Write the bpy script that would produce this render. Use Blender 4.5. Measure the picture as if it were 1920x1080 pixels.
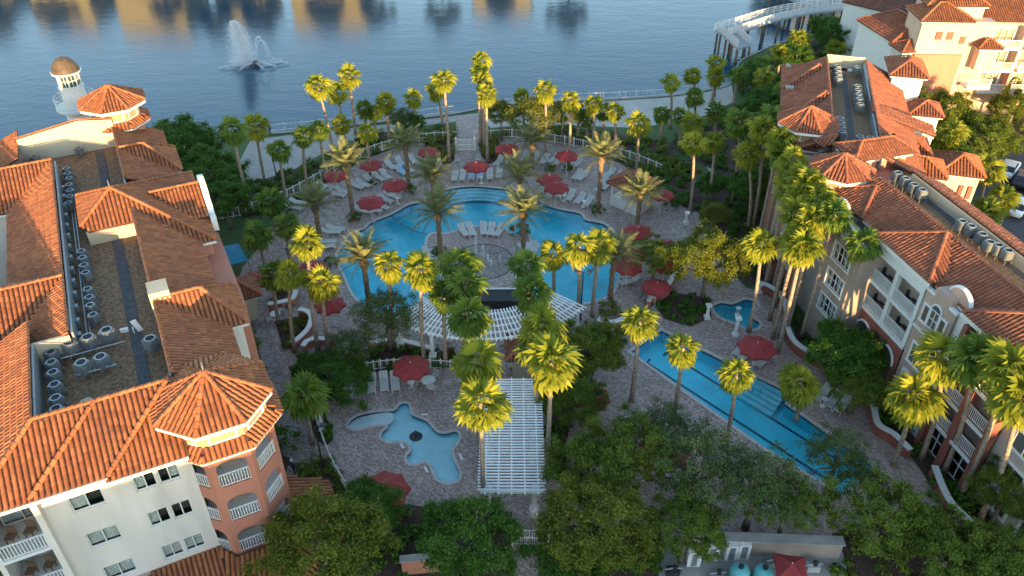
import bpy, math, random
import numpy as np
from mathutils import Vector, Matrix
random.seed(7); RNG = np.random.default_rng(7)
for o in list(bpy.data.objects): bpy.data.objects.remove(o)
SC = bpy.context.scene; COL = SC.collection
# ------------------------------------------------------------------ camera
CAM_H, FPX, PITCH = 45.0, 1525.0, math.radians(36.5)
cd = bpy.data.cameras.new('camera'); cam = bpy.data.objects.new('camera', cd); COL.objects.link(cam)
cam.location = (0, 0, CAM_H); cam.rotation_euler = (math.pi/2 - PITCH, 0, 0)
cd.sensor_width = 36.0; cd.lens = 36.0*FPX/1920.0; cd.clip_start = 0.5; cd.clip_end = 3000
SC.camera = cam
# ------------------------------------------------------------------ light
SUN_ELEV = math.radians(5.5); SUN_AZ = math.atan2(0.20, -0.98)      # clockwise from +Y, sun behind the camera, a little right
SUN_DIR = Vector((math.sin(SUN_AZ)*math.cos(SUN_ELEV), math.cos(SUN_AZ)*math.cos(SUN_ELEV), math.sin(SUN_ELEV)))
W = bpy.data.worlds.new('World'); SC.world = W; W.use_nodes = True
wn = W.node_tree.nodes; wl = W.node_tree.links; wn.clear()
sky = wn.new('ShaderNodeTexSky'); sky.sky_type = 'NISHITA'; sky.sun_disc = False
sky.sun_elevation = SUN_ELEV; sky.sun_rotation = SUN_AZ; sky.air_density = 1.0; sky.dust_density = 0.4; sky.ozone_density = 1.4
bg = wn.new('ShaderNodeBackground'); bg.inputs[1].default_value = 0.15
wo = wn.new('ShaderNodeOutputWorld'); wl.new(sky.outputs[0], bg.inputs[0]); wl.new(bg.outputs[0], wo.inputs[0])
sd = bpy.data.lights.new('sun', 'SUN'); sd.energy = 2.6; sd.angle = math.radians(0.6); sd.color = (1.0, 0.66, 0.30)
sun = bpy.data.objects.new('sun', sd); COL.objects.link(sun); sun.location = (0, -60, 80)
sun.rotation_euler = SUN_DIR.to_track_quat('Z', 'Y').to_euler()
SC.view_settings.view_transform = 'Standard'; SC.view_settings.look = 'None'; SC.view_settings.gamma = 1.0
SC.view_settings.exposure = 2.72
SC.cycles.max_bounces = 6; SC.cycles.transparent_max_bounces = 12; SC.cycles.caustics_reflective = False; SC.cycles.caustics_refractive = False
SC.cycles.use_denoising = True
# ------------------------------------------------------------------ helpers
_c, _s = math.cos(PITCH), math.sin(PITCH)
def at(u, v, z=0.0):
    'point at height z that lies under pixel (u, v) of the 1920 x 1080 photograph'
    xn = (u-960)/FPX; yn = (v-540)/FPX; k = (CAM_H-z)/(_s+yn*_c)
    return Vector((k*xn, k*(_c-yn*_s), z))
WLOC = {}
def tag(o, label=None, cat=None, group=None, kind=None):
    if label: o['label'] = label
    if cat: o['category'] = cat
    if group: o['group'] = group
    if kind: o['kind'] = kind
    return o
def wloc(o): return WLOC.get(o.name, Vector((0, 0, 0)))
def link(name, data, parent=None, loc=(0, 0, 0), rot=None, scale=None):
    'loc is in world space; parents carry no rotation'
    o = bpy.data.objects.new(name, data); COL.objects.link(o)
    loc = Vector(loc); WLOC[o.name] = loc
    if parent is not None: o.parent = parent; o.location = loc - wloc(parent)
    else: o.location = loc
    if rot is not None: o.rotation_euler = rot
    if scale is not None: o.scale = scale
    return o
def thing(name, label, cat, loc=(0, 0, 0), group=None):
    return tag(link(name, None, None, loc), label, cat, group)
def child(name, data, parent, loc=(0, 0, 0), rot=(0, 0, 0), scale=(1, 1, 1)):
    'loc is local to the parent'
    o = bpy.data.objects.new(name, data); COL.objects.link(o); o.parent = parent
    o.location = loc; o.rotation_euler = rot; o.scale = scale
    return o
def copy_tree(o, parent=None):
    c = o.copy(); COL.objects.link(c); c.parent = parent
    for ch in list(o.children): copy_tree(ch, c)
    return c
class MB:
    'collects polygons, boxes, tubes; data() makes one mesh'
    def __init__(s): s.v = []; s.f = []; s.m = []; s.cur = 0
    def poly(s, pts, flip=False):
        n = len(s.v); s.v += [tuple(p) for p in pts]; idx = list(range(n, n+len(pts)))
        s.f.append(idx[::-1] if flip else idx); s.m.append(s.cur); return s
    def quadmesh(s, rows, closed=False, cap=False):
        n = len(s.v); k = len(rows[0])
        for r in rows: s.v += [tuple(p) for p in r]
        for i in range(len(rows)-1):
            for j in range(k if closed else k-1):
                j2 = (j+1) % k
                s.f.append([n+i*k+j, n+i*k+j2, n+(i+1)*k+j2, n+(i+1)*k+j]); s.m.append(s.cur)
        if cap:
            s.f.append([n+j for j in range(k)][::-1]); s.m.append(s.cur)
            s.f.append([n+(len(rows)-1)*k+j for j in range(k)]); s.m.append(s.cur)
        return s
    def box(s, c, ex, X=(1, 0, 0), Y=(0, 1, 0), Z=(0, 0, 1)):
        'centre, full sizes, axes'
        c = Vector(c); X = Vector(X)*ex[0]/2; Y = Vector(Y)*ex[1]/2; Z = Vector(Z)*ex[2]/2
        P = [c+a*X+b*Y+d*Z for d in (-1, 1) for b in (-1, 1) for a in (-1, 1)]
        n = len(s.v); s.v += [tuple(p) for p in P]
        fs = [[0, 2, 3, 1], [4, 5, 7, 6], [0, 1, 5, 4], [2, 6, 7, 3], [0, 4, 6, 2], [1, 3, 7, 5]]
        if X.cross(Y).dot(Z) < 0: fs = [f[::-1] for f in fs]
        for f in fs: s.f.append([n+i for i in f]); s.m.append(s.cur)
        return s
    def prism(s, pts, z0, z1, bottom=True):
        'pts: 2d outline'
        A = sum(pts[i][0]*pts[(i+1) % len(pts)][1]-pts[(i+1) % len(pts)][0]*pts[i][1] for i in range(len(pts)))
        if A < 0: pts = pts[::-1]
        lo = [(p[0], p[1], z0) for p in pts]; hi = [(p[0], p[1], z1) for p in pts]
        s.quadmesh([lo, hi], closed=True); s.poly(hi)
        if bottom: s.poly(lo, True)
        return s
    def tube(s, pts, r, k=6, cap=True):
        pts = [Vector(p) for p in pts]; rs = r if isinstance(r, (list, tuple)) else [r]*len(pts); rows = []
        for i, p in enumerate(pts):
            d = (pts[min(i+1, len(pts)-1)]-pts[max(i-1, 0)]).normalized()
            a = d.orthogonal().normalized() if abs(d.z) < .95 else Vector((1, 0, 0))
            a = (a-d*a.dot(d)).normalized()
            if i and a.dot(pa) < 0: a = -a
            if abs(d.z) < .95:
                a = d.cross(Vector((0, 0, 1))).normalized()
            b = d.cross(a); pa = a
            rows.append([p+(a*math.cos(t)+b*math.sin(t))*rs[i] for t in [2*math.pi*q/k for q in range(k)]])
        s.quadmesh(rows, closed=True, cap=cap); return s
    def lathe(s, prof, c=(0, 0, 0), k=12, a0=0.0, cap=True):
        rows = [[(c[0]+r*math.cos(a0+2*math.pi*q/k), c[1]+r*math.sin(a0+2*math.pi*q/k), c[2]+z) for q in range(k)] for r, z in prof]
        s.quadmesh(rows, closed=True, cap=cap); return s
    def data(s, name, mats, smooth=False):
        me = bpy.data.meshes.new(name); me.from_pydata(s.v, [], s.f)
        for m in (mats if isinstance(mats, (list, tuple)) else [mats]): me.materials.append(m)
        if any(s.m): me.polygons.foreach_set('material_index', s.m)
        if smooth: me.polygons.foreach_set('use_smooth', [True]*len(s.f))
        me.update(); return me
    def build(s, name, mats, parent=None, smooth=False, loc=None):
        'verts in world space; origin moved to loc'
        L = Vector(loc) if loc is not None else (wloc(parent) if parent is not None else Vector((0, 0, 0)))
        if L.length: s.v = [(p[0]-L.x, p[1]-L.y, p[2]-L.z) for p in s.v]
        return link(name, s.data(name, mats, smooth), parent, L)
def np_mesh(name, V, F, mat, smooth=False):
    me = bpy.data.meshes.new(name); V = np.asarray(V, np.float32); F = np.asarray(F, np.int32); k = F.shape[1]
    me.vertices.add(len(V)); me.vertices.foreach_set('co', V.ravel())
    me.loops.add(F.size); me.loops.foreach_set('vertex_index', F.ravel())
    me.polygons.add(len(F)); me.polygons.foreach_set('loop_start', np.arange(0, F.size, k, dtype=np.int32))
    me.update(calc_edges=True)
    if smooth: me.polygons.foreach_set('use_smooth', np.ones(len(F), bool))
    me.materials.append(mat); return me
# ------------------------------------------------------------------ materials
def nodes_of(name):
    m = bpy.data.materials.new(name); m.use_nodes = True; nt = m.node_tree; b = nt.nodes['Principled BSDF']
    return m, nt, b
def N(nt, t, **kw):
    n = nt.nodes.new(t)
    for k, v in kw.items():
        if k in n.inputs: n.inputs[k].default_value = v
        else: setattr(n, k, v)
    return n
def ramp(nt, fac, stops):
    r = nt.nodes.new('ShaderNodeValToRGB'); nt.links.new(fac, r.inputs[0]); e = r.color_ramp.elements
    while len(e) < len(stops): e.new(0.5)
    for i, (p, c) in enumerate(stops): e[i].position = p; e[i].color = (c[0], c[1], c[2], 1)
    return r.outputs[0]
def pos(nt):
    return nt.nodes.new('ShaderNodeNewGeometry').outputs['Position']
def mixc(nt, fac, a, b, mode='MIX'):
    m = nt.nodes.new('ShaderNodeMix'); m.data_type = 'RGBA'; m.blend_type = mode
    for s, x in ((0, fac), (6, a), (7, b)):
        if hasattr(x, 'is_output'): nt.links.new(x, m.inputs[s])
        elif s == 0: m.inputs[0].default_value = x
        else: m.inputs[s].default_value = (x[0], x[1], x[2], 1)
    return m.outputs[2]
def mathn(nt, op, a, b=0.0):
    m = nt.nodes.new('ShaderNodeMath'); m.operation = op
    for i, x in ((0, a), (1, b)):
        if hasattr(x, 'is_output'): nt.links.new(x, m.inputs[i])
        else: m.inputs[i].default_value = x
    return m.outputs[0]
def bump(nt, b, h, strength, dist=0.02):
    n = N(nt, 'ShaderNodeBump'); n.inputs['Strength'].default_value = strength; n.inputs['Distance'].default_value = dist
    nt.links.new(h, n.inputs['Height']); nt.links.new(n.outputs[0], b.inputs['Normal'])
def plain(name, col, rough=0.7, var=0.18, scale=2.0, metal=0.0, bmp=0.0, spec=0.5, streak=False):
    m, nt, b = nodes_of(name)
    t = N(nt, 'ShaderNodeTexNoise'); t.inputs['Scale'].default_value = scale; t.inputs['Detail'].default_value = 6
    if streak:
        mp = N(nt, 'ShaderNodeMapping'); mp.inputs['Scale'].default_value = (1, 1, .22); nt.links.new(pos(nt), mp.inputs[0]); nt.links.new(mp.outputs[0], t.inputs[0])
    else: nt.links.new(pos(nt), t.inputs[0])
    lo = [c*(1-var) for c in col]; hi = [min(1, c*(1+var)) for c in col]
    c = ramp(nt, t.outputs[0], [(.3, lo), (.7, hi)]); nt.links.new(c, b.inputs['Base Color'])
    b.inputs['Roughness'].default_value = rough; b.inputs['Metallic'].default_value = metal; b.inputs['Specular IOR Level'].default_value = spec
    if bmp: bump(nt, b, t.outputs[0], bmp)
    return m
def rand_island(nt):
    g = nt.nodes.new('ShaderNodeNewGeometry'); o = nt.nodes.new('ShaderNodeObjectInfo')
    return mathn(nt, 'FRACT', mathn(nt, 'ADD', g.outputs['Random Per Island'], o.outputs['Random']))
def tile_mat(name, c1, c2, c3):
    m, nt, b = nodes_of(name); r = rand_island(nt)
    t = N(nt, 'ShaderNodeTexNoise'); t.inputs['Scale'].default_value = .35; t.inputs['Detail'].default_value = 5; nt.links.new(pos(nt), t.inputs[0])
    f = mathn(nt, 'ADD', mathn(nt, 'MULTIPLY', r, .6), mathn(nt, 'MULTIPLY', t.outputs[0], .4))
    col = ramp(nt, f, [(.1, c1), (.5, c2), (.9, c3)])
    t2 = N(nt, 'ShaderNodeTexNoise'); t2.inputs['Scale'].default_value = 9; t2.inputs['Detail'].default_value = 4; nt.links.new(pos(nt), t2.inputs[0])
    col = mixc(nt, mathn(nt, 'MULTIPLY', ramp(nt, t2.outputs[0], [(.45, (0, 0, 0)), (.75, (1, 1, 1))]), .22), col, (.10, .065, .05))
    t3 = N(nt, 'ShaderNodeTexNoise'); t3.inputs['Scale'].default_value = .9; t3.inputs['Detail'].default_value = 7; t3.inputs['Roughness'].default_value = .65; nt.links.new(pos(nt), t3.inputs[0])
    col = mixc(nt, mathn(nt, 'MULTIPLY', ramp(nt, t3.outputs[0], [(.50, (0, 0, 0)), (.72, (1, 1, 1))]), .5), col, (.11, .058, .040))
    nt.links.new(col, b.inputs['Base Color']); b.inputs['Roughness'].default_value = .72; b.inputs['Specular IOR Level'].default_value = .3
    bump(nt, b, t2.outputs[0], .25); return m
def leaf_mat(name, c1, c2, c3, trans=0.35, rough=.5):
    m, nt, b = nodes_of(name); r = rand_island(nt)
    t = N(nt, 'ShaderNodeTexNoise'); t.inputs['Scale'].default_value = .5; t.inputs['Detail'].default_value = 3; nt.links.new(pos(nt), t.inputs[0])
    f = mathn(nt, 'ADD', mathn(nt, 'MULTIPLY', r, .55), mathn(nt, 'MULTIPLY', t.outputs[0], .45))
    col = ramp(nt, f, [(.15, c1), (.5, c2), (.85, c3)])
    nt.links.new(col, b.inputs['Base Color']); b.inputs['Roughness'].default_value = rough; b.inputs['Specular IOR Level'].default_value = .14
    tr = N(nt, 'ShaderNodeBsdfTranslucent'); nt.links.new(col, tr.inputs[0])
    mx = N(nt, 'ShaderNodeMixShader'); mx.inputs[0].default_value = trans
    out = nt.nodes['Material Output']; nt.links.new(b.outputs[0], mx.inputs[1]); nt.links.new(tr.outputs[0], mx.inputs[2]); nt.links.new(mx.outputs[0], out.inputs[0])
    return m
def glassy(name, tint, clear, bumps=0.0, bscale=6.0, rough=.03, ior=1.33):
    'thin clear surface: fresnel reflection over a tinted see-through sheet'
    m, nt, b = nodes_of(name); nt.nodes.remove(b)
    tr = N(nt, 'ShaderNodeBsdfTransparent'); tr.inputs[0].default_value = (tint[0]*clear, tint[1]*clear, tint[2]*clear, 1)
    gl = N(nt, 'ShaderNodeBsdfGlossy'); gl.inputs['Roughness'].default_value = rough
    fr = N(nt, 'ShaderNodeFresnel'); fr.inputs[0].default_value = ior
    mx = N(nt, 'ShaderNodeMixShader'); nt.links.new(fr.outputs[0], mx.inputs[0]); nt.links.new(tr.outputs[0], mx.inputs[1]); nt.links.new(gl.outputs[0], mx.inputs[2])
    if bumps:
        t = N(nt, 'ShaderNodeTexNoise'); t.inputs['Scale'].default_value = bscale; t.inputs['Detail'].default_value = 3; nt.links.new(pos(nt), t.inputs[0])
        bp = N(nt, 'ShaderNodeBump'); bp.inputs['Strength'].default_value = bumps; bp.inputs['Distance'].default_value = .05; nt.links.new(t.outputs[0], bp.inputs['Height'])
        nt.links.new(bp.outputs[0], gl.inputs['Normal']); nt.links.new(bp.outputs[0], fr.inputs['Normal'])
    nt.links.new(mx.outputs[0], nt.nodes['Material Output'].inputs[0]); return m
def paver_mat(name, cols, mortar, bw=.22, bh=.11, ang=.6):
    m, nt, b = nodes_of(name)
    mp = N(nt, 'ShaderNodeMapping'); mp.inputs['Rotation'].default_value = (0, 0, ang); nt.links.new(pos(nt), mp.inputs[0])
    br = N(nt, 'ShaderNodeTexBrick'); br.inputs['Scale'].default_value = 1.0; br.inputs['Brick Width'].default_value = bw; br.inputs['Row Height'].default_value = bh
    br.inputs['Mortar Size'].default_value = .012; br.inputs['Color1'].default_value = (0, 0, 0, 1); br.inputs['Color2'].default_value = (1, 1, 1, 1); br.inputs['Mortar'].default_value = (.5, .5, .5, 1)
    nt.links.new(mp.outputs[0], br.inputs[0])
    bw_ = N(nt, 'ShaderNodeRGBToBW'); nt.links.new(br.outputs['Color'], bw_.inputs[0])
    no = N(nt, 'ShaderNodeTexNoise'); no.inputs['Scale'].default_value = .25; no.inputs['Detail'].default_value = 6; nt.links.new(pos(nt), no.inputs[0])
    f = mathn(nt, 'ADD', mathn(nt, 'MULTIPLY', bw_.outputs[0], .62), mathn(nt, 'MULTIPLY', no.outputs[0], .42))
    col = ramp(nt, f, [(.22, cols[0]), (.42, cols[1]), (.58, cols[2]), (.8, cols[3])])
    col = mixc(nt, mathn(nt, 'MULTIPLY', br.outputs['Fac'], .7), col, mortar)
    no2 = N(nt, 'ShaderNodeTexNoise'); no2.inputs['Scale'].default_value = .9; no2.inputs['Detail'].default_value = 8; nt.links.new(pos(nt), no2.inputs[0])
    col = mixc(nt, mathn(nt, 'MULTIPLY', ramp(nt, no2.outputs[0], [(.5, (0, 0, 0)), (.72, (1, 1, 1))]), .3), col, (.11, .085, .08))
    nt.links.new(col, b.inputs['Base Color']); b.inputs['Roughness'].default_value = .75; bump(nt, b, br.outputs['Fac'], -.3, .01); return m
M = {}
M['tile'] = tile_mat('terracotta_tile', (.22, .070, .028), (.30, .098, .036), (.38, .140, .055))
M['tile_dark'] = tile_mat('terracotta_tile_weathered', (.19, .060, .032), (.26, .084, .040), (.33, .118, .058))
M['under'] = plain('roof_underlay', (.075, .030, .019), .9)
M['white'] = plain('white_trim', (.60, .59, .57), .6, .06, 3)
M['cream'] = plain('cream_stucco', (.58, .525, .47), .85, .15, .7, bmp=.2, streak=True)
M['peach'] = plain('peach_stucco', (.52, .37, .27), .85, .16, .7, bmp=.2, streak=True)
M['pink'] = plain('pink_stucco', (.46, .21, .15), .85, .10, .8, bmp=.15, streak=True)
M['salmon'] = plain('salmon_stucco', (.40, .155, .10), .85, .10, .8, bmp=.15, streak=True)
M['brickred'] = plain('brick_red_stucco', (.24, .075, .052), .85, .12, .8, bmp=.15, streak=True)
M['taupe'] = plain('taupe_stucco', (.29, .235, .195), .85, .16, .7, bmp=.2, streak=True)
M['tan'] = plain('tan_siding', (.42, .36, .26), .8, .12, .7, streak=True)
M['flat'] = plain('roof_gravel', (.17, .098, .052), .95, .55, 5.0, bmp=.5)
M['pad'] = plain('roof_walk_pad', (.055, .055, .06), .9, .3, 3)
M['metal'] = plain('galvanised_metal', (.24, .265, .28), .45, .15, 5, metal=.5)
M['acbody'] = plain('condenser_metal', (.13, .14, .135), .5, .12, 4, metal=.2)
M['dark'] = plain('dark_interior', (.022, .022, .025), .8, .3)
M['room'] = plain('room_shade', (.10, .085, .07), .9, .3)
M['curtain'] = plain('sheer_curtain', (.80, .80, .76), .9, .14, 3, streak=True)
M['glass'] = glassy('window_glass', (.80, .86, .88), .97, ior=1.5)
M['red'] = plain('red_canvas', (.23, .020, .020), .8, .18, 1.5)
M['sling'] = plain('sling_fabric', (.38, .375, .35), .7, .08, 2)
M['wood'] = plain('weathered_wood', (.16, .10, .06), .85, .3, 4)
M['grey_deck'] = plain('grey_boardwalk', (.30, .31, .32), .8, .15, 2)
M['soil'] = plain('mulch', (.055, .030, .022), .95, .5, 5, bmp=.5)
M['grass'] = plain('lawn', (.045, .085, .022), .95, .4, 3, bmp=.5)
M['sand'] = plain('beach_sand', (.36, .335, .30), .95, .12, .6, bmp=.2)
M['concrete'] = plain('pale_concrete', (.27, .25, .235), .85, .15, 1.2, bmp=.15)
M['asphalt'] = plain('asphalt', (.055, .055, .06), .9, .25, 3, bmp=.3)
M['coping'] = plain('pool_coping', (.40, .35, .32), .7, .15, 4)
M['trunk'] = plain('palm_trunk', (.27, .20, .145), .9, .45, 5, bmp=.8)
M['dtrunk'] = plain('date_palm_trunk', (.17, .11, .06), .95, .4, 5, bmp=.7)
M['bark'] = plain('pale_bark', (.15, .125, .10), .95, .35, 4, bmp=.5)
M['pav'] = paver_mat('brick_pavers', [(.21, .145, .125), (.29, .205, .175), (.35, .255, .22), (.46, .37, .325)], (.10, .085, .08))
M['pav2'] = paver_mat('path_pavers', [(.12, .09, .085), (.20, .155, .14), (.27, .21, .18), (.33, .28, .25)], (.09, .08, .075), ang=.1)
M['frond'] = leaf_mat('fan_palm_leaf_sunlit', (.11, .135, .012), (.20, .22, .018), (.32, .30, .03), .35)  # fan leaf for crowns in sun, sunlight put into the yellow tone
M['frond_shade'] = leaf_mat('fan_palm_leaf_shaded', (.05, .10, .014), (.10, .155, .02), (.17, .21, .03), .35)  # darker copy for crowns out of the sun, shade put into the colour
M['dfrond'] = leaf_mat('date_palm_leaf', (.10, .13, .055), (.17, .19, .08), (.34, .30, .13), .25)
M['deadfrond'] = leaf_mat('dry_palm_leaf', (.22, .14, .06), (.30, .20, .09), (.38, .27, .13), .2)
M['leafA'] = leaf_mat('oak_leaf', (.062, .105, .014), (.115, .165, .022), (.21, .235, .036), .42)
M['leafB'] = leaf_mat('deep_green_leaf', (.034, .092, .014), (.066, .145, .020), (.135, .21, .032), .42)
M['leafC'] = leaf_mat('grey_green_leaf', (.045, .075, .022), (.080, .120, .034), (.14, .175, .06), .35)
M['leafD'] = leaf_mat('yellow_green_leaf', (.06, .085, .014), (.13, .15, .022), (.24, .22, .035), .35)
M['leafR'] = leaf_mat('red_ti_leaf', (.08, .012, .014), (.16, .02, .02), (.10, .06, .02), .25)
M['iron'] = plain('black_iron', (.02, .02, .022), .5, .2)
M['plaster'] = plain('pool_plaster', (.21, .76, .86), .8, .16, .45)
M['plaster_dk'] = plain('pool_tile_band', (.03, .09, .16), .5, .3, 9)
M['plaster_lt'] = plain('shallow_plaster', (.58, .84, .86), .8, .10, 1.2)
M['water'] = glassy('pool_water', (.60, .96, 1.0), 1.0, .8, 2.6, .02)
M['water_pale'] = glassy('shallow_water', (.90, .99, 1.0), 1.0, .7, 2.6, .02)
M['beige'] = plain('dull_beige_stucco', (.37, .325, .29), .85, .16, .7, bmp=.2, streak=True); M['dustpink'] = plain('dusty_pink_stucco', (.38, .265, .215), .85, .16, .7, bmp=.2, streak=True)
M['drum'] = plain('drum_panel', (.33, .22, .13), .85, .1)
M['spray'] = None
# ================================================================== setting
from mathutils.geometry import tessellate_polygon
def P2(pts, z=0.0): return [at(u, v, z) for u, v in pts]
def smooth(pts, n=6, closed=True):
    out = []; k = len(pts)
    for i in range(k if closed else k-1):
        g = lambda j: pts[j % k] if closed else pts[min(max(j, 0), k-1)]
        p0, p1, p2, p3 = g(i-1), g(i), g(i+1), g(i+2)
        for t in [q/n for q in range(n)]:
            out.append(.5*((2*p1)+(p2-p0)*t+(2*p0-5*p1+4*p2-p3)*t*t+(3*p1-p0-3*p2+p3)*t**3))
    if not closed: out.append(pts[-1])
    return out
def area2(p): return sum(p[i].x*p[(i+1) % len(p)].y-p[(i+1) % len(p)].x*p[i].y for i in range(len(p)))
def ccw(p): return p if area2(p) > 0 else p[::-1]
def offset(p, d):
    p = ccw(p); out = []; k = len(p)
    for i in range(k):
        a = p[i]-p[i-1]; b = p[(i+1) % k]-p[i]
        n1 = Vector((a.y, -a.x, 0)).normalized(); n2 = Vector((b.y, -b.x, 0)).normalized(); n = (n1+n2)
        n = n.normalized()/max(.6, math.sqrt(max(.05, (1+n1.dot(n2))/2))) if n.length > .1 else n1
        out.append(p[i]+n*d)
    return out
def sheet(name, loops, z, mat, kind='structure', parent=None):
    loops = [[Vector((p.x, p.y, z)) for p in l] for l in loops]; flat = [p for l in loops for p in l]
    tri = tessellate_polygon(loops); mb = MB(); mb.v = [tuple(p) for p in flat]
    for t in tri:
        a, b, c = [flat[i] for i in t]
        mb.f.append(list(t) if (b-a).cross(c-a).z > 0 else list(t)[::-1]); mb.m.append(0)
    o = mb.build(name, mat, parent)
    if parent is None: tag(o, kind=kind)
    return o
def inside(p, poly):
    c = False; k = len(poly)
    for i in range(k):
        a, b = poly[i], poly[i-1]
        if (a.y > p[1]) != (b.y > p[1]) and p[0] < (b.x-a.x)*(p[1]-a.y)/(b.y-a.y)+a.x: c = not c
    return c
# shoreline from west to east
shore = [Vector((-700, 60, 0)), Vector((-130, 80, 0)), Vector((-60, 90, 0))] + P2([(480, 252), (600, 240), (700, 230), (850, 213), (930, 197), (1030, 190), (1130, 187), (1257, 179), (1330, 168), (1372, 155), (1385, 118), (1420, 98), (1470, 78), (1540, 62), (1620, 42)]) + [Vector((72, 146, 0)), Vector((110, 165, 0)), Vector((700, 190, 0))]
shore_s = smooth(shore, 4, False)
main_px = [(632, 482), (645, 458), (660, 436), (683, 429), (697, 416), (733, 402), (768, 383), (800, 377), (811, 364), (847, 353), (887, 349), (925, 352), (967, 357), (995, 366), (1016, 380), (1045, 391), (1088, 400), (1097, 412), (1128, 418), (1146, 431), (1157, 448), (1163, 478), (1160, 515), (1148, 548), (1110, 567), (1053, 569), (1005, 562), (978, 545), (970, 520), (985, 495), (1006, 470), (997, 452), (990, 438), (962, 440), (945, 428), (907, 423), (870, 427), (838, 437), (808, 437), (797, 455), (802, 476), (820, 500), (826, 528), (818, 550), (798, 566), (765, 586), (735, 588), (700, 580), (665, 556), (648, 520)]
main_out = smooth(P2(main_px), 3)
lap_px = [(1182, 660), (1240, 619), (1452, 724), (1482, 742), (1474, 762), (1690, 915), (1600, 940), (1430, 838)]
lap_out = P2([(1182, 660), (1240, 619), (1470, 731), (1484, 742), (1473, 757), (1640, 875), (1580, 928), (1430, 838)])
kids_px = [(652, 796), (668, 780), (700, 772), (738, 769), (750, 757), (764, 756), (770, 768), (774, 778), (800, 789), (818, 808), (835, 812), (855, 808), (862, 820), (856, 834), (848, 845), (853, 865), (863, 888), (858, 902), (838, 907), (818, 898), (808, 874), (795, 866), (780, 872), (764, 868), (762, 854), (770, 845), (764, 832), (745, 828), (730, 830), (714, 822), (716, 810), (726, 800), (716, 797), (690, 801), (664, 806)]
kids_out = smooth(P2(kids_px), 3)
spa_px = [(1338, 574), (1352, 567), (1372, 570), (1384, 566), (1398, 561), (1416, 565), (1420, 576), (1410, 588), (1414, 597), (1425, 606), (1420, 616), (1404, 618), (1388, 610), (1370, 603), (1352, 596), (1340, 586)]
spa_out = smooth(P2(spa_px), 3)
deck_px = [(425, 600), (455, 500), (540, 400), (610, 345), (680, 300), (760, 270), (855, 255), (855, 218), (905, 218), (905, 258), (990, 258), (1080, 275), (1160, 305), (1215, 340), (1265, 372), (1310, 400), (1330, 470), (1400, 540), (1450, 550), (1485, 600), (1495, 650), (1565, 710), (1645, 780), (1725, 880), (1800, 1000), (1800, 1090), (470, 1090), (470, 900), (455, 760)]
deck_out = P2(deck_px)
Lnear = -75.0
land = [Vector((-700, -400, 0)), Vector((700, -400, 0))] + shore_s[::-1]
deck_in = offset(deck_out, -.4)
sheet('ground', [ccw(land), ccw(deck_in)[::-1]], -.02, M['grass'])
holes = [ccw(x)[::-1] for x in (offset(main_out, .05), lap_out, offset(kids_out, .05), offset(spa_out, .05))]
sheet('pool_deck_paving', [ccw(deck_out)] + holes, 0.0, M['pav'])
# far bank and lake
sheet('far_bank', [[Vector((-700, 190, 0)), Vector((-60, 159, 0)), Vector((10, 162, 0)), Vector((60, 170, 0)), Vector((700, 195, 0)), Vector((1500, 1800, 0)), Vector((-1500, 1800, 0))]], .3, M['grass'])
def lake_mat():
    m, nt, b = nodes_of('lake_water')
    b.inputs['Base Color'].default_value = (.008, .046, .080, 1); b.inputs['Roughness'].default_value = .11; b.inputs['IOR'].default_value = 1.33
    b.inputs['Specular IOR Level'].default_value = .36
    mp = N(nt, 'ShaderNodeMapping'); mp.inputs['Scale'].default_value = (.55, 1.3, 1); mp.inputs['Rotation'].default_value = (0, 0, -.12); nt.links.new(pos(nt), mp.inputs[0])
    t = N(nt, 'ShaderNodeTexNoise'); t.inputs['Scale'].default_value = 1.5; t.inputs['Detail'].default_value = 4; t.inputs['Roughness'].default_value = .6; nt.links.new(mp.outputs[0], t.inputs[0])
    t2 = N(nt, 'ShaderNodeTexNoise'); t2.inputs['Scale'].default_value = .35; t2.inputs['Detail'].default_value = 2; nt.links.new(mp.outputs[0], t2.inputs[0])
    h = mathn(nt, 'ADD', mathn(nt, 'MULTIPLY', t.outputs[0], .5), mathn(nt, 'MULTIPLY', t2.outputs[0], .6))
    bump(nt, b, h, .5, .10); return m
lake_pts = [Vector((-900, 30, 0))] + [p-Vector((0, 3, 0)) for p in shore_s] + [Vector((900, 150, 0)), Vector((900, 260, 0)), Vector((-900, 260, 0))]
sheet('lake', [ccw(lake_pts)], -.55, lake_mat())
# banks: a seawall along the near shore
sw = MB(); rows = []
for i, p in enumerate(shore_s):
    rows.append([(p.x, p.y-.3, .02), (p.x, p.y-.3, .12), (p.x, p.y+.12, .12), (p.x, p.y+.12, -1.0)])
sw.quadmesh(rows); tag(sw.build('seawall', M['concrete']), 'pale concrete seawall edge running along the lake shore', 'seawall')
# beach and promenade
def strip_between(name, px, z, mat): return sheet(name, [ccw(P2(px))], z, mat)
strip_between('beach', [(905, 221), (930, 205), (1030, 195), (1130, 190), (1257, 182), (1330, 171), (1372, 158), (1376, 190), (1330, 215), (1200, 240), (1000, 232), (920, 240)], -.008, M['sand'])
strip_between('promenade', [(470, 262), (600, 246), (700, 236), (850, 217), (905, 211), (905, 221), (855, 228), (770, 238), (700, 252), (600, 290), (540, 325), (480, 345), (440, 320)], -.008, M['concrete'])
strip_between('sand_patch', [(1500, 140), (1560, 118), (1600, 125), (1590, 150), (1530, 160)], -.008, M['sand'])
strip_between('garden_path', [(1318, 300), (1350, 300), (1365, 340), (1372, 400), (1350, 430), (1335, 400), (1345, 350)], -.006, M['concrete'])
strip_between('side_path', [(440, 610), (500, 600), (515, 650), (545, 740), (590, 800), (590, 880), (550, 900), (510, 850), (500, 760), (480, 690)], .006, M['pav2'])
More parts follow.
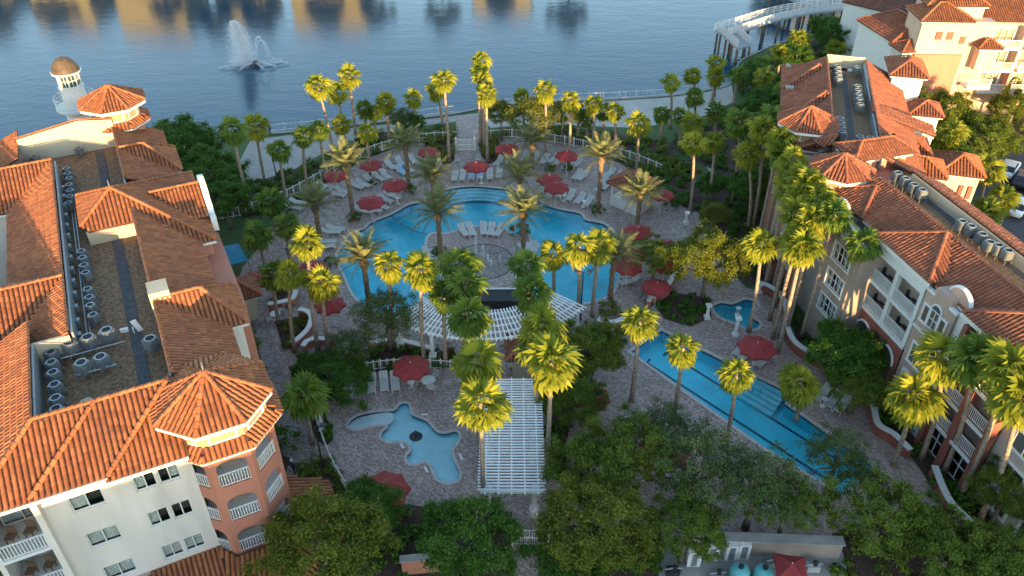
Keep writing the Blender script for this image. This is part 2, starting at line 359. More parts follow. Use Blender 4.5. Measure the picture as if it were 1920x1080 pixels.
strip_between('parking_lot', [(1770, 440), (1830, 330), (1900, 255), (2100, 235), (2300, 420), (2100, 520), (1930, 520)], -.008, M['asphalt'])
strip_between('back_road', [(1640, 12), (1700, -8), (2100, -20), (2100, 10), (1760, 14)], -.008, M['asphalt'])
# ------------------------------------------------------------------ pools
def pool(name, label, out, depth, fmat, wz=-.10, cop=.24, band=True, cmat='coping', wm='water'):
    out = ccw(out); c = sum(out, Vector())/len(out); root = thing(name, label, 'pool', (c.x, c.y, 0))
    mb = MB(); lo = [(p.x, p.y, -depth) for p in out]; hi = [(p.x, p.y, -.02) for p in out]
    mb.quadmesh([hi, lo], closed=True)
    o = mb.build('basin_wall', M['plaster'], root)
    sheet('basin_floor', [out], -depth, fmat, parent=root)
    if band:
        ins = offset(out, -.012); mb = MB(); mb.quadmesh([[(p.x, p.y, -.001) for p in ins], [(p.x, p.y, -.26) for p in ins]], closed=True); mb.build('tile_band', M['plaster_dk'], root)
    big = offset(out, cop); sm = offset(out, -.05)
    mb = MB(); mb.quadmesh([[(p.x, p.y, .004) for p in big], [(p.x, p.y, .055) for p in big], [(p.x, p.y, .055) for p in sm], [(p.x, p.y, -.06) for p in sm]], closed=True)
    mb.build('coping', M[cmat], root)
    sheet('water_surface', [offset(out, -.02)], wz, M[wm], parent=root)
    return root
main_pool = pool('swimming_pool', 'large curved turquoise pool wrapping round the paved fountain terrace', main_out, 1.25, M['plaster'])
lap_pool = pool('swimming_pool', 'long straight turquoise lap pool with dark lane lines right of the pergola', lap_out, 1.3, M['plaster'])
kids_pool = pool('swimming_pool', 'small animal shaped pale blue childrens pool on the lower terrace', kids_out, .45, M['plaster_lt'], -.06, .14, wm='water_pale')
spa_pool = pool('swimming_pool', 'little three lobed whirlpool beside the right hand hotel', spa_out, .9, M['plaster'])
# beach entry shelf of the kids pool
sheet('entry_shelf', [ccw(smooth(P2([(655, 796), (670, 783), (700, 775), (733, 772), (738, 785), (722, 797), (690, 799), (666, 803)]), 3))], -.10, plain('pale_entry_plaster', (.80, .80, .76), .8, .06), parent=kids_pool)
mb = MB(); c0 = at(779, 811); mb.lathe([(.5, -.54), (.5, -.40), (.32, -.30), (.18, -.02), (.10, .12), (.01, .14)], c0, 14); mb.build('water_bubbler', M['iron'], kids_pool)
for (u, v, r) in ((735, 775, .8), (757, 762, .7), (724, 818, .7), (770, 860, .7), (853, 818, .7)):
    pass
for (u1, v1, u2, v2) in ((790, 777, 803, 777), (751, 831, 757, 840), (796, 875, 802, 886), (862, 850, 866, 862)):
    a = at(u1, v1, .012); b = at(u2, v2, .012); d = (b-a).normalized(); n = Vector((-d.y, d.x, 0))
    MB().box((a+b)/2, ((b-a).length, .16, .012), d, n).build('depth_marker', M['white'], kids_pool)
# lap pool lane lines and steps
def floor_line(pool_, a, b, w, z, mat, name):
    a = Vector((a.x, a.y, z)); b = Vector((b.x, b.y, z)); d = (b-a).normalized(); n = Vector((-d.y, d.x, 0))
    MB().box((a+b)/2, ((b-a).length, w, .02), d, n).build(name, mat, pool_)
for (u1, v1, u2, v2) in ((1213, 680, 1560, 905), (1250, 660, 1590, 875)):
    floor_line(lap_pool, at(u1, v1, -1.28), at(u2, v2, -1.28), .22, -1.28, M['plaster_dk'], 'lane_line')
    for (u, v) in ((u1, v1),):
        a = at(u, v, -1.28); floor_line(lap_pool, a+Vector((-.35, -.5, 0)), a+Vector((.35, .5, 0)), .2, -1.275, M['plaster_dk'], 'lane_cross')
for k in range(5):
    a = at(1405-k*5, 703+k*4.5); b = at(1473-k*5, 738+k*5.5); d = (b-a).normalized(); n = Vector((-d.y, d.x, 0))
    MB().box(((a+b)/2).to_tuple()[:2]+(-.3-.2*k,), ((b-a).length, .42, .2), d, n).build('pool_step', M['plaster_lt'], lap_pool)
# main pool steps at the far end
pc = at(890, 385)
for k in range(4):
    mb = MB(); r0 = 7.6-k*.42
    ring = []
    ctr = at(893, 420)
    arc = [math.radians(a) for a in range(62, 121, 4)]
    rows = [[(ctr.x+rr*math.cos(t)*1.02, ctr.y+rr*math.sin(t)*1.0, zz) for t in arc] for rr, zz in ((r0-.06, -.9), (r0-.06, -.22-.2*k), (r0+.45, -.22-.2*k))]
    mb.quadmesh(rows); mb.build('pool_step', M['plaster_lt'], main_pool)
mb = MB(); mb.tube([at(u, v, -.06) for u, v in ((733, 404), (752, 420), (775, 432), (800, 440))], .05, 5); mb.build('float_rope', M['plaster_dk'], main_pool)
# island terrace: dark ring and spray jets
icen = at(905, 490)
mb = MB(); k = 48
for r0, r1 in ((2.95, 3.10),):
    mb.quadmesh([[(icen.x+r*math.cos(2*math.pi*q/k), icen.y+r*math.sin(2*math.pi*q/k), .006) for q in range(k)] for r in (r0, r1)], closed=True)
tag(mb.build('splash_ring', M['pad']), 'dark circular drain ring set in the fountain terrace', 'drain')
sheet('terrace_paving', [[Vector((icen.x+2.95*math.cos(2*math.pi*q/k), icen.y+2.95*math.sin(2*math.pi*q/k), 0)) for q in range(k)]], .005, M['pav2'])
def spray_mat():
    m, nt, b = nodes_of('water_spray'); nt.nodes.remove(b)
    d = N(nt, 'ShaderNodeBsdfDiffuse'); d.inputs[0].default_value = (.82, .86, .9, 1); t = N(nt, 'ShaderNodeBsdfTransparent')
    mx = N(nt, 'ShaderNodeMixShader'); n = N(nt, 'ShaderNodeTexNoise'); n.inputs['Scale'].default_value = 5; n.inputs['Detail'].default_value = 5; nt.links.new(pos(nt), n.inputs[0])
    f = ramp(nt, n.outputs[0], [(.35, (0.12,)*3), (.65, (.7,)*3)]); nt.links.new(f, mx.inputs[0]); nt.links.new(t.outputs[0], mx.inputs[1]); nt.links.new(d.outputs[0], mx.inputs[2])
    nt.links.new(mx.outputs[0], nt.nodes['Material Output'].inputs[0]); return m
M['spray'] = spray_mat()
jets = [(893, 482, 2.6, 'tallest white water jet at the left of the fountain terrace'), (906, 484, 1.5, 'middle height water jet on the fountain terrace'), (915, 492, .9, 'short water jet right of the middle one on the terrace'), (921, 500, .8, 'low water jet nearest the right of the terrace ring'), (903, 503, .6, 'lowest bubbling jet at the front of the terrace ring'), (937, 490, .8, 'small water jet standing farthest right on the terrace')]
def droplets(n, fn, size):
    V = []; F = []
    for i in range(n):
        c = Vector(fn(i/n)); s = size*random.uniform(.5, 1.5); a = Vector((random.gauss(0, 1), random.gauss(0, 1), random.gauss(0, 1))).normalized(); b = a.orthogonal().normalized(); c2 = a.cross(b); k0 = len(V)
        V += [c+a*s, c+b*s, c+c2*s, c-a*s-b*s*.6]; F += [(k0, k0+1, k0+2), (k0, k0+1, k0+3), (k0, k0+2, k0+3), (k0+1, k0+2, k0+3)]
    return V, F
for (u, v, h, lab) in jets:
    c = at(u, v)
    def fn(t):
        z = h*random.random()**.7; r = .05+.10*random.random()*(1.3-z/h); a = random.uniform(0, 6.28); return (c.x+r*math.cos(a), c.y+r*math.sin(a), .02+z)
    V, F = droplets(int(110*h)+40, fn, .035); tag(link('water_jet', np_mesh('water_jet', V, F, M['spray'])), lab, 'water jet')
# dark cascade wall under the island
a, b = at(868, 582), at(985, 582)
cw = thing('cascade_wall', 'dark tiled cascade wall below the fountain terrace', 'wall', (a+b)/2)
MB().box((a+b)/2+Vector((0, 1.05, .45)), ((b-a).length, 1.7, .9)).build('basin', M['dark'], cw)
MB().box((a+b)/2+Vector((0, 2.0, .5)), ((b-a).length+.5, .2, .98)).build('lip', M['white'], cw)
# ================================================================== building kit
class Frame:
    def __init__(s, a, b): s.a = Vector((a[0], a[1], 0)).normalized(); s.b = Vector((b[0], b[1], 0)).normalized()
    def __call__(s, a, b, z=0.0): return s.a*a + s.b*b + Vector((0, 0, z))
TW, TL = .285, .42
_px = np.array([-.39, -.30, 0, .30, .39])*TW; _pz = np.array([-.01, .06, .090, .06, -.01])
TILE_V = np.array([(x, y, z+(.06 if y > 0 else 0)) for y in (0, TL*1.06) for x, z in zip(_px, _pz)])
TILE_F = np.array([(i, i+1, i+6, i+5) for i in range(4)])
_tile_meshes = {}
class Roof:
    def __init__(s, mat='tile'): s.T = []; s.under = MB(); s.caps = []; s.mat = mat
    def plane(s, pts, tiles=True):
        pts = [Vector(p) for p in pts]; n = Vector((0, 0, 0))
        for i in range(1, len(pts)-1): n += (pts[i]-pts[0]).cross(pts[i+1]-pts[0])
        if n.z < 0: pts = pts[::-1]; n = -n
        n.normalize(); d = Vector((n.x, n.y, 0))
        d = (Vector((0, 0, -1))+n*n.z).normalized(); x = d.cross(n) * -1
        x = n.cross(d)*-1
        if x.cross(d).dot(n) < 0: x = -x
        s.under.poly(pts); lo = [p-Vector((0, 0, .14)) for p in pts]; k = len(pts)
        for i in range(k): s.under.poly([lo[i], lo[(i+1) % k], pts[(i+1) % k], pts[i]])
        s.under.poly(lo, True)
        if not tiles: return s
        o = pts[0]; q = [((p-o).dot(x), (p-o).dot(d)) for p in pts]
        u0 = min(a for a, b in q); u1 = max(a for a, b in q); nc = max(1, round((u1-u0)/TW)); w = (u1-u0)/nc
        for c in range(nc):
            u = u0+(c+.5)*w; vs = []
            for i in range(k):
                (a0, b0), (a1, b1) = q[i], q[(i+1) % k]
                if (a0 <= u) != (a1 <= u): vs.append(b0+(b1-b0)*(u-a0)/(a1-a0))
            vs.sort()
            for j in range(0, len(vs)-1, 2):
                v = vs[j+1]+.06
                while v > vs[j]+.02:
                    L = min(TL, v-vs[j]); p = o+x*u+d*(v-L)+n*.012
                    s.T.append((p, x*(w/TW), d*(L/TL), n)); v -= TL
        return s
    def cap(s, p, q, r=.15): s.caps.append((Vector(p), Vector(q), r)); return s
    def finish(s, parent, keep=300):
        roof = s.under.build('roof', M['under'], parent); L = wloc(roof); cp = Vector((0, 0, CAM_H)); mat = M[s.mat]
        if s.mat not in _tile_meshes: _tile_meshes[s.mat] = np_mesh('roof_tile', TILE_V, TILE_F, mat)
        order = sorted(range(len(s.T)), key=lambda i: (s.T[i][0]-cp).length); ind = set()
        for i in order:
            if len(ind) >= keep: break
            px = s.T[i][0]; f = px.y*_c-(px.z-CAM_H)*_s
            u = 960+FPX*px.x/f; v = 540-FPX*(px.y*_s+(px.z-CAM_H)*_c)/f
            if s.T[i][2].length > .99 and 0 < u < 1920 and 0 < v < 1080: ind.add(i)
        for i in ind:
            p, x, d, n = s.T[i]; o = bpy.data.objects.new('roof_tile', _tile_meshes[s.mat]); COL.objects.link(o); o.parent = roof
            o.matrix_basis = Matrix(((x.x, d.x, n.x, p.x-L.x), (x.y, d.y, n.y, p.y-L.y), (x.z, d.z, n.z, p.z-L.z), (0, 0, 0, 1)))
        rest = [s.T[i] for i in range(len(s.T)) if i not in ind]
        if rest:
            O = np.array([tuple(t[0]-L) for t in rest]); X = np.array([tuple(t[1]) for t in rest]); D = np.array([tuple(t[2]) for t in rest]); Nn = np.array([tuple(t[3]) for t in rest])
            jz = RNG.uniform(-.012, .012, len(rest))
            V = O[:, None, :]+TILE_V[None, :, 0, None]*X[:, None, :]+TILE_V[None, :, 1, None]*D[:, None, :]+(TILE_V[None, :, 2, None]+jz[:, None, None])*Nn[:, None, :]
            F = TILE_F[None]+(np.arange(len(rest))*10)[:, None, None]
            tag(link('roof_tiles', np_mesh('roof_tiles', V.reshape(-1, 3), F.reshape(-1, 4), mat), roof, L), kind='stuff')
        for p, q, r in s.caps:
            mb = MB(); n = max(1, round((q-p).length/.42)); d = (q-p)/n; dn = d.normalized(); side = dn.cross(Vector((0, 0, 1))).normalized(); up = side.cross(dn)
            for i in range(n):
                a = p+d*i; b = p+d*(i+1.08); rows = []
                for e, rr, lift in ((a, r, .05), (b, r*.86, .02)):
                    rows.append([e+side*rr*math.cos(t)+up*(rr*.8*math.sin(t)+lift+.07) for t in [math.pi*k/5 for k in range(6)]])
                mb.quadmesh(rows)
            mb.build('ridge_cap', mat, roof)
        return roof
def wall_holes(mb, o, x, W, z0, z1, holes, n, depth=.16):
    'vertical wall from o along x with rectangular holes (x0, x1, z0, z1); n points outward'
    o = Vector(o); x = Vector(x); n = Vector(n); xs = sorted({0, W, *[h[0] for h in holes], *[h[1] for h in holes]}); zs = sorted({z0, z1, *[h[2] for h in holes], *[h[3] for h in holes]})
    P = lambda a, z, d=0.0: Vector((o.x, o.y, z))+x*a-n*d
    flip = x.cross(Vector((0, 0, 1))).dot(n) < 0
    for i in range(len(xs)-1):
        for j in range(len(zs)-1):
            cx = (xs[i]+xs[i+1])/2; cz = (zs[j]+zs[j+1])/2
            if any(h[0] < cx < h[1] and h[2] < cz < h[3] for h in holes): continue
            mb.poly([P(xs[i], zs[j]), P(xs[i+1], zs[j]), P(xs[i+1], zs[j+1]), P(xs[i], zs[j+1])], flip)
    for a0, a1, b0, b1 in holes:
        r = [(a0, b0), (a1, b0), (a1, b1), (a0, b1)]
        for i in range(4):
            p, q = r[i], r[(i+1) % 4]; mb.poly([P(*p), P(*q), P(*q, depth), P(*p, depth)], not flip)
def window(parent, o, x, n, x0, x1, z0, z1, sash=2, dark=(), surround=.0, mid=False, depth=.13, name='window'):
    o = Vector(o); x = Vector(x); n = Vector(n); up = Vector((0, 0, 1)); P = lambda a, z, d=0.0: Vector((o.x, o.y, z))+x*a-n*d
    W, H = x1-x0, z1-z0; mb = MB(); t = .07; zc = (z0+z1)/2; xc = (x0+x1)/2
    def bar(a, z, w, h, d=depth-.03, th=.07): mb.box(P(a, z, d), (w, h, th), x, up, n)
    bar(xc, z0+t/2, W, t); bar(xc, z1-t/2, W, t); bar(x0+t/2, zc, t, H-2*t); bar(x1-t/2, zc, t, H-2*t)
    for k in range(1, sash): bar(x0+W*k/sash, zc, t*.9, H-2*t)
    if mid: bar(xc, zc, W-2*t, .05, depth-.025)
    if surround:
        s = surround
        mb.box(P(xc, z1+s/2, -.03), (W+2*s, s, .1), x, up, n); mb.box(P(xc, z0-s/2, -.04), (W+2*s+.1, s, .14), x, up, n)
        for e in (x0-s/2, x1+s/2): mb.box(P(e, zc, -.03), (s, H, .1), x, up, n)
    w = mb.build(name, M['white'], parent, loc=P(xc, z0))
    for k in range(sash):
        a0 = x0+W*k/sash+t*.4; a1 = x0+W*(k+1)/sash-t*.4
        MB().poly([P(a0, z0+t, depth), P(a1, z0+t, depth), P(a1, z1-t, depth), P(a0, z1-t, depth)], x.cross(up).dot(n) < 0).build('pane', M['glass'], w)
        if k not in dark:
            m2 = MB(); nn = 14; rows = [[], []]
            for q in range(nn+1):
                a = a0+(a1-a0)*q/nn; dd = depth+.14+(.035 if q % 2 else 0); rows[0].append(P(a, z0+.05, dd)); rows[1].append(P(a, z1-.05, dd))
            m2.quadmesh(rows); m2.build('curtain', M['curtain'], w)
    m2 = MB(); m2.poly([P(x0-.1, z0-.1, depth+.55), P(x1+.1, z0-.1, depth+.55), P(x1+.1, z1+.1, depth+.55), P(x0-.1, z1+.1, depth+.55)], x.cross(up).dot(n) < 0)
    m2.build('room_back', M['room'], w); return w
def railing(parent, p, q, z, h=1.0, sp=.16, mat='white', name='railing', r=.022, post=True):
    p = Vector((p[0], p[1], z)); q = Vector((q[0], q[1], z)); d = q-p; L = d.length; d.normalize(); n = Vector((-d.y, d.x, 0)); mb = MB()
    mb.box((p+q)/2+Vector((0, 0, h)), (L, .08, .06), d, n); mb.box((p+q)/2+Vector((0, 0, .09)), (L, .05, .05), d, n)
    k = max(1, int(L/sp))
    for i in range(k+1): mb.box(p+d*(L*i/k)+Vector((0, 0, h/2+.04)), (r*2, r*2, h-.12), d, n)
    if post:
        for e in (p, q): mb.box(e+Vector((0, 0, h/2+.03)), (.1, .1, h+.06), d, n)
    return mb.build(name, M[mat], parent)
def octa(F, ca, cb, flat, z):
    R = flat/math.cos(math.pi/8); return [F(ca+R*math.cos(math.pi/8+k*math.pi/4), cb+R*math.sin(math.pi/8+k*math.pi/4), z) for k in range(8)]
def oct_ring(mb, F, ca, cb, prof):
    mb.quadmesh([octa(F, ca, cb, r, z)[::-1] if F.a.cross(F.b).z > 0 and False else octa(F, ca, cb, r, z) for r, z in prof], closed=True)
def fixn(o):
    'make the faces of a closed mesh point outward'
    import bmesh
    bm = bmesh.new(); bm.from_mesh(o.data); bmesh.ops.recalc_face_normals(bm, faces=bm.faces); bm.to_mesh(o.data); bm.free(); return o
def oct_roof(roof, F, ca, cb, flat, ze, apex):
    ring = octa(F, ca, cb, flat, ze); top = F(ca, cb, apex)
    for k in range(8):
        roof.plane([ring[k], ring[(k+1) % 8], top]); roof.cap(top, ring[k], .13)
def arch_facet(mb, p0, p1, z0, z1, m, zb, zs, rise, n, depth=.3):
    p0 = Vector((p0.x, p0.y, 0)); p1 = Vector((p1.x, p1.y, 0)); W = (p1-p0).length; x = (p1-p0)/W; up = Vector((0, 0, 1)); flip = x.cross(up).dot(n) < 0
    P = lambda a, z, d=0.0: p0+x*a+up*z-n*d
    mb.poly([P(0, z0), P(m, z0), P(m, z1), P(0, z1)], flip); mb.poly([P(W-m, z0), P(W, z0), P(W, z1), P(W-m, z1)], flip)
    if zb > z0: mb.poly([P(m, z0), P(W-m, z0), P(W-m, zb), P(m, zb)], flip)
    k = 8; arc = [(W/2-(W/2-m)*math.cos(math.pi*i/k), zs+rise*math.sin(math.pi*i/k)) for i in range(k+1)]
    for i in range(k):
        (a0, h0), (a1, h1) = arc[i], arc[i+1]; mb.poly([P(a0, h0), P(a1, h1), P(a1, z1), P(a0, z1)], flip); mb.poly([P(a0, h0), P(a1, h1), P(a1, h1, depth), P(a0, h0, depth)], not flip)
    for a in (m, W-m): mb.poly([P(a, zb), P(a, zs), P(a, zs, depth), P(a, zb, depth)], (a == m) != flip)
    mb.poly([P(m, zb), P(W-m, zb), P(W-m, zb, depth), P(m, zb, depth)], not flip)
def turret(parent, roof, F, ca, cb, flat, ez, apex, body, floors, fh, bodymat, z_base, z_top, facets=range(8), drum=None):
    floors = sorted(floors)
    'octagonal stair of balconies: arched openings, railings, skirt roof, drum and cone roof'
    oct_roof(roof, F, ca, cb, flat, ez, apex)
    mb = MB(); oct_ring(mb, F, ca, cb, [(flat+.02, ez-.26), (flat+.02, ez-.03)]); oct_ring(mb, F, ca, cb, [(body, ez-.26), (flat+.02, ez-.26)]); fixn(mb.build('fascia', M['white'], parent))
    dz = z_top+.45; mb = MB(); oct_ring(mb, F, ca, cb, [(body-.12, z_top), (body-.12, ez-.2)]); fixn(mb.build('drum', M['drum'] if drum is None else M[drum], parent))
    r0 = octa(F, ca, cb, body-.12, 0); 
    for k in facets:
        p, q = r0[k], r0[(k+1) % 8]; x = (q-p).normalized(); n = Vector((x.y, -x.x, 0)); c = (p+q)/2
        n = n if n.dot(c-F(ca, cb, 0)) > 0 else -n; L = (q-p).length; z0 = dz+.06; z1 = ez-.32; mb = MB(); up = Vector((0, 0, 1)); zc = (z0+z1)/2
        for (dx, zz, w, h) in ((0, z0+.05, L*.72, .09), (0, z1-.05, L*.72, .09), (-L*.32, zc, .09, z1-z0-.2), (L*.32, zc, .09, z1-z0-.2)): mb.box(Vector((c.x, c.y, zz))+x*dx+n*.02, (w, h, .07), x, up, n)
        mb.build('panel_frame', M['white'], parent)
    # skirt
    hi = octa(F, ca, cb, body-.1, dz); lo = octa(F, ca, cb, body+.55, z_top)
    for k in facets: roof.plane([lo[k], lo[(k+1) % 8], hi[(k+1) % 8], hi[k]])
    mb = MB(); oct_ring(mb, F, ca, cb, [(body+.02, z_top-.16), (body+.56, z_top-.16), (body+.56, z_top-.02)]); fixn(mb.build('skirt_fascia', M['white'], parent))
    b = octa(F, ca, cb, body, 0); mb = MB(); core = MB()
    for i, zf in enumerate(floors):
        top = floors[i+1] if i+1 < len(floors) else z_top
        for k in facets:
            p, q = b[k], b[(k+1) % 8]; x = (q-p).normalized(); n = Vector((x.y, -x.x, 0)); c = (p+q)/2
            if n.dot(c-F(ca, cb, 0)) < 0: n = -n
            arch_facet(mb, p, q, zf-.25, top-.25 if i+1 < len(floors) else top, .32, zf+.02, zf+fh*.58, .42, n)
            s = x*.3; railing(parent, p+s-n*.08, q-s-n*.08, zf+.02, .95, .15)
        sl = MB(); sl.prism([tuple(v)[:2] for v in octa(F, ca, cb, body-.03, 0)], zf-.2, zf); fixn(sl.build('floor_slab', M['cream'], parent))
    core.prism([tuple(v)[:2] for v in octa(F, ca, cb, body-1.5, 0)], z_base, z_top-.05); fixn(core.build('core_wall', M['taupe'], parent))
    if z_base < floors[0]-.25:
        oct_ring(mb, F, ca, cb, [(body, z_base), (body, floors[0]-.25)])
    mb.build('turret_wall', M[bodymat], parent)
def gable_wall(name, parent, pts, n, th, mat):
    'upright slab with outline pts (3d), thickness th behind it'
    mb = MB(); pts = [Vector(p) for p in pts]; back = [p-Vector(n)*th for p in pts]; k = len(pts)
    mb.poly(pts); mb.poly(back, True)
    for i in range(k): mb.poly([pts[i], back[i], back[(i+1) % k], pts[(i+1) % k]])
    return fixn(mb.build(name, mat, parent))
def frect(F, a0, a1, b0, b1): return [tuple(F(a, b))[:2] for a, b in ((a0, b0), (a1, b0), (a1, b1), (a0, b1))]
def fascia(parent, pts, h=.2, w=.1, mat='white'):
    mb = MB()
    for p, q in zip(pts, pts[1:]):
        p = Vector(p); q = Vector(q); d = (q-p).normalized(); n = d.cross(Vector((0, 0, 1))).normalized(); mb.box((p+q)/2-Vector((0, 0, h/2+.02)), ((q-p).length+w, w, h), d, n, n.cross(d)*-1)
    return mb.build('fascia', M[mat], parent)
_ac = {}
def ac_mesh(sc):
    if 'b' not in _ac:
        mb = MB(); mb.prism([(-.42, -.30), (-.30, -.42), (.30, -.42), (.42, -.30), (.42, .30), (.30, .42), (-.30, .42), (-.42, .30)], .45, 1.25); _ac['b'] = mb.data('casing', M['acbody'])
        mb = MB(); mb.lathe([(.40, 1.252), (.40, 1.33), (.30, 1.33), (.30, 1.252)], k=16, cap=False); _ac['r'] = mb.data('fan_ring', M['metal'])
        mb = MB(); mb.lathe([(.30, 1.256), (.01, 1.26)], k=16, cap=False)
        for k in range(3):
            a = k*2.09; mb.box((.15*math.cos(a), .15*math.sin(a), 1.28), (.28, .10, .015), (math.cos(a), math.sin(a), .2), (-math.sin(a), math.cos(a), 0))
        _ac['f'] = mb.data('fan', M['dark'])
        mb = MB()
        for k in range(7):
            z = .55+k*.1
            for s in (-1, 1): mb.box((0, s*.425, z), (.76, .02, .05)); mb.box((s*.425, 0, z), (.02, .76, .05))
        _ac['l'] = mb.data('louvre', M['metal'])
        mb = MB()
        for x in (-.36, .36):
            mb.box((x, 0, .42), (.06, 1.1, .06))
            for y in (-.45, .45): mb.box((x, y, .2), (.05, .05, .4))
        _ac['s'] = mb.data('stand', M['metal'])
    return _ac
def ac_unit(p, rot, label, group, sc=1.0):
    m = ac_mesh(sc); r = thing('air_conditioner', label, 'condenser', p, group); r.rotation_euler = (0, 0, rot); r.scale = (sc, sc, sc)
    for n, k in (('casing', 'b'), ('fan_ring', 'r'), ('fan', 'f'), ('louvre', 'l'), ('stand', 's')): child(n, m[k], r)
    return r
ORD = ['first', 'second', 'third', 'fourth', 'fifth', 'sixth', 'seventh', 'eighth', 'ninth', 'tenth', 'eleventh', 'twelfth', 'thirteenth', 'fourteenth', 'fifteenth', 'sixteenth', 'seventeenth', 'eighteenth', 'nineteenth', 'twentieth', 'twenty first', 'twenty second', 'twenty third', 'twenty fourth', 'twenty fifth', 'twenty sixth', 'twenty seventh', 'twenty eighth', 'twenty ninth', 'thirtieth']
# ================================================================== left hotel
t = math.radians(26.5)
F1 = Frame((math.sin(t), -math.cos(t)), (math.cos(t), math.sin(t)))
hotel_w = thing('hotel_building', 'sprawling terracotta roofed hotel with flat roof well and white front wall', 'building', F1(-55, -4, 0))
rf = Roof('tile'); ZT, ZE, ZF = 14.4, 12.5, 12.75
# front slope in three staggered slabs
def F1p(*ps): return [F1(*p) for p in ps]
rf.plane(F1p((-33.75, -2.2, 12.42), (-33.75, -6.3, 12.42), (-37.6, -2.45, 14.4), (-37.6, -2.0, 14.4)))
rf.plane(F1p((-33.9, -6.0, 12.62), (-33.9, -9.8, 12.62), (-37.7, -6.0, 14.5), (-37.7, -2.2, 14.5)))
rf.plane(F1p((-34.1, -9.5, 12.42), (-34.1, -12.6, 12.42), (-37.7, -9.0, 14.4), (-37.7, -5.9, 14.4)))
rf.cap(F1(-37.6, -2.3, 14.5), F1(-33.9, -6.1, 12.6)); rf.cap(F1(-37.7, -5.9, 14.5), F1(-34.0, -9.7, 12.6)); rf.cap(F1(-37.7, -9.0, 14.4), F1(-34.1, -12.6, 12.42))
rf.cap(F1(-37.7, -2.2, 14.45), F1(-37.7, -9.0, 14.45))
# outward (west) slopes
rf.plane(F1p((-37.7, -9.0, 14.4), (-34.1, -12.6, 12.42), (-47.0, -12.6, 12.42), (-47.0, -9.0, 14.4)))
rf.plane(F1p((-50.9, -6.9, 14.5), (-44.6, -6.9, 14.4), (-44.6, -9.7, 13.0), (-47.0, -10.6, 12.6)))
rf.plane(F1p((-50.9, -6.9, 14.5), (-47.0, -10.6, 12.6), (-47.0, -26, 12.6), (-50.9, -26, 14.5)))
rf.plane(F1p((-50.9, -6.9, 14.5), (-50.9, -26, 14.5), (-54.6, -26, 12.6), (-54.6, -10.6, 12.6)))
rf.plane(F1p((-50.9, -6.9, 14.5), (-54.6, -10.6, 12.6), (-65.0, -10.6, 12.6), (-68.7, -6.9, 14.5)))
rf.plane(F1p((-68.7, -6.9, 14.5), (-65.0, -10.6, 12.6), (-65.0, -30, 12.6), (-68.7, -30, 14.5)))
rf.plane(F1p((-68.7, -6.9, 14.5), (-68.7, -30, 14.5), (-72.4, -30, 12.6), (-72.4, -9.2, 12.6)))
rf.cap(F1(-50.9, -6.9, 14.5), F1(-50.9, -26, 14.5)); rf.cap(F1(-68.7, -6.9, 14.5), F1(-68.7, -30, 14.5))
rf.cap(F1(-44.6, -6.9, 14.45), F1(-68.7, -6.9, 14.5), .09); rf.cap(F1(-37.7, -9.0, 14.42), F1(-46.9, -9.0, 14.42), .09)
# far west hip with ridge running back
rf.plane(F1p((-76, -9.3, 14.6), (-70.5, -9.3, 14.4), (-70.5, -14.5, 12.2), (-76, -14.5, 12.2)))
# pool-side slopes
S = lambda a0, a1: rf.plane(F1p((a0, -2.0, 14.4), (a1, -2.0, 14.4), (a1, 1.8, 12.5), (a0, 1.8, 12.5)))
S(-47.6, -38.3); S(-57.9, -47.6); S(-75.0, -63.2)
rf.cap(F1(-38.3, -2.0, 14.42), F1(-57.9, -2.0, 14.42), .09); rf.cap(F1(-63.2, -2.0, 14.42), F1(-74, -2.0, 14.42), .09)
def hip_dormer(a0, a1, bt, be, z0, h):
    am = (a0+a1)/2; w = (a1-a0)/2; bm = be-w; zt = z0+h
    rf.plane(F1p((a0, bt, z0), (a0, be, z0), (am, bm, zt), (am, bt, zt))); rf.plane(F1p((a1, be, z0), (a1, bt, z0), (am, bt, zt), (am, bm, zt))); rf.plane(F1p((a0, be, z0), (a1, be, z0), (am, bm, zt)))
    rf.cap(F1(am, bm, zt), F1(a0, be, z0)); rf.cap(F1(am, bm, zt), F1(a1, be, z0)); rf.cap(F1(am, bt, zt), F1(am, bm, zt))
    fascia(hotel_w, F1p((a0, .9, z0), (a0, be, z0), (a1, be, z0), (a1, .9, z0)))
hip_dormer(-47.9, -43.5, -1.9, 2.95, 12.5, 1.95); hip_dormer(-71.0, -66.3, -1.9, 2.3, 12.55, 1.9); 
# pyramid pavilion
ap = F1(-59.9, -3.05, 15.4)
rf.plane([ap, F1(-54.2, 2.9, 12.5), F1(-54.2, 1.7, 12.5), F1(-57.0, -1.1, 13.92), F1(-57.0, -5.1, 13.92), F1(-57.45, -5.5, 14.15)])
rf.plane([ap, F1(-57.45, -5.5, 14.15), F1(-62.35, -5.5, 14.15)])
rf.plane([ap, F1(-54.2, 2.9, 12.5), F1(-65.6, 2.9, 12.5)]); rf.plane([ap, F1(-65.6, 2.9, 12.5), F1(-65.6, 1.7, 12.5), F1(-62.8, -1.1, 13.92), F1(-62.35, -5.5, 14.15)])
for e in (F1(-54.2, 2.9, 12.5), F1(-65.6, 2.9, 12.5), F1(-57.45, -5.5, 14.15), F1(-62.35, -5.5, 14.15)): rf.cap(ap, e)
fascia(hotel_w, F1p((-54.2, .4, 12.5), (-54.2, 2.9, 12.5), (-65.6, 2.9, 12.5)))
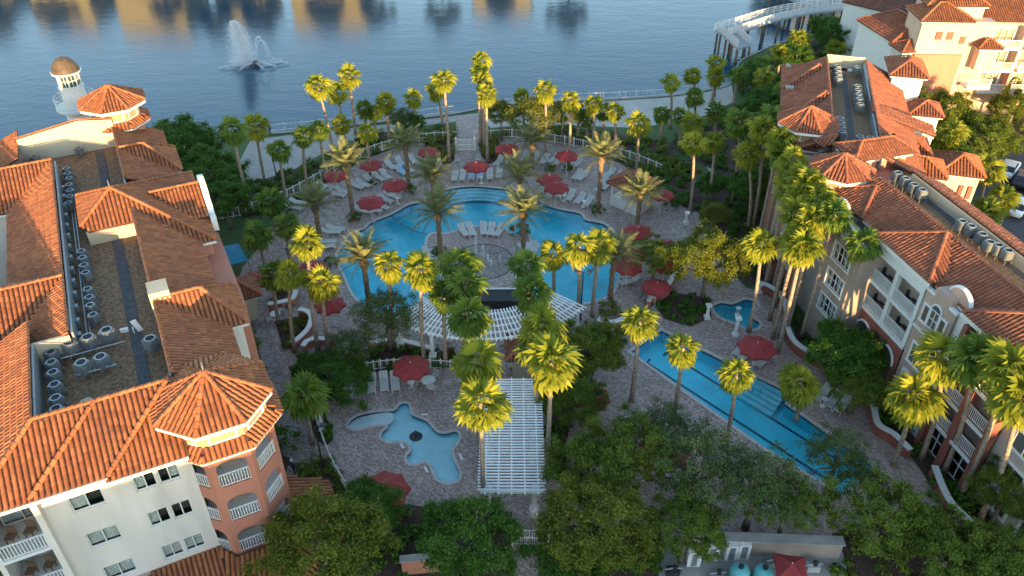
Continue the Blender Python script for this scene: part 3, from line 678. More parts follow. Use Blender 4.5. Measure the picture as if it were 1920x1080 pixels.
# little gable behind the scrolled parapet
rf.plane(F1p((-59.9, -.6, 14.35), (-59.9, 3.0, 14.35), (-57.1, 3.0, 12.95), (-57.1, 2.0, 12.95))); rf.plane(F1p((-59.9, -.6, 14.35), (-59.9, 3.0, 14.35), (-62.7, 3.0, 12.95), (-62.7, 2.0, 12.95))); rf.cap(F1(-59.9, -.6, 14.36), F1(-59.9, 3.0, 14.36))
pts = [(-56.7, 11.8), (-56.7, 13.0), (-57.4, 13.0), (-57.7, 13.55), (-58.5, 13.75), (-58.6, 14.2), (-59.1, 14.65), (-59.9, 14.85), (-60.7, 14.65), (-61.2, 14.2), (-61.3, 13.75), (-62.1, 13.55), (-62.4, 13.0), (-63.1, 13.0), (-63.1, 11.8)]
gable_wall('scrolled_parapet', hotel_w, [F1(a, 3.45, z) for a, z in pts], F1.b, .42, M['white'])
# tan box on the roof edge, siding walls of the roof well
fixn(MB().prism(frect(F1, -47.0, -45.6, -2.2, -1.0), 12.9, 15.0).build('roof_vent_box', M['tan'], hotel_w))
def slab(name, a0, a1, b0, b1, z0, z1, mat): return fixn(MB().prism(frect(F1, a0, a1, b0, b1), z0, z1).build(name, M[mat], hotel_w))
slab('flat_roof', -73, -37.6, -6.95, -1.9, 12.4, ZF, 'flat'); slab('flat_roof', -44.7, -37.6, -9.05, -6.95, 12.4, ZF-.004, 'flat'); slab('flat_roof', -73, -68.8, -9.3, -6.95, 12.4, ZF-.008, 'flat')
slab('siding', -57.25, -57.05, -5.3, -1.2, ZF, 13.85, 'tan'); slab('siding', -44.75, -44.55, -9.3, -6.9, ZF, 14.3, 'tan')
gable_wall('siding', hotel_w, F1p((-73, -9.3, ZF), (-73, -1.9, ZF), (-73, -1.9, 15.2), (-73, -4.5, 15.6), (-73, -9.3, 14.9)), F1.a, .2, M['tan'])
rf.plane(F1p((-73.1, -9.3, 14.95), (-73.1, -4.5, 15.65), (-76.5, -4.5, 13.9), (-76.5, -9.3, 13.2)))
rf.cap(F1(-73.1, -9.3, 14.9), F1(-73.1, -4.5, 15.62), .1); rf.cap(F1(-73.1, -4.5, 15.62), F1(-73.1, -1.9, 15.2), .1)
for a0, a1, b in ((-68.7, -44.7, -6.72), (-44.6, -37.8, -8.85)): slab('parapet_flashing', a0, a1, b-.06, b+.06, ZF, ZT-.02, 'metal')
slab('parapet_flashing', -74, -38.2, -2.1, -1.98, ZF, ZT-.02, 'metal'); slab('parapet_flashing', -37.75, -37.62, -8.8, -2.1, ZF, ZT-.02, 'metal')
for seg in ((-57.0, -37.9, -3.9, -3.2), (-72.5, -63, -3.9, -3.2)): slab('walk_pad', seg[0], seg[1], seg[2], seg[3], ZF+.002, ZF+.03, 'pad')
slab('walk_pad', -38.6, -37.9, -8.4, -3.9, ZF+.002, ZF+.03, 'pad')
for bb in (-6.25, -6.05): slab('pipe', -68, -45, bb, bb+.07, ZF+.1, ZF+.17, 'metal')
for q in range(14): slab('junction_box', -66+q*1.55, -65.65+q*1.55, -6.62, -6.42, ZF+.2+.0, ZF+.75, 'metal')
# walls
def wallseg(name, a0, a1, b0, b1, z0, z1, mat): return slab(name, a0, a1, b0, b1, z0, z1, mat)
wallseg('wall', -75, -47.6, -6.9, 1.55, 0, 12.45, 'salmon'); wallseg('wall', -47.6, -37, -9.6, 1.55, 0, 12.45, 'cream')
wallseg('wall', -57.5, -47.2, 1.5, 3.35, 0, 11.2, 'salmon'); wallseg('wall', -65.3, -54.5, 1.5, 2.6, 0, 12.4, 'pink'); wallseg('wall', -47.6, -43.8, 1.5, 2.6, 0, 12.4, 'cream'); wallseg('wall', -70.6, -66.6, 1.4, 2.0, 0, 12.4, 'cream')
wallseg('wall', -54.3, -47.35, -30, -9.4, 0, 12.5, 'peach'); wallseg('wall', -72, -65.4, -30, -9.4, 0, 12.5, 'cream'); wallseg('wall', -47.3, -37.0, -12.2, -9.5, 0, 12.3, 'peach'); wallseg('wall', -76, -70, -14, -6.9, 0, 12.3, 'salmon')
fascia(hotel_w, F1p((-47.0, -10.6, 12.55), (-47.0, -26, 12.55))); fascia(hotel_w, F1p((-65.0, -10.6, 12.55), (-65.0, -30, 12.55)))
# west-wing windows facing the camera
for aa, bs in ((-47.33, (-12.6, -15.2)), (-65.38, (-13.6, -17.0))):
    for zf in (9.3, 6.3, 3.3):
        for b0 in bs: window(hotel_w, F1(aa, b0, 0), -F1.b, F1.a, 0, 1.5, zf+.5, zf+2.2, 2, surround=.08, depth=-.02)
# front wall with real openings
AF = -34.45; x1 = F1.b; n1 = F1.a; O = F1(AF, -9.55, 0); holes = []
wins = []
for zc in (10.9, 7.9, 4.9):
    wins += [(9.55-8.35, 9.55-6.75, zc-.6, zc+.6, 2), (9.55-5.25, 9.55-4.15, zc-.6, zc+.6, 2), (9.55-4.02, 9.55-2.95, zc-.6, zc+.6, 2)]
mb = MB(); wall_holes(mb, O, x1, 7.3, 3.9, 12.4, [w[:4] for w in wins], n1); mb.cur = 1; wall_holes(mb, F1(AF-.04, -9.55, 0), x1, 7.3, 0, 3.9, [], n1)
mb.build('front_wall', [M['cream'], M['taupe']], hotel_w)
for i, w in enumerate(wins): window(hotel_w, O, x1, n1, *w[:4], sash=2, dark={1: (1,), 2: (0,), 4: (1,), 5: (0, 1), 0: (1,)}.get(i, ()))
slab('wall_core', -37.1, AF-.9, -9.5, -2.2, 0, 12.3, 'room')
mb = MB(); mb.prism(frect(F1, -34.42, -33.7, -9.3, -2.3), 12.18, 12.36); fixn(mb.build('soffit', M['white'], hotel_w))
fascia(hotel_w, F1p((-33.7, -2.3, 12.42), (-33.7, -6.2, 12.42))); fascia(hotel_w, F1p((-33.85, -6.2, 12.6), (-33.85, -9.7, 12.6))); fascia(hotel_w, F1p((-34.05, -9.7, 12.42), (-34.05, -12.6, 12.42)))
# recessed balconies at the left end of the front
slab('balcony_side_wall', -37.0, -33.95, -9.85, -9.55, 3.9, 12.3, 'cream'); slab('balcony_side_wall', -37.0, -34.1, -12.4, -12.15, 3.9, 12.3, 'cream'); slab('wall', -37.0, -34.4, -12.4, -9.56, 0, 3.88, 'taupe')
for zf in (9.05, 6.05, 4.0):
    slab('balcony_slab', -36.9, -33.95, -12.14, -9.86, zf-.22, zf, 'white'); railing(hotel_w, F1(-34.02, -12.1), F1(-34.02, -9.9), zf, 1.0, .15)
    if zf > 5:
        window(hotel_w, F1(-36.45, -12.1, 0), x1, n1, .1, 2.15, zf+.05, zf+2.2, 2, dark=(1,) if zf < 7 else (), depth=.0)
        for dx in (.5, 1.4):
            ch = MB(); c = F1(-35.2, -12.1+dx, zf); ch.box(c+Vector((0, 0, .40)), (.5, .5, .08)); ch.box(c+Vector((0, .22, .66)), (.5, .06, .5)); [ch.box(c+Vector((sx*.2, sy*.2, .19)), (.05, .05, .38)) for sx in (-1, 1) for sy in (-1, 1)]; ch.build('balcony_chair', M['wood'], hotel_w)
# corner turret
turret(hotel_w, rf, F1, -36.4, -.35, 3.05, 13.8, 15.35, 2.75, [9.25, 6.35, 3.5], 2.7, 'salmon', 0, 12.1, facets=[0, 1, 2, 3, 6, 7])
# far turret
turret(hotel_w, rf, F1, -75.2, -1.45, 2.6, 16.0, 17.3, 2.0, [10.0], 2.6, 'pink', 0, 14.2, facets=[0, 1, 2, 6, 7])
# finials
for (a, b, z) in ((-36.4, -.35, 15.4), (-59.9, -3.05, 15.45)):
    mb = MB(); mb.lathe([(.05, 0), (.035, .35), (.01, .7)], F1(a, b, z), 6); mb.build('lightning_rod', M['metal'], hotel_w)
# porch roofs round the foot
rf.plane(F1p((-34.5, -6.2, 3.75), (-34.5, -2.3, 3.75), (-31.5, -2.3, 2.5), (-31.5, -6.2, 2.5))); rf.plane(F1p((-34.7, -14, 3.5), (-34.7, -6.2, 3.5), (-31.2, -6.2, 2.2), (-31.2, -14, 2.2)))
rf.plane(F1p((-34.5, -2.3, 3.75), (-33.4, -1.5, 3.6), (-33.3, .8, 3.6), (-30.6, 1.6, 2.4), (-31.5, -2.3, 2.5)))
rf.plane(F1p((-33.3, .8, 3.6), (-34.6, 2.3, 3.6), (-33.2, 5.0, 2.4), (-30.6, 1.6, 2.4))); rf.plane(F1p((-34.6, 2.3, 3.6), (-38.3, 2.4, 3.6), (-37.7, 5.0, 2.5), (-33.2, 5.0, 2.4)))
fixn(MB().prism(frect(F1, -37.2, -33.6, 2.3, 4.3), 0, 2.5).build('porch_wall', M['brickred'], hotel_w)); fixn(MB().prism(frect(F1, -34.4, -32.2, -12, 1.2), 0, 2.2).build('porch_wall', M['brickred'], hotel_w))
rf.finish(hotel_w, 300)
# pool-side windows
for a in (-42.3, -40.2):
    for zf in (9.2, 6.2): window(hotel_w, F1(a, 1.56, 0), F1.a, F1.b, 0, 1.2, zf+.3, zf+1.8, 2, surround=.08, depth=-.02)
# dish and small roof clutter
mb = MB(); c = F1(-38.4, -6.4, ZF); mb.tube([c, c+Vector((0, 0, 1.35))], .03, 6); mb.lathe([(.32, .10), (.25, .03), (.02, 0)], c+Vector((.05, -.1, 1.35)), 14, cap=False); tag(mb.build('satellite_dish', M['tan'], loc=c), 'small round satellite dish standing at the front edge of the flat roof', 'dish')
mb = MB(); c = F1(-45.2, -3.6, ZF); mb.box(c+Vector((.25, .1, .55)), (.35, .05, .9), (.9, .3, .3), (-.3, .9, 0), (-.3, -.1, .95)); mb.tube([c, c+Vector((0, 0, .5))], .05, 6); mb.box(c+Vector((-.5, -.1, .35)), (.5, .2, .25), (.9, .3, 0), (-.3, .9, 0)); tag(mb.build('antenna_panel', M['white'], loc=c), 'pale tilted antenna panel on the gravel roof between condensers', 'antenna')
def acp(u, v, top=1.2): p = at(u, v, ZF+top); p.z = ZF+.001; return p
sets = [
 ('row in middle of left hotel roof', .66, [(152, 471), (154, 483), (157, 497), (160, 511), (164, 542), (167, 557), (169, 572), (174, 590)]),
 ('row left of the pyramid roof', .62, [(124, 316), (126, 325), (129, 334), (129, 346), (131, 357), (131, 368), (128, 380)]),
 ('row by front left parapet', .74, [(95, 660), (96, 679), (99, 698), (102, 721), (104, 746), (105, 766)]),
 ('cluster below the far tan siding', .62, [(62, 272), (63, 283), (64, 294), (96, 265), (98, 277), (143, 258), (144, 267), (147, 278)])]
for desc, sc_, lst in sets:
    for k, (u, v) in enumerate(lst): ac_unit(acp(u, v, 1.25*sc_), -t, 'condenser, %s from far end of %s' % (ORD[k], desc), 'rooftop condensers on the left hotel', sc_)
for u, v, d in ((198, 616, 'right of the three'), (163, 629, 'middle of the three'), (128, 640, 'left of the three')): ac_unit(acp(u, v), -t, 'large sunlit condenser, %s in the upper row on a shared rail' % d, 'rooftop condensers on the left hotel', .86)
for u, v, d in ((151, 677, 'left'), (187, 666, 'right')): ac_unit(acp(u, v), -t, 'large condenser, %s of the pair nearest the orange front slope' % d, 'rooftop condensers on the left hotel', .86)
ac_unit(acp(280, 632), -t, 'lone large condenser standing apart on the gravel roof', 'rooftop condensers on the left hotel', .86)
for nm, a0, b0, b1 in (('upper', -44.0, -7.7, -4.2), ('lower', -42.0, -6.9, -4.8)):
    mb = MB(); p, q = F1(a0, b0, ZF+.5), F1(a0, b1, ZF+.5); mb.tube([p, q], .045, 6)
    for k in range(4): e = p.lerp(q, k/3); mb.tube([(e.x, e.y, ZF), e], .035, 6)
    tag(mb.build('pipe_rail', M['metal'], loc=(p.x, p.y, ZF)), 'low galvanised pipe rail in front of the %s big condensers' % nm, 'rail')
# lighthouse
lh = Vector((-43.6, 76.5, 0)); LH = thing('lighthouse', 'white lighthouse with gallery rail and brown dome behind the left hotel', 'lighthouse', lh)
mb = MB(); mb.lathe([(1.5, 0), (1.25, 10.9)], lh, 28); mb.build('tower_wall', M['white'], LH, True)
mb = MB(); mb.lathe([(1.2, 10.55), (1.95, 10.95), (2.0, 11.2), (1.1, 11.2)], lh, 28, cap=False); mb.build('gallery', M['white'], LH)
mb = MB()
for k in range(20):
    a = 2*math.pi*k/20; p = lh+Vector((1.93*math.cos(a), 1.93*math.sin(a), 11.2)); mb.tube([p, p+Vector((0, 0, 1.1))], .028, 5)
for z in (11.55, 11.9, 12.28): mb.tube([lh+Vector((1.93*math.cos(2*math.pi*k/20), 1.93*math.sin(2*math.pi*k/20), z)) for k in range(21)], .03, 5, cap=False)
mb.build('gallery_rail', M['white'], LH)
mb = MB(); mb.lathe([(1.15, 11.2), (1.1, 13.1), (1.2, 13.15), (1.2, 13.3), (.9, 13.3)], lh, 28); mb.build('lantern_base', M['white'], LH)
mb = MB(); mb.lathe([(.93, 13.3), (.93, 14.65)], lh, 8, math.pi/8); mb.build('lantern_glass', plain('lantern_glass', (.04, .07, .07), .08, .3, 2), LH)
for k in range(8):
    a = math.pi/8+k*math.pi/4; b = a+math.pi/4; p = lh+Vector((.97*math.cos(a), .97*math.sin(a), 13.3)); q = lh+Vector((.97*math.cos(b), .97*math.sin(b), 13.3)); mb = MB(); up = Vector((0, 0, 1))
    mb.tube([p, p+up*1.36], .07, 5); m_ = (p+q)/2; mb.tube([m_, m_+up*1.36], .03, 4); mb.tube([p+up*.68, q+up*.68], .03, 4); mb.tube([p+up*.05, q+up*.05], .05, 4); mb.build('lantern_frame', M['white'], LH)
mb = MB(); mb.lathe([(.95, 14.6), (1.38, 14.68), (1.42, 14.82), (1.1, 14.86)], lh, 16, cap=False); mb.build('lantern_eave', M['white'], LH)
mb = MB(); mb.lathe([(1.32, 14.83), (1.18, 15.2), (.95, 15.65), (.62, 16.0), (.25, 16.16), (.02, 16.2)], lh, 16, math.pi/16); mb.build('dome', plain('bronze_dome', (.075, .048, .026), .7, .35, 1.8), LH)
# ================================================================== right hotel (near wing)
F2 = Frame((.23, -.973), (-.973, -.23))
hotel_e = thing('hotel_building', 'long terracotta roofed hotel with balconies along the right side', 'building', F2(-40, -43, 0))
def F2p(*ps): return [F2(*p) for p in ps]
def slab2(name, a0, a1, b0, b1, z0, z1, mat, par=None, F=F2): return fixn(MB().prism(frect(F, a0, a1, b0, b1), z0, z1).build(name, M[mat], par or hotel_e))
r2 = Roof('tile_dark'); E0, T0 = 11.5, 13.05
r2.plane(F2p((-50.5, -42.3, T0), (-20, -42.3, T0), (-20, -39.2, E0), (-50.5, -39.2, E0)))
def tri_bay(a0, a1, be, off=.32, F=F2, R=r2, bt=-42.3, E=E0):
    am = (a0+a1)/2; w = min((a1-a0)/2, be-bt+.3); ap = F(am, be-w, E+off+w*.5)
    c0, c1 = F(a0, be, E+off), F(a1, be, E+off)
    if (a1-a0)/2 > w:
        p, q = F(a0+w, be-w, E+off+w*.5), F(a1-w, be-w, E+off+w*.5)
        R.plane([c0, c1, q, p]); R.cap(p, c0); R.cap(q, c1); e0, e1 = p, q
    else:
        R.plane([c0, c1, ap]); R.cap(ap, c0); R.cap(ap, c1); e0 = e1 = ap
    R.plane([c1, F(a1, be-1.0-w*.15, E+off), F(am+.05 if e1 is ap else a1-w+.3, be-w-.3, E+off+w*.5), e1]); R.plane([c0, F(a0, be-1.0-w*.15, E+off), F(am-.05 if e0 is ap else a0+w-.3, be-w-.3, E+off+w*.5), e0])
tri_bay(-51.2, -46.4, -39.0, .18); tri_bay(-44.0, -37.55, -38.5, .32); tri_bay(-34.2, -26.5, -38.6, .32)
r2.cap(F2(-49.5, -42.3, T0), F2(-20, -42.3, T0), .09); r2.cap(F2(-50.5, -45.75, 12.95), F2(-20, -45.75, 12.95), .16)
r2.plane(F2p((-50.5, -45.75, 12.9), (-20, -45.75, 12.9), (-20, -49.2, 11.2), (-50.5, -49.2, 11.2)))
slab2('flat_roof', -50.5, -20, -45.7, -42.35, 11.7, 12.0, 'flat'); slab2('parapet_siding', -50, -20, -45.7, -45.5, 12.0, 12.88, 'tan'); slab2('parapet_flashing', -50, -20, -42.55, -42.42, 12.0, 12.98, 'metal')
slab2('walk_pad', -50, -20, -45.4, -44.9, 12.002, 12.03, 'pad')
slab2('wall', -51.5, -20, -48.6, -39.75, 0, 11.35, 'taupe')
fascia(hotel_e, F2p((-46.4, -39.2, E0), (-44.0, -39.2, E0))); fascia(hotel_e, F2p((-37.5, -39.2, E0), (-34.2, -39.2, E0))); fascia(hotel_e, F2p((-44.0, -38.5, E0+.32), (-37.55, -38.5, E0+.32)), .3); fascia(hotel_e, F2p((-34.2, -38.6, E0+.32), (-26.5, -38.6, E0+.32)), .3)
xb, nb = F2.a, F2.b
def holed(par, F, b, a0, a1, z0, z1, holes, mat, back=.7):
    mb = MB(); wall_holes(mb, F(a0, b, 0), F.a, a1-a0, z0, z1, holes, F.b); o = mb.build('wall', M[mat], par); return o
# taupe bay with three paired windows
hs = [(.95, 3.2, z-.75, z+.75) for z in (9.0, 6.5, 4.0)]
holed(hotel_e, F2, -37.35, -47.5, -43.2, 0, 10.6, hs, 'taupe')
for h in hs: window(hotel_e, F2(-47.5, -37.35, 0), xb, nb, *h, sash=4, surround=.12, mid=True, dark=(1,))
slab2('wall', -47.48, -43.22, -39.9, -38.2, 0, 10.55, 'taupe'); slab2('wall', -47.5, -47.3, -38.2, -37.36, 0, 10.6, 'taupe'); slab2('wall', -43.4, -43.2, -38.2, -37.36, 0, 10.6, 'taupe')
slab2('cornice', -47.6, -43.1, -39.0, -37.22, 10.6, 10.82, 'white')
# round pediment and stepped parapet above
def pediment(am, b, z0, r, par, F=F2, mat='beige', trim=True):
    k = 12; pts = [F(am+r*math.cos(math.pi*i/k), b, z0+r*.95*math.sin(math.pi*i/k)) for i in range(k+1)]
    gable_wall('pediment', par, pts, F.b, .35, M[mat])
    if trim:
        mb = MB(); mb.tube([p+F.b*-.17 for p in pts], .17, 6); mb.build('pediment_trim', M['white'], par)
pediment(-48.7, -38.6, 11.0, 1.05, hotel_e); slab2('wall', -51.0, -47.4, -39.9, -38.6, 0, 11.0, 'beige')
window(hotel_e, F2(-50.3, -38.6, 0), xb, nb, .4, 2.3, 8.6, 10.3, 3, surround=.12, depth=-.02); window(hotel_e, F2(-50.3, -38.6, 0), xb, nb, .4, 2.3, 5.8, 7.5, 3, surround=.12, depth=-.02)
gable_wall('stepped_parapet', hotel_e, F2p((-47.5, -37.5, 10.6), (-43.2, -37.5, 10.6), (-43.2, -37.5, 11.0), (-44.4, -37.5, 11.05), (-44.7, -37.5, 11.5), (-46.2, -37.5, 11.5), (-46.5, -37.5, 11.05), (-47.5, -37.5, 11.0)), nb, .3, M['white'])
# balcony bay: columns, slabs, rails, red base with arches
def balcony_bay(a0, a1, b, floors, base_mat, back_mat, ztop, ncol=3, roundarch=True, colmat='white'):
    for zf in floors:
        slab2('balcony_slab', a0, a1, b-2.0, b+.05, zf-.3, zf, 'white')
        step = (a1-a0)/(ncol-1)
        for k in range(ncol-1): railing(hotel_e, F2(a0+step*k+.15, b-.08), F2(a0+step*(k+1)-.15, b-.08), zf, .95, .14)
        for k in range(ncol): slab2('column', a0+step*k-.17+(.17 if k == 0 else -.17 if k == ncol-1 else 0), a0+step*k+.17+(.17 if k == 0 else -.17 if k == ncol-1 else 0), b-.4, b-.02, zf, zf+2.2, colmat)
        for k in range(ncol-1):
            window(hotel_e, F2(a0+step*k, b-1.98, 0), xb, nb, .5, step-.5, zf+.05, zf+2.0, 2, dark=(k,), depth=-.02)
            c = F2(a0+step*(k+.5), b-.95, zf); mb = MB()
            mb.lathe([(.28, .55), (.28, .6)], c, 10); mb.tube([c, c+Vector((0, 0, .55))], .04, 5)
            for sx in (-.6, .6): q = c+F2.a*sx; mb.box(q+Vector((0, 0, .4)), (.45, .45, .07)); mb.box(q+F2.a*(.2 if sx > 0 else -.2)+Vector((0, 0, .7)), (.08, .45, .5), F2.a, F2.b)
            tag(mb.build('balcony_furniture', M['iron'], hotel_e), kind='stuff')
    slab2('back_wall', a0, a1, b-2.3, b-2.0, 0, ztop, back_mat); slab2('balcony_beam', a0, a1, b-.42, b-.0, floors[0]+2.2, ztop, 'white')
    for e0, e1 in ((a0, a0+.16), (a1-.16, a1)): slab2('side_wall', e0, e1, b-2.0, b-.42, floors[-1], ztop, back_mat)
    zb = floors[-1]-.3; mb = MB(); w = (a1-a0)/2
    if roundarch:
        for k in range(2): arch_facet(mb, F2(a0+w*k, b), F2(a0+w*(k+1), b), 0, zb, .45, .05, zb-2.0, 1.2, nb, .5)
        o = mb.build('base_wall', M[base_mat], hotel_e)
        for k in range(2):
            m2 = MB(); pts = [F2(a0+w*k+w/2+(w/2-.45)*math.cos(math.pi*i/10), b+.03, zb-2.0+1.2*math.sin(math.pi*i/10)) for i in range(11)]; m2.tube(pts, .1, 5); m2.build('arch_trim', M['white'], hotel_e)
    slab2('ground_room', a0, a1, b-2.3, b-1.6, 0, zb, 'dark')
balcony_bay(-43.8, -37.9, -38.75, [8.2, 5.7], 'brickred', 'dustpink', 11.45)
slab2('wall', -44.4, -43.8, -39.9, -38.75, 0, 11.4, 'white')
# gable bay with arched window
gable_wall('gable_wall', hotel_e, F2p((-37.7, -38.7, 0), (-34.6, -38.7, 0), (-34.6, -38.7, 11.2), (-35.2, -38.7, 11.3), (-35.4, -38.7, 11.9), (-36.9, -38.7, 11.9), (-37.1, -38.7, 11.3), (-37.7, -38.7, 11.2)), nb, 1.3, M['dustpink'])
pediment(-35.4, -39.2, 11.7, 1.0, hotel_e, mat='dustpink'); slab2('gable_trim', -37.75, -36.8, -38.9, -38.6, 11.22, 11.4, 'white'); slab2('gable_trim', -35.3, -34.5, -38.9, -38.6, 11.22, 11.4, 'white'); slab2('string_course', -37.75, -34.55, -38.9, -38.58, 8.0, 8.2, 'white')
window(hotel_e, F2(-37.7, -38.7, 0), xb, nb, .35, .95, 8.8, 10.2, 1, surround=.1, depth=-.03); window(hotel_e, F2(-37.7, -38.7, 0), xb, nb, 2.05, 2.65, 8.8, 10.2, 1, surround=.1, depth=-.03); window(hotel_e, F2(-37.7, -38.7, 0), xb, nb, 1.05, 1.95, 8.8, 10.3, 2, surround=.0, mid=True, depth=-.03)
mb = MB(); ac = F2(-37.7+1.5, -38.64, 10.3); mb.poly([ac+xb*.45*math.cos(math.pi*i/10)+Vector((0, 0, .45*math.sin(math.pi*i/10))) for i in range(11)]); mb.build('arched_pane', plain('arch_glass', (.06, .08, .09), .1, .2), hotel_e)
mb = MB(); mb.tube([ac+xb*.5*math.cos(math.pi*i/10)+Vector((0, 0, .5*math.sin(math.pi*i/10))) for i in range(11)], .07, 5); mb.build('arch_trim', M['white'], hotel_e)
for z in (5.2, 2.6): window(hotel_e, F2(-37.7, -38.7, 0), xb, nb, .6, 2.4, z, z+1.7, 3, surround=.12, depth=-.03)
# red bay
for zf in (8.2, 5.7, 3.2):
    slab2('balcony_slab', -33.6, -28.6, -40.2, -38.5, zf-.3, zf, 'brickred')
    for (p, q) in ((-33.2, -31.4), (-30.8, -29.0)): railing(hotel_e, F2(p, -38.58), F2(q, -38.58), zf, .95, .14); slab2('balcony_kerb', p-.1, q+.1, -38.6, -38.38, zf-.28, zf-.02, 'white'); window(hotel_e, F2(p, -40.15, 0), xb, nb, .1, 1.7, zf+.05, zf+2.0, 2, dark=(0, 1), depth=-.02)
for (a0, a1) in ((-33.6, -33.2), (-31.4, -30.8), (-29.0, -28.6)): slab2('pier', a0, a1, -39.2, -38.45, 0, 11.3, 'brickred')
slab2('back_wall', -33.6, -28.6, -40.5, -40.2, 0, 11.3, 'dustpink')
for p in (-33.2, -30.8): window(hotel_e, F2(p, -39.0, 0), xb, nb, 0, 1.8, .2, 2.8, 2, dark=(0, 1), mid=True, depth=-.02)
slab2('capital', -31.5, -30.7, -39.3, -38.3, 8.2, 8.9, 'white')
slab2('wall', -34.6, -33.6, -39.9, -38.9, 0, 11.4, 'white')
slab2('wall', -28.6, -20, -40.2, -39.4, 0, 11.3, 'beige'); slab2('string_course', -28.6, -20, -39.42, -39.28, 2.7, 2.9, 'white')
for a in (-27.6, -24.6):
    for z in (8.6, 5.9, 3.3, .7): window(hotel_e, F2(a, -39.4, 0), xb, nb, 0, 1.9, z, z+1.5, 2, surround=.12, depth=-.03)
# corner turret and balcony stack beside it
turret(hotel_e, r2, F2, -52.3, -40.5, 2.45, 12.8, 14.1, 2.05, [8.0, 5.4, 2.8], 2.4, 'salmon', 0, 11.3, facets=[0, 1, 2, 3])
for zf in (8.2, 5.7, 3.2):
    slab2('balcony_slab', -54.5, -51.2, -39.0, -37.6, zf-.25, zf, 'white'); railing(hotel_e, F2(-54.4, -37.66), F2(-51.3, -37.66), zf, .95, .14); window(hotel_e, F2(-54.4, -38.9, 0), xb, nb, .2, 2.9, zf+.05, zf+2.0, 2, dark=(0, 1), depth=-.02)
for a in (-54.5, -51.3): slab2('column', a-.15, a+.15, -37.95, -37.6, 0, 11.2, 'salmon')
slab2('wall', -56, -51.2, -41, -38.95, 0, 11.2, 'salmon')
r2.finish(hotel_e, 300)
k = 0
acR = [(1683, 326), (1698, 336), (1714, 348), (1729, 358), (1804, 417), (1821, 426), (1842, 441), (1856, 456), (1872, 462), (1890, 472)]
for k, (u, v) in enumerate(acR):
    p = at(u, v, 12.9); p.z = 12.001; d = 'far' if k < 4 else 'near'; j = k if k < 4 else k-4
    ac_unit(p, .23, 'condenser on the right hotel roof strip, %s in the %s group' % (ORD[j], d), 'condensers on the right hotel', .8)
for k, (a0, a1) in enumerate(((-49.5, -46.6), (-41.5, -36.5))):
    mb = MB(); p, q = F2(a0, -42.95, 12.6), F2(a1, -42.95, 12.6); mb.tube([p, q], .05, 6)
    for j in range(5): e = p.lerp(q, j/4); mb.tube([(e.x, e.y, 12.0), e], .05, 6)
    tag(mb.build('pipe_rail', M['tan'], loc=(p.x, p.y, 12)), 'pale pipe rail before the %s condensers on the right hotel roof' % ('far', 'near')[k], 'rail')
# ------------------------------------------------------------------ far wing
F3 = Frame((-.267, -.964), (-.964, .267))
wing = thing('hotel_building', 'far right hotel wing with sunken flat roof beside the lakeside palms', 'building', F3(-80, -12, 0))
def F3p(*ps): return [F3(*p) for p in ps]
r3 = Roof('tile_dark')
r3.plane(F3p((-91, -9.9, 13.0), (-70.5, -9.9, 13.0), (-70.5, -5.9, 11.1), (-91, -5.9, 11.1)))
r3.plane(F3p((-91, -13.8, 13.0), (-68, -13.8, 13.0), (-68, -17.6, 11.2), (-91, -17.6, 11.2)))
def bay3(a0, a1, be, off): tri_bay(a0, a1, be, off, F3, r3, -9.9, 11.1)
bay3(-91.5, -84.6, -5.6, .25); bay3(-84.2, -76.5, -5.6, .25)
r3.cap(F3(-91, -9.9, 13.0), F3(-70.5, -9.9, 13.0), .1); r3.cap(F3(-91, -13.8, 13), F3(-68, -13.8, 13), .1)
r3.plane(F3p((-80, -13.5, 13.0), (-77.5, -13.5, 13.0), (-77.5, -19.5, 11.2), (-80, -19.5, 11.2)))
def slab3(name, a0, a1, b0, b1, z0, z1, mat): return slab2(name, a0, a1, b0, b1, z0, z1, mat, wing, F3)
slab3('flat_roof', -90, -68, -13.75, -9.95, 11.7, 12.0, 'flat'); slab3('parapet_siding', -91, -90.8, -13.8, -9.9, 12.0, 13.3, 'tan'); slab3('parapet_flashing', -90, -68, -13.7, -13.55, 12.0, 12.9, 'metal')
slab3('walk_pad', -89, -69, -12.0, -11.5, 12.002, 12.03, 'pad')
slab3('wall', -91, -70, -17.2, -6.4, 0, 11.0, 'peach'); slab3('wall', -70, -66, -15, -9.0, 0, 11.6, 'salmon')
for a in (-89.5, -87, -83, -80, -78):
    for z in (8.4, 5.8): window(wing, F3(a, -6.4, 0), F3.a, F3.b, 0, 1.3, z, z+1.5, 2, surround=.1, depth=-.02)
for a, z in ((-90.5, 11.1), (-84.3, 11.1)): 
    c = F3(a, -5.5, 11.0); slab3('dormer_vent', a-.4, a+.4, -6.7, -5.9, 10.6, 11.9, 'taupe')
turret(wing, r3, F3, -73.6, -7.7, 2.6, 13.0, 14.4, 2.2, [8.4, 5.8], 2.4, 'salmon', 0, 11.4, facets=[0, 1, 2, 7])
r3.plane(F3p((-72.5, -10.2, 13.3), (-70.6, -10.2, 13.3), (-70.6, -8.3, 12.5), (-72.5, -8.3, 12.5))); r3.plane(F3p((-70.6, -10.2, 13.3), (-70.6, -8.3, 12.5), (-69.7, -9.3, 12.4)))
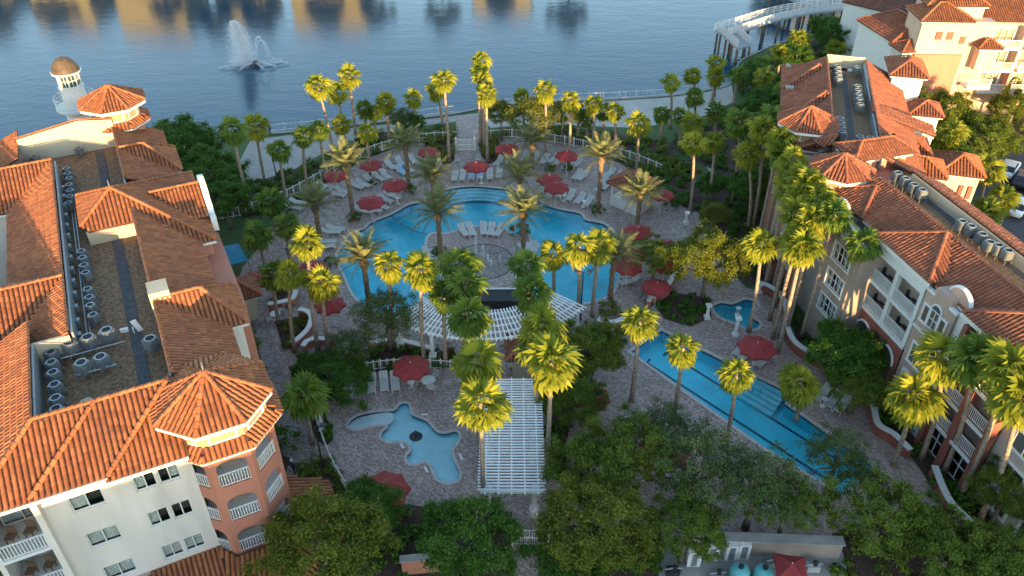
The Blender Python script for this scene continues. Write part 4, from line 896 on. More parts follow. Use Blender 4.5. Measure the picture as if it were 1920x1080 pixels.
# front block with white cornice
c0, c1, c2, c3 = Vector((28.9, 61.3, 0)), Vector((34.3, 62.9, 0)), Vector((33.6, 65.6, 0)), Vector((28.2, 64.0, 0))
def quadprism(name, pts, z0, z1, mat, par): return fixn(MB().prism([(p.x, p.y) for p in pts], z0, z1).build(name, M[mat], par))
quadprism('wall', [c0.lerp(c2, .06), c1.lerp(c3, .06), c2, c3], 0, 12.6, 'pink', wing); quadprism('cornice', offset([c0, c1, c2, c3], .05), 12.6, 13.0, 'white', wing)
e = [p+Vector((0, 0, 13.02)) for p in offset([c0, c1, c2, c3], .25)]; m0 = (e[0]+e[3])/2; m1 = (e[1]+e[2])/2; ra = m0.lerp(m1, .25)+Vector((0, 0, .85)); rb = m0.lerp(m1, .75)+Vector((0, 0, .85))
r3.plane([e[0], e[1], rb, ra]); r3.plane([e[2], e[3], ra, rb]); r3.plane([e[3], e[0], ra]); r3.plane([e[1], e[2], rb])
for p, q in ((ra, e[0]), (rb, e[1]), (ra, rb), (ra, e[3]), (rb, e[2])): r3.cap(p, q)
quadprism('roof_door', [Vector((32.1, 62.3, 0)), Vector((32.9, 62.53, 0)), Vector((32.88, 62.7, 0)), Vector((32.08, 62.5, 0))], 12.02-2.9, 11.5, 'brickred', wing)
# small hip towers on the east side of the wing
def hip_tower(par, R, c, w, d, rot, z, h, wallmat, over=.35, rise=None, base=0):
    X = Vector((math.cos(rot), math.sin(rot), 0)); Y = Vector((-math.sin(rot), math.cos(rot), 0)); c = Vector(c)
    q = [c+X*sx*w/2+Y*sy*d/2 for sx, sy in ((-1, -1), (1, -1), (1, 1), (-1, 1))]; quadprism('wall', q, base, z, wallmat, par)
    quadprism('cornice', offset(q, over-.05), z, z+.22, 'white', par); e = [p+Vector((0, 0, z+.24)) for p in offset(q, over)]
    m = min(w, d)/2+over; rise = rise or m*.55; L = max(w, d)/2+over-m
    ax = X if w > d else Y; r0 = c-ax*L+Vector((0, 0, z+.24+rise)); r1 = c+ax*L+Vector((0, 0, z+.24+rise))
    near = lambda p: r0 if (p-r0).length < (p-r1).length else r1
    for i in range(4):
        a, b = e[i], e[(i+1) % 4]; na, nb_ = near(a), near(b)
        R.plane([a, b, na] if (na-nb_).length < .01 else [a, b, nb_, na]); R.cap(near(a), a)
    if L > .05: R.cap(r0, r1)
    return q
hip_tower(wing, r3, (41.3, 82.2, 0), 3.0, 4.2, -.25, 12.6, 0, 'cream'); hip_tower(wing, r3, (42.6, 78.6, 0), 2.6, 2.8, -.25, 9.6, 0, 'cream'); hip_tower(wing, r3, (38.6, 71.5, 0), 2.6, 3.2, -.25, 9.0, 0, 'peach')
rr = Vector((42.6, 78.6, 0)); railing(wing, (41.4, 76.9), (43.9, 77.5), 7.0); 
r3.finish(wing, 0)
far_acs = [(-88.6, -10.9), (-87.5, -10.9), (-86.4, -10.9), (-85.3, -10.9), (-88.8, -12.9), (-83.6, -12.6), (-82.5, -12.6), (-81.4, -12.6), (-80.3, -12.6), (-79.0, -12.6), (-75.2, -10.6), (-74.2, -10.6), (-73.2, -10.6), (-72.2, -10.6), (-71.6, -13.0), (-70.5, -13.0), (-71.6, -12.1), (-70.5, -12.1)]
grp = [('far left', 4), ('far right', 1), ('middle right', 5), ('near left', 4), ('near right', 4)]; i = 0
for nm, n in grp:
    for j in range(n): a, b = far_acs[i]; i += 1; ac_unit(F3(a, b, 12.001), .27, 'small condenser on the far wing roof, %s of its %s group' % (ORD[j], nm), 'condensers on the far wing', .78)
# ------------------------------------------------------------------ street-side annexes
r4 = Roof('tile'); annex = thing('annex_building', 'small beige annex with tiled hip roof behind the right hotel', 'building', (42, 68, 0))
hip_tower(annex, r4, (42.0, 68.3, 0), 3.2, 3.6, -.28, 8.6, 0, 'peach'); r4.finish(annex, 0)
r4b = Roof('tile'); annex2 = thing('annex_building', 'low salmon annex with orange roof right behind the condenser strip', 'building', (37.2, 66.8, 0)); hip_tower(annex2, r4b, (37.2, 66.8, 0), 4.2, 3.0, -.28, 9.2, 0, 'salmon'); r4b.finish(annex2, 0)
for k in (0, 1): quadprism('slot_window', [Vector((41.6+k*.75, 66.35-k*.2, 0)), Vector((41.95+k*.75, 66.26-k*.2, 0)), Vector((41.97+k*.75, 66.5-k*.2, 0)), Vector((41.62+k*.75, 66.6-k*.2, 0))], 6.4, 7.7, 'brickred', annex)
# ------------------------------------------------------------------ white villa and the pink hotel in the far right corner
r5 = Roof('tile_dark'); villa = thing('villa_building', 'white walled villa with dark tiled roof near the boardwalk', 'building', (50, 103, 0))
q = [Vector(p) for p in ((45.6, 106.5, 0), (47.0, 98.6, 0), (54.5, 100.0, 0), (53.0, 108, 0))]; quadprism('wall', q, 0, 9.8, 'white', villa)
e = [p+Vector((0, 0, 9.85)) for p in offset(q, .3)]; e = [min(e, key=lambda p: (p-Vector((x.x, x.y, 9.85))).length) for x in q]
ra, rb = Vector((49.4, 105.0, 11.6)), Vector((50.4, 100.8, 11.6))
r5.plane([e[0], e[1], rb, ra]); r5.plane([e[2], e[3], ra, rb]); r5.plane([e[1], e[2], rb]); r5.plane([e[3], e[0], ra])
for p, z in ((ra, e[0]), (rb, e[1]), (rb, e[2]), (ra, rb)): r5.cap(p, z)
hip_tower(villa, r5, (48.9, 97.7, 0), 3.4, 2.4, .17, 9.2, 0, 'cream'); hip_tower(villa, r5, (52.6, 98.4, 0), 2.8, 2.2, .17, 8.4, 0, 'cream')
for x in (47.9, 49.3): window(villa, Vector((x, 96.3, 0)), Vector((.985, .17, 0)), Vector((.17, -.985, 0)), 0, .9, 6.4, 7.9, 1, surround=.1, depth=-.03)
r5.finish(villa, 0)
r6 = Roof('tile_dark'); lod = thing('lodge_building', 'long white lodge with dark brown roof at the top right', 'building', (60, 116, 0))
q = [Vector(p) for p in ((47.5, 117.5, 0), (57.5, 107.5, 0), (72, 112, 0), (64, 124, 0))]; quadprism('wall', q, 0, 8.8, 'white', lod); e = [min([p+Vector((0, 0, 8.85)) for p in offset(q, .3)], key=lambda p: (p-Vector((x.x, x.y, 8.85))).length) for x in q]
ra, rb = Vector((56, 118.5, 11.2)), Vector((64.5, 112.5, 11.2)); r6.plane([e[0], e[1], rb, ra]); r6.plane([e[2], e[3], ra, rb]); r6.plane([e[1], e[2], rb]); r6.plane([e[3], e[0], ra]); r6.cap(ra, rb); r6.cap(rb, e[1]); r6.finish(lod, 0)
r7 = Roof('tile'); pinkb = thing('hotel_building', 'bright sunlit pink and white hotel in the far right corner', 'building', (58, 100, 0))
hip_tower(pinkb, r7, (51.6, 98.4, 0), 5.6, 4.8, -.05, 13.0, 0, 'peach', rise=1.3); fixn(MB().prism([(48.72, 95.86), (54.32, 95.58), (54.33, 95.9), (48.74, 96.2)], 0, 9.2).build('pink_base', M['salmon'], pinkb))
hip_tower(pinkb, r7, (53.6, 100.6, 0), 6.6, 4.0, -.05, 14.0, 0, 'peach', rise=1.3)
quadprism('wall', [Vector((54.4, 97.2, 0)), Vector((58, 97.0, 0)), Vector((58, 104, 0)), Vector((54.4, 104, 0))], 0, 12.7, 'peach', pinkb)
quadprism('wall', [Vector((57.9, 99.0, 0)), Vector((84, 97.7, 0)), Vector((84, 108, 0)), Vector((57.9, 108, 0))], 0, 12.3, 'peach', pinkb)
r7.plane([(56.8, 98.4, 12.4), (84.5, 97.0, 12.4), (84.5, 103.0, 15.0), (56.8, 104.0, 15.0)]); r7.plane([(56.8, 109, 12.6), (84.5, 108, 12.6), (84.5, 103.0, 15.0), (56.8, 104.0, 15.0)])
xd = Vector((.9987, -.05, 0)); nd = Vector((-.05, -.9987, 0))
for j, x in enumerate((59.2, 63.2, 67.2, 71.2, 75.2)):
    for z in (9.4, 6.6, 3.8):
        y = 98.95-(x-58)*.05; window(pinkb, Vector((x, y, 0)), xd, nd, 0, 2.4, z, z+2.0, 3, dark=(1,), surround=.1, depth=-.03)
        fixn(MB().prism([(x-.4, y-1.4), (x+2.8, y-1.55), (x+2.8, y+.1), (x-.4, y+.2)], z-.3, z-.05).build('balcony_slab', M['white'], pinkb)); railing(pinkb, (x-.35, y-1.35), (x+2.75, y-1.5), z-.05)
        fixn(MB().prism([(x+2.85, y-1.5), (x+3.15, y-1.5), (x+3.15, y+.1), (x+2.85, y+.1)], z-.3, z+2.4).build('pier', M['peach' if z > 6 else 'pink'], pinkb))
fixn(MB().prism([(57.95, 98.93), (84, 97.6), (84, 97.9), (57.95, 99.3)], 5.6, 6.3).build('pink_band', M['pink'], pinkb))
hip_tower(pinkb, r7, (57.4, 96.4, 0), 2.2, 1.8, -.05, 9.9, 0, 'peach', base=7.3); fixn(MB().prism([(56.0, 95.2), (58.8, 95.1), (58.8, 97), (56, 97.1)], 5.0, 5.3).build('balcony_slab', M['white'], pinkb)); railing(pinkb, (56.05, 95.3), (58.75, 95.2), 5.3)
for (u0, z) in ((50.6, 11.9), (51.9, 11.9), (53.5, 11.4)): fixn(MB().prism([(u0, 95.85), (u0+.7, 95.8), (u0+.7, 96.1), (u0, 96.15)], z-.9, z).build('vent_panel', M['brickred'], pinkb))
r7.finish(pinkb, 0)
# unseen blocks added behind the camera, heights stepped to shade the grounds
shade = thing('hotel_building', 'unseen plain cream block added behind the viewpoint to shade the grounds', 'building', (10, -48, 0))
for x0, x1, hb in ((-95, -40, 17.6), (-40, -22, 18.4), (-22, 3, 17.9), (3, 12, 15.6), (12, 20, 14.9), (20, 34, 14.3), (34, 52, 13.3), (52, 74, 14.6), (74, 120, 14.2)):
    fixn(MB().prism([(x0, -52), (x1, -52), (x1, -40), (x0, -40)], 0, hb).build('wall', M['cream'], shade)); fixn(MB().prism([(x0+.1, -52.4), (x1-.1, -52.4), (x1-.1, -39.6), (x0+.1, -39.6)], hb, hb+.3).build('cornice', M['white'], shade))
# lakeside hotels on the far bank, seen only mirrored in the water
M['ochre'] = plain('ochre_stucco', (.42, .36, .13), .85, .12, .3); M['gold'] = plain('golden_stucco', (.46, .41, .18), .85, .12, .3)
for j, (x0, x1, y0, h, mt, lab) in enumerate(((-122, -104, 172, 9.5, 'gold', 'low golden hotel on the far bank mirrored at the upper left'), (-98, -86, 168, 11, 'ochre', 'narrow ochre hotel on the far bank left of the fountain'), (-80, -66, 166, 11.5, 'ochre', 'ochre hotel on the far bank behind the fountain reflection'), (-60, -50, 167, 10, 'gold', 'small golden hotel on the far bank right of the fountain'), (-45, -30, 168, 11, 'ochre', 'golden hotel on the far bank mirrored above the left palms'), (-8, 4, 172, 9, 'gold', 'small hotel on the far bank mirrored at the top centre'), (58, 95, 178, 12, 'ochre', 'hotel on the far bank beyond the boardwalk'))):
    fb = thing('far_hotel', lab, 'building', ((x0+x1)/2, y0, .3)); fixn(MB().prism([(x0, y0), (x1, y0), (x1, y0+12), (x0, y0+12)], .3, h).build('wall', M[mt], fb))
    q = MB(); q.poly([(x0-.5, y0-.5, h), (x1+.5, y0-.5, h), (x1-4, y0+6, h+3), (x0+4, y0+6, h+3)]); q.poly([(x1+.5, y0+12.5, h), (x0-.5, y0+12.5, h), (x0+4, y0+6, h+3), (x1-4, y0+6, h+3)]); q.poly([(x0-.5, y0+12.5, h), (x0-.5, y0-.5, h), (x0+4, y0+6, h+3)]); q.poly([(x1+.5, y0-.5, h), (x1+.5, y0+12.5, h), (x1-4, y0+6, h+3)]); q.build('roof', M['tile'], fb)
    for fl in range(0):
        for k in range(int((x1-x0)/4)): MB().box((x0+2+k*4, y0-.02, 2.2+fl*3.1), (1.8, .12, 1.6)).build('window', M['dark'], fb)
# ================================================================== palms
def fan_frond(seed, L=.62, R=1.0, droop=.3):
    'stalk and a pleated fan whose tips split and hang'
    rnd = random.Random(seed); V = []; F = []
    def quad(a, b, c, d): n = len(V); V.extend([a, b, c, d]); F.append((n, n+1, n+2, n+3))
    w = .022; quad((0, -w, 0), (0, w, 0), (L, w, .02), (L, -w, .02)); quad((0, 0, -w), (0, 0, w), (L, 0, w+.02), (L, 0, -w+.02))
    n = 12
    def P(a, r, up): x = r/R; return (L+math.cos(a)*r, math.sin(a)*r, up-droop*R*x*x*.75-.16*abs(math.sin(a))*r-.10*r*(1-math.cos(a)))
    ray = [1.75*(i/n*2-1) for i in range(n+1)]; n0 = len(V); V.append((L-.02, 0, 0))
    rr = [[], []]
    for k, f in ((0, .38), (1, .68)):
        for i, a in enumerate(ray): rr[k].append(len(V)); V.append(P(a, R*f*(1-.10*abs(a/1.75)**2), (.05 if i % 2 else -.01)*(1+k)))
    for i in range(n):
        F.append((n0, rr[0][i], rr[0][i+1], rr[0][i+1])); F.append((rr[0][i], rr[1][i], rr[1][i+1], rr[0][i+1]))
        a = (ray[i]+ray[i+1])/2; r = R*(1-.16*abs(a/1.75)**2)*rnd.uniform(.92, 1.08); tip = list(P(a+rnd.uniform(-.05, .05), r, 0)); tip[2] -= droop*.28*rnd.uniform(.5, 1.6); k0 = len(V); V.append(tuple(tip)); F.append((rr[1][i], k0, rr[1][i+1], rr[1][i+1]))
    return V, [f if f[2] != f[3] else f for f in F]
FAN = {}
def tri_mesh(name, V, F, mat):
    mb = MB(); mb.v = [tuple(v) for v in V]; mb.f = [list(dict.fromkeys(f)) for f in F]; mb.m = [0]*len(F); return mb.data(name, mat)
for mk in ('frond', 'frond_shade', 'deadfrond'):
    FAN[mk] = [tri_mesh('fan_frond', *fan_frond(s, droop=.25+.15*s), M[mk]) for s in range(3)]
def date_frond(seed, L=2.7):
    rnd = random.Random(seed); V = []; F = []
    def quad(a, b, c, d): n = len(V); V.extend([tuple(a), tuple(b), tuple(c), tuple(d)]); F.append((n, n+1, n+2, n+3))
    n = 20; P = []
    for i in range(n+1): t = i/n; P.append(Vector((L*t*(1-.06*t*t), 0, .16*L*t-.30*L*t*t*t)))
    for i in range(n):
        w = .035*(1-i/n)+.008; quad(P[i]+Vector((0, -w, 0)), P[i]+Vector((0, w, 0)), P[i+1]+Vector((0, w, 0)), P[i+1]+Vector((0, -w, 0)))
    for i in range(3, n+1):
        t = i/n; ll = .55*math.sin(math.pi*min(1, .22+t*.72))*rnd.uniform(.85, 1.1)+.10
        for s in (-1, 1):
            for h in (0, .5):
                b = P[i]-(P[i]-P[i-1])*h; d = Vector((.75, s*.95, .18-.45*t+rnd.uniform(-.12, .12))).normalized(); tip = b+d*ll; sd = Vector((.026, 0, .010))
                quad(b-sd, b+sd, tip+sd*.25, tip-sd*.25)
    return V, F
DATE = [np_mesh('date_frond', *date_frond(s), M['dfrond']) for s in range(3)]
def trunk_mesh(h, r0, r1, lean, mat, rings=8, flare=1.25):
    mb = MB(); pts = []; rs = []
    for i in range(rings+1):
        t = i/rings; pts.append((lean.x*t*t, lean.y*t*t, h*t)); rs.append((r0*(1-t)+r1*t)*(flare if i == 0 else 1))
    mb.tube(pts, rs, 8); return mb.data('trunk', mat, True)
def fan_palm(base, top, label, group, size=1.0, mk='frond', dead=0):
    rnd = random.Random(hash((round(base.x, 2), round(base.y, 2))) & 0xffff); h = top.z
    r = thing('fan_palm', label, 'palm tree', base, group); lean = Vector((top.x-base.x, top.y-base.y, 0))
    child('trunk', trunk_mesh(h, .19, .125, lean, M['trunk']), r)
    n = rnd.randint(19, 24); crown = Vector((lean.x, lean.y, h-.05))
    for i in range(n):
        f = (i+.5)/n; el = math.radians(80-136*f**.95)+rnd.uniform(-.22, .22); az = i*2.39996+rnd.uniform(-.25, .25); sc = size*rnd.uniform(.78, 1.12)*(1.0 if f > .25 else .82)
        child('frond', FAN[mk][i % 3], r, crown+Vector((0, 0, .10-.28*f)), (rnd.uniform(-.4, .4), -el, az), (sc, sc, sc))
    if rnd.random() < .35: dead += rnd.randint(1, 4)
    for i in range(dead):
        child('dry_frond', FAN['deadfrond'][i % 3], r, crown+Vector((0, 0, -.3)), (0, 1.15+rnd.uniform(-.1, .2), rnd.uniform(0, 6.28)), (size*.75,)*3)
    return r
def date_palm(base, h, label, group, size=1.0, n=34):
    rnd = random.Random(int(base.x*71+base.y*13)); r = thing('date_palm', label, 'palm tree', base, group)
    mb = MB(); k = 10; mb.tube([(0, 0, h*i/k) for i in range(k+1)], [.21+(.05 if i % 2 else 0)+(.14 if i == k else .05 if i == 0 else 0) for i in range(k+1)], 10); child('trunk', mb.data('trunk', M['dtrunk']), r)
    mb = MB(); mb.lathe([(.33, -.5), (.42, -.1), (.36, .25), (.12, .5)], (0, 0, h), 10); child('boot_head', mb.data('boot_head', M['dtrunk']), r)
    for i in range(n):
        f = (i+.5)/n; el = math.radians(80-92*f)+rnd.uniform(-.1, .1); az = i*2.39996+rnd.uniform(-.2, .2); sc = size*rnd.uniform(.86, 1.08)*(.8 if f < .15 else 1)
        child('frond', DATE[i % 3], r, (0, 0, h+.2), (rnd.uniform(-.35, .35), -el, az), (sc, sc, sc))
    return r
def solve(base_px, crown_px):
    b = at(*base_px); best = None
    for i in range(20, 160):
        z = i/10; p = at(crown_px[0], crown_px[1], z); d = abs(p.y-b.y)
        if best is None or d < best[0]: best = (d, p)
    return b, best[1]
def down(crown_px, z): p = at(crown_px[0], crown_px[1], z); return Vector((p.x, p.y, 0)), p
# (crown pixel, base pixel or height, sunlit or shaded leaf, size, dry fronds)
shore_row = [((435, 240), (468, 398), 'frond_shade', 1, 0), ((478, 235), (497, 343), 'frond', 1.08, 1), ((523, 280), (538, 380), 'frond_shade', .9, 0), ((567, 253), (577, 353), 'frond_shade', .9, 0), ((595, 160), (628, 307), 'frond', 1.05, 0), ((632, 172), (647, 267), 'frond', 1.0, 0), ((598, 243), (612, 340), 'frond_shade', .85, 0), ((655, 140), (667, 253), 'frond', 1.05, 2), ((638, 232), (645, 283), 'frond', .85, 0), ((687, 247), (695, 327), 'frond', .8, 0), ((723, 190), (730, 263), 'frond', .95, 2), ((683, 203), (688, 260), 'frond_shade', .9, 0), ((702, 210), (706, 262), 'frond_shade', .75, 0), ((775, 183), (782, 262), 'frond', .9, 0), ((832, 150), (843, 303), 'frond', .95, 0), ((817, 168), (830, 240), 'frond', .9, 0)]
shore_row2 = [((902, 113), (906, 268), 'frond', .85, 0), ((897, 134), (901, 275), 'frond_shade', .8, 0), ((906, 150), (909, 285), 'frond', .9, 0), ((912, 176), (914, 302), 'frond', .9, 0), ((978, 182), (982, 240), 'frond', .85, 0), ((1022, 167), (1023, 293), 'frond', 1.0, 0), ((1070, 188), (1067, 313), 'frond', .95, 0), ((1113, 193), (1112, 270), 'frond', .9, 0), ((1153, 207), (1152, 300), 'frond', .85, 0), ((1197, 230), (1192, 333), 'frond', 1.05, 0), ((1132, 207), (1131, 260), 'frond_shade', .8, 0), ((1100, 222), (1100, 265), 'frond_shade', .8, 0), ((1242, 213), (1238, 265), 'frond_shade', .8, 0), ((1085, 207), (1083, 262), 'frond_shade', .75, 0)]
beach_cl = [((1258, 153), (1256, 240), 'frond', .9, 0), ((1299, 140), (1301, 196), 'frond', .9, 0), ((1342, 118), (1339, 180), 'frond', .95, 0), ((1342, 142), (1336, 187), 'frond', .95, 0), ((1303, 180), (1301, 238), 'frond_shade', .95, 0), ((1383, 136), (1374, 200), 'frond_shade', .9, 0), ((1431, 142), (1423, 212), 'frond', 1.05, 0), ((1462, 96), (1458, 140), 'frond', 1.0, 0), ((1430, 118), (1426, 160), 'frond_shade', .9, 0), ((1468, 170), (1462, 225), 'frond', 1.0, 0), ((1500, 73), (1499, 112), 'frond', 1.2, 0), ((1566, 92), (1564, 128), 'frond', 1.1, 0), ((1603, 84), (1600, 120), 'frond', 1.0, 0), ((1276, 215), (1272, 275), 'frond_shade', .8, 0)]
right_gr = [((1342, 206), (1338, 262), 'frond_shade', .95, 0), ((1299, 230), (1297, 300), 'frond', 1.0, 0), ((1300, 268), (1293, 401), 'frond', .95, 0), ((1340, 262), (1329, 375), 'frond', .9, 0), ((1387, 226), (1372, 379), 'frond_shade', 1.1, 0), ((1401, 287), (1401, 432), 'frond', 1.05, 0), ((1432, 240), (1411, 428), 'frond', 1.1, 0), ((1446, 218), 11.0, 'frond_shade', 1.0, 0), ((1462, 262), 11.9, 'frond', 1.1, 0), ((1486, 300), 12.2, 'frond', 1.05, 0), ((1500, 330), 12.2, 'frond', 1.0, 0), ((1503, 360), 11.8, 'frond', 1.05, 0), ((1535, 368), 12.3, 'frond', 1.0, 0), ((1492, 395), 11.2, 'frond', 1.0, 0), ((1530, 408), 11.8, 'frond', 1.05, 0), ((1566, 402), 12.4, 'frond_shade', 1.05, 0), ((1497, 440), 10.6, 'frond', 1.05, 0), ((1428, 455), (1404, 622), 'frond', 1.0, 0), ((1505, 463), (1458, 660), 'frond', 1.1, 0), ((1618, 455), 11.4, 'frond_shade', 1.05, 0), ((1470, 285), 11.0, 'frond_shade', 1.05, 0), ((1478, 345), 11.0, 'frond', 1.0, 0), ((1520, 340), 12.6, 'frond', 1.0, 0), ((1515, 425), 11.3, 'frond', 1.0, 0), ((1475, 235), 11.2, 'frond_shade', 1.0, 0)]
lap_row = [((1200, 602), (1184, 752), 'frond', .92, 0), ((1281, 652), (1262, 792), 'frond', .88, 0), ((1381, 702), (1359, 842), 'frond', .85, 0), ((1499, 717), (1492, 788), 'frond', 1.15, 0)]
front_right = [((1715, 742), (1674, 872), 'frond', 1.35, 0), ((1767, 668), (1727, 860), 'frond', 1.25, 0), ((1830, 668), (1768, 889), 'frond_shade', 1.2, 0), ((1893, 690), (1800, 933), 'frond', 1.2, 0), ((1912, 742), (1836, 975), 'frond', 1.25, 0)]
centre = [((863, 492), 9.0, 'frond_shade', 1.15, 0), ((872, 535), 8.6, 'frond_shade', 1.1, 0), ((880, 590), 9.0, 'frond_shade', 1.15, 0), ((895, 678), 10.0, 'frond', 1.2, 0), ((901, 757), 10.6, 'frond', 1.2, 0), ((832, 553), (836, 688), 'frond_shade', .9, 0), ((990, 497), 8.6, 'frond_shade', 1.05, 0), ((1000, 545), 8.8, 'frond_shade', 1.15, 0), ((1017, 612), 9.6, 'frond', 1.2, 0), ((1034, 678), 10.4, 'frond', 1.25, 0), ((1037, 478), (1038, 563), 'frond', 1.0, 1), ((1087, 462), (1083, 597), 'frond', 1.05, 0), ((1125, 458), (1110, 593), 'frond', 1.05, 0), ((1010, 645), 8.6, 'frond_shade', 1.1, 0)]
left_cl = [((481, 438), (497, 497), 'frond_shade', 1.05, 0), ((508, 374), (519, 440), 'frond_shade', 1.05, 0), ((538, 418), (545, 490), 'frond_shade', .95, 0), ((577, 455), (597, 657), 'frond', .95, 0), ((513, 512), (523, 607), 'frond_shade', 1.0, 0), ((545, 512), (553, 660), 'frond', .9, 0), ((604, 528), (617, 660), 'frond', 1.05, 0), ((728, 495), (740, 648), 'frond', .98, 0), ((789, 505), (795, 682), 'frond', 1.05, 0), ((571, 738), (586, 830), 'frond_shade', 1.25, 0)]
far_east = [((1892, 98), (1851, 200), 'frond', 1.25, 0), ((1843, 134), (1835, 190), 'frond', 1.0, 0), ((1896, 157), (1885, 215), 'frond', 1.0, 0), ((1851, 316), (1830, 400), 'frond', 1.3, 0), ((1745, 262), (1735, 320), 'frond', 1.2, 0), ((1786, 250), (1770, 325), 'frond', 1.2, 0), ((1880, 372), (1868, 440), 'frond', 1.2, 0), ((1850, 400), (1842, 455), 'frond_shade', 1.2, 0)]
def place_palms(lst, phrase, group):
    order = sorted(range(len(lst)), key=lambda i: lst[i][0][0])
    for rank, i in enumerate(order):
        cp, bp, mk, size, dead = lst[i]
        b, tp = solve(bp, cp) if isinstance(bp, tuple) else down(cp, bp)
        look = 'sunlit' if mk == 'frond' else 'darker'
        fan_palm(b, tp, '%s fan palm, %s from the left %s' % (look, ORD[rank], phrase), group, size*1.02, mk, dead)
place_palms(shore_row, 'in the lakeside group left of the gate', 'fan palms left of the lake gate')
place_palms(shore_row2, 'in the lakeside group right of the gate', 'fan palms right of the lake gate')
place_palms(beach_cl, 'among the palms on the beach', 'fan palms on the beach')
place_palms(right_gr, 'in the grove before the right hotel', 'fan palms before the right hotel')
place_palms(lap_row, 'along the lap pool', 'fan palms along the lap pool')
place_palms(front_right, 'at the lower right hotel wall', 'fan palms at lower right')
place_palms(centre, 'in the two columns flanking the pergolas', 'fan palms flanking the pergolas')
place_palms(left_cl, 'between the left hotel and the big pool', 'fan palms near the left hotel')
place_palms(far_east, 'near the street side of the right hotels', 'fan palms on the street side')
dates = [((655, 305), (663, 413), 1.0), ((595, 385), (600, 445), 1.05), ((757, 272), (767, 353), 1.0), ((812, 330), (814, 385), 1.05), ((825, 398), (827, 492), 1.08), ((980, 398), (981, 478), 1.08), ((972, 330), (974, 390), 1.05), ((997, 266), (998, 315), 1.0), ((1118, 293), (1121, 397), 1.0), ((1188, 365), (1192, 445), 1.0), ((688, 486), (696, 600), 1.05), ((1150, 480), (1144, 560), 1.05)]
order = sorted(range(len(dates)), key=lambda i: dates[i][0][0])
for rank, i in enumerate(order):
    cp, bp, sz = dates[i]; b, tp = solve(bp, cp); date_palm(b, max(2.4, tp.z-.3), 'feathery date palm by the big pool, %s from the left of twelve' % ORD[rank], 'date palms round the big pool', sz*1.05)
# ================================================================== broadleaf trees
def leaf_cloud(seed, n, clumps, leaf, squash=.72, spread=.17, hollow=.55, up=.5):
    r = np.random.default_rng(seed)
    d = r.normal(size=(clumps, 3)); d /= np.linalg.norm(d, axis=1)[:, None]; d[:, 2] = np.abs(d[:, 2])*1.15-.30
    lump = 1+.30*np.sin(d[:, 0]*5+seed)*np.cos(d[:, 1]*4+seed*2)+.10*np.sin(d[:, 0]*11+d[:, 2]*7+seed); rad = r.uniform(hollow, 1, clumps)**.6*lump; C = d*rad[:, None]*np.array([1, 1, squash])
    idx = r.integers(0, clumps, n); P = C[idx]+r.normal(size=(n, 3))*spread*np.array([1, 1, .7])*r.uniform(.5, 1.2, (n, 1))
    nr = r.normal(size=(n, 3)); nr[:, 2] += up*2; nr += P*.8; nr /= np.linalg.norm(nr, axis=1)[:, None]
    t = r.normal(size=(n, 3)); t -= nr*(t*nr).sum(1)[:, None]; t /= np.linalg.norm(t, axis=1)[:, None]; b = np.cross(nr, t); s = leaf*r.uniform(.45, 1.6, (n, 1))
    V = np.stack([P-t*s, P+b*s*.5+nr*s*.12, P+t*s, P-b*s*.5+nr*s*.12], 1).reshape(-1, 3); F = np.arange(n*4).reshape(-1, 4); return V, F, C
def limbs(C, seed, tr=.2, nl=16):
    'limbs from the fork to a sample of clump centres, in crown units'
    rnd = random.Random(seed); mb = MB(); fork = Vector((0, 0, -.38))
    for i in rnd.sample(range(len(C)), min(nl, len(C))):
        e = Vector(C[i])*.9; m = fork.lerp(e, .5)+Vector((rnd.uniform(-.08, .08), rnd.uniform(-.08, .08), .02)); mb.tube([fork, m, e], [tr*.045, tr*.026, tr*.008], 5)
        for q in range(3):
            e2 = e+Vector((rnd.uniform(-.2, .2), rnd.uniform(-.2, .2), rnd.uniform(-.1, .06))); mb.tube([m.lerp(e, .6), e2], [tr*.012, tr*.004], 4, cap=False)
    return mb
def stem():
    mb = MB(); mb.tube([(0, 0, 0), (.02, .01, .4), (-.01, .01, .8), (0, 0, 1)], [.085, .065, .055, .05], 8); return mb.data('trunk', M['bark'], True)
STEM = stem()
CR = {}
M['leafO'] = leaf_mat('olive_leaf', (.075, .10, .012), (.13, .16, .020), (.21, .22, .032), .4)
def crown_set(key, mat, seed, n, clumps, leaf, **kw):
    tr = kw.pop('tr', 1.0); hh = kw.pop('h', 1.0); V, F, C = leaf_cloud(seed, n, clumps, leaf, **kw); CR[key] = (np_mesh('crown_leaves', V, F, M[mat]), limbs(C, seed, tr).data('limbs', M['bark'], True), hh)
crown_set('oak1', 'leafA', 11, 42000, 170, .021, spread=.072, tr=.9); crown_set('oak2', 'leafA', 12, 40000, 150, .021, spread=.072, hollow=.45, tr=.9); crown_set('deep1', 'leafB', 13, 42000, 170, .023, spread=.076, hollow=.7, tr=.9)
crown_set('deep2', 'leafB', 14, 36000, 150, .024, spread=.076, tr=.9); crown_set('sparse', 'leafC', 15, 13000, 190, .020, spread=.075, hollow=.3, tr=.8); crown_set('open', 'leafA', 16, 20000, 130, .021, spread=.066, hollow=.35, tr=.9)
crown_set('yell', 'leafD', 17, 14000, 130, .032, spread=.11, tr=.7); crown_set('olive', 'leafO', 18, 38000, 150, .021, spread=.072, hollow=.5, tr=.9)
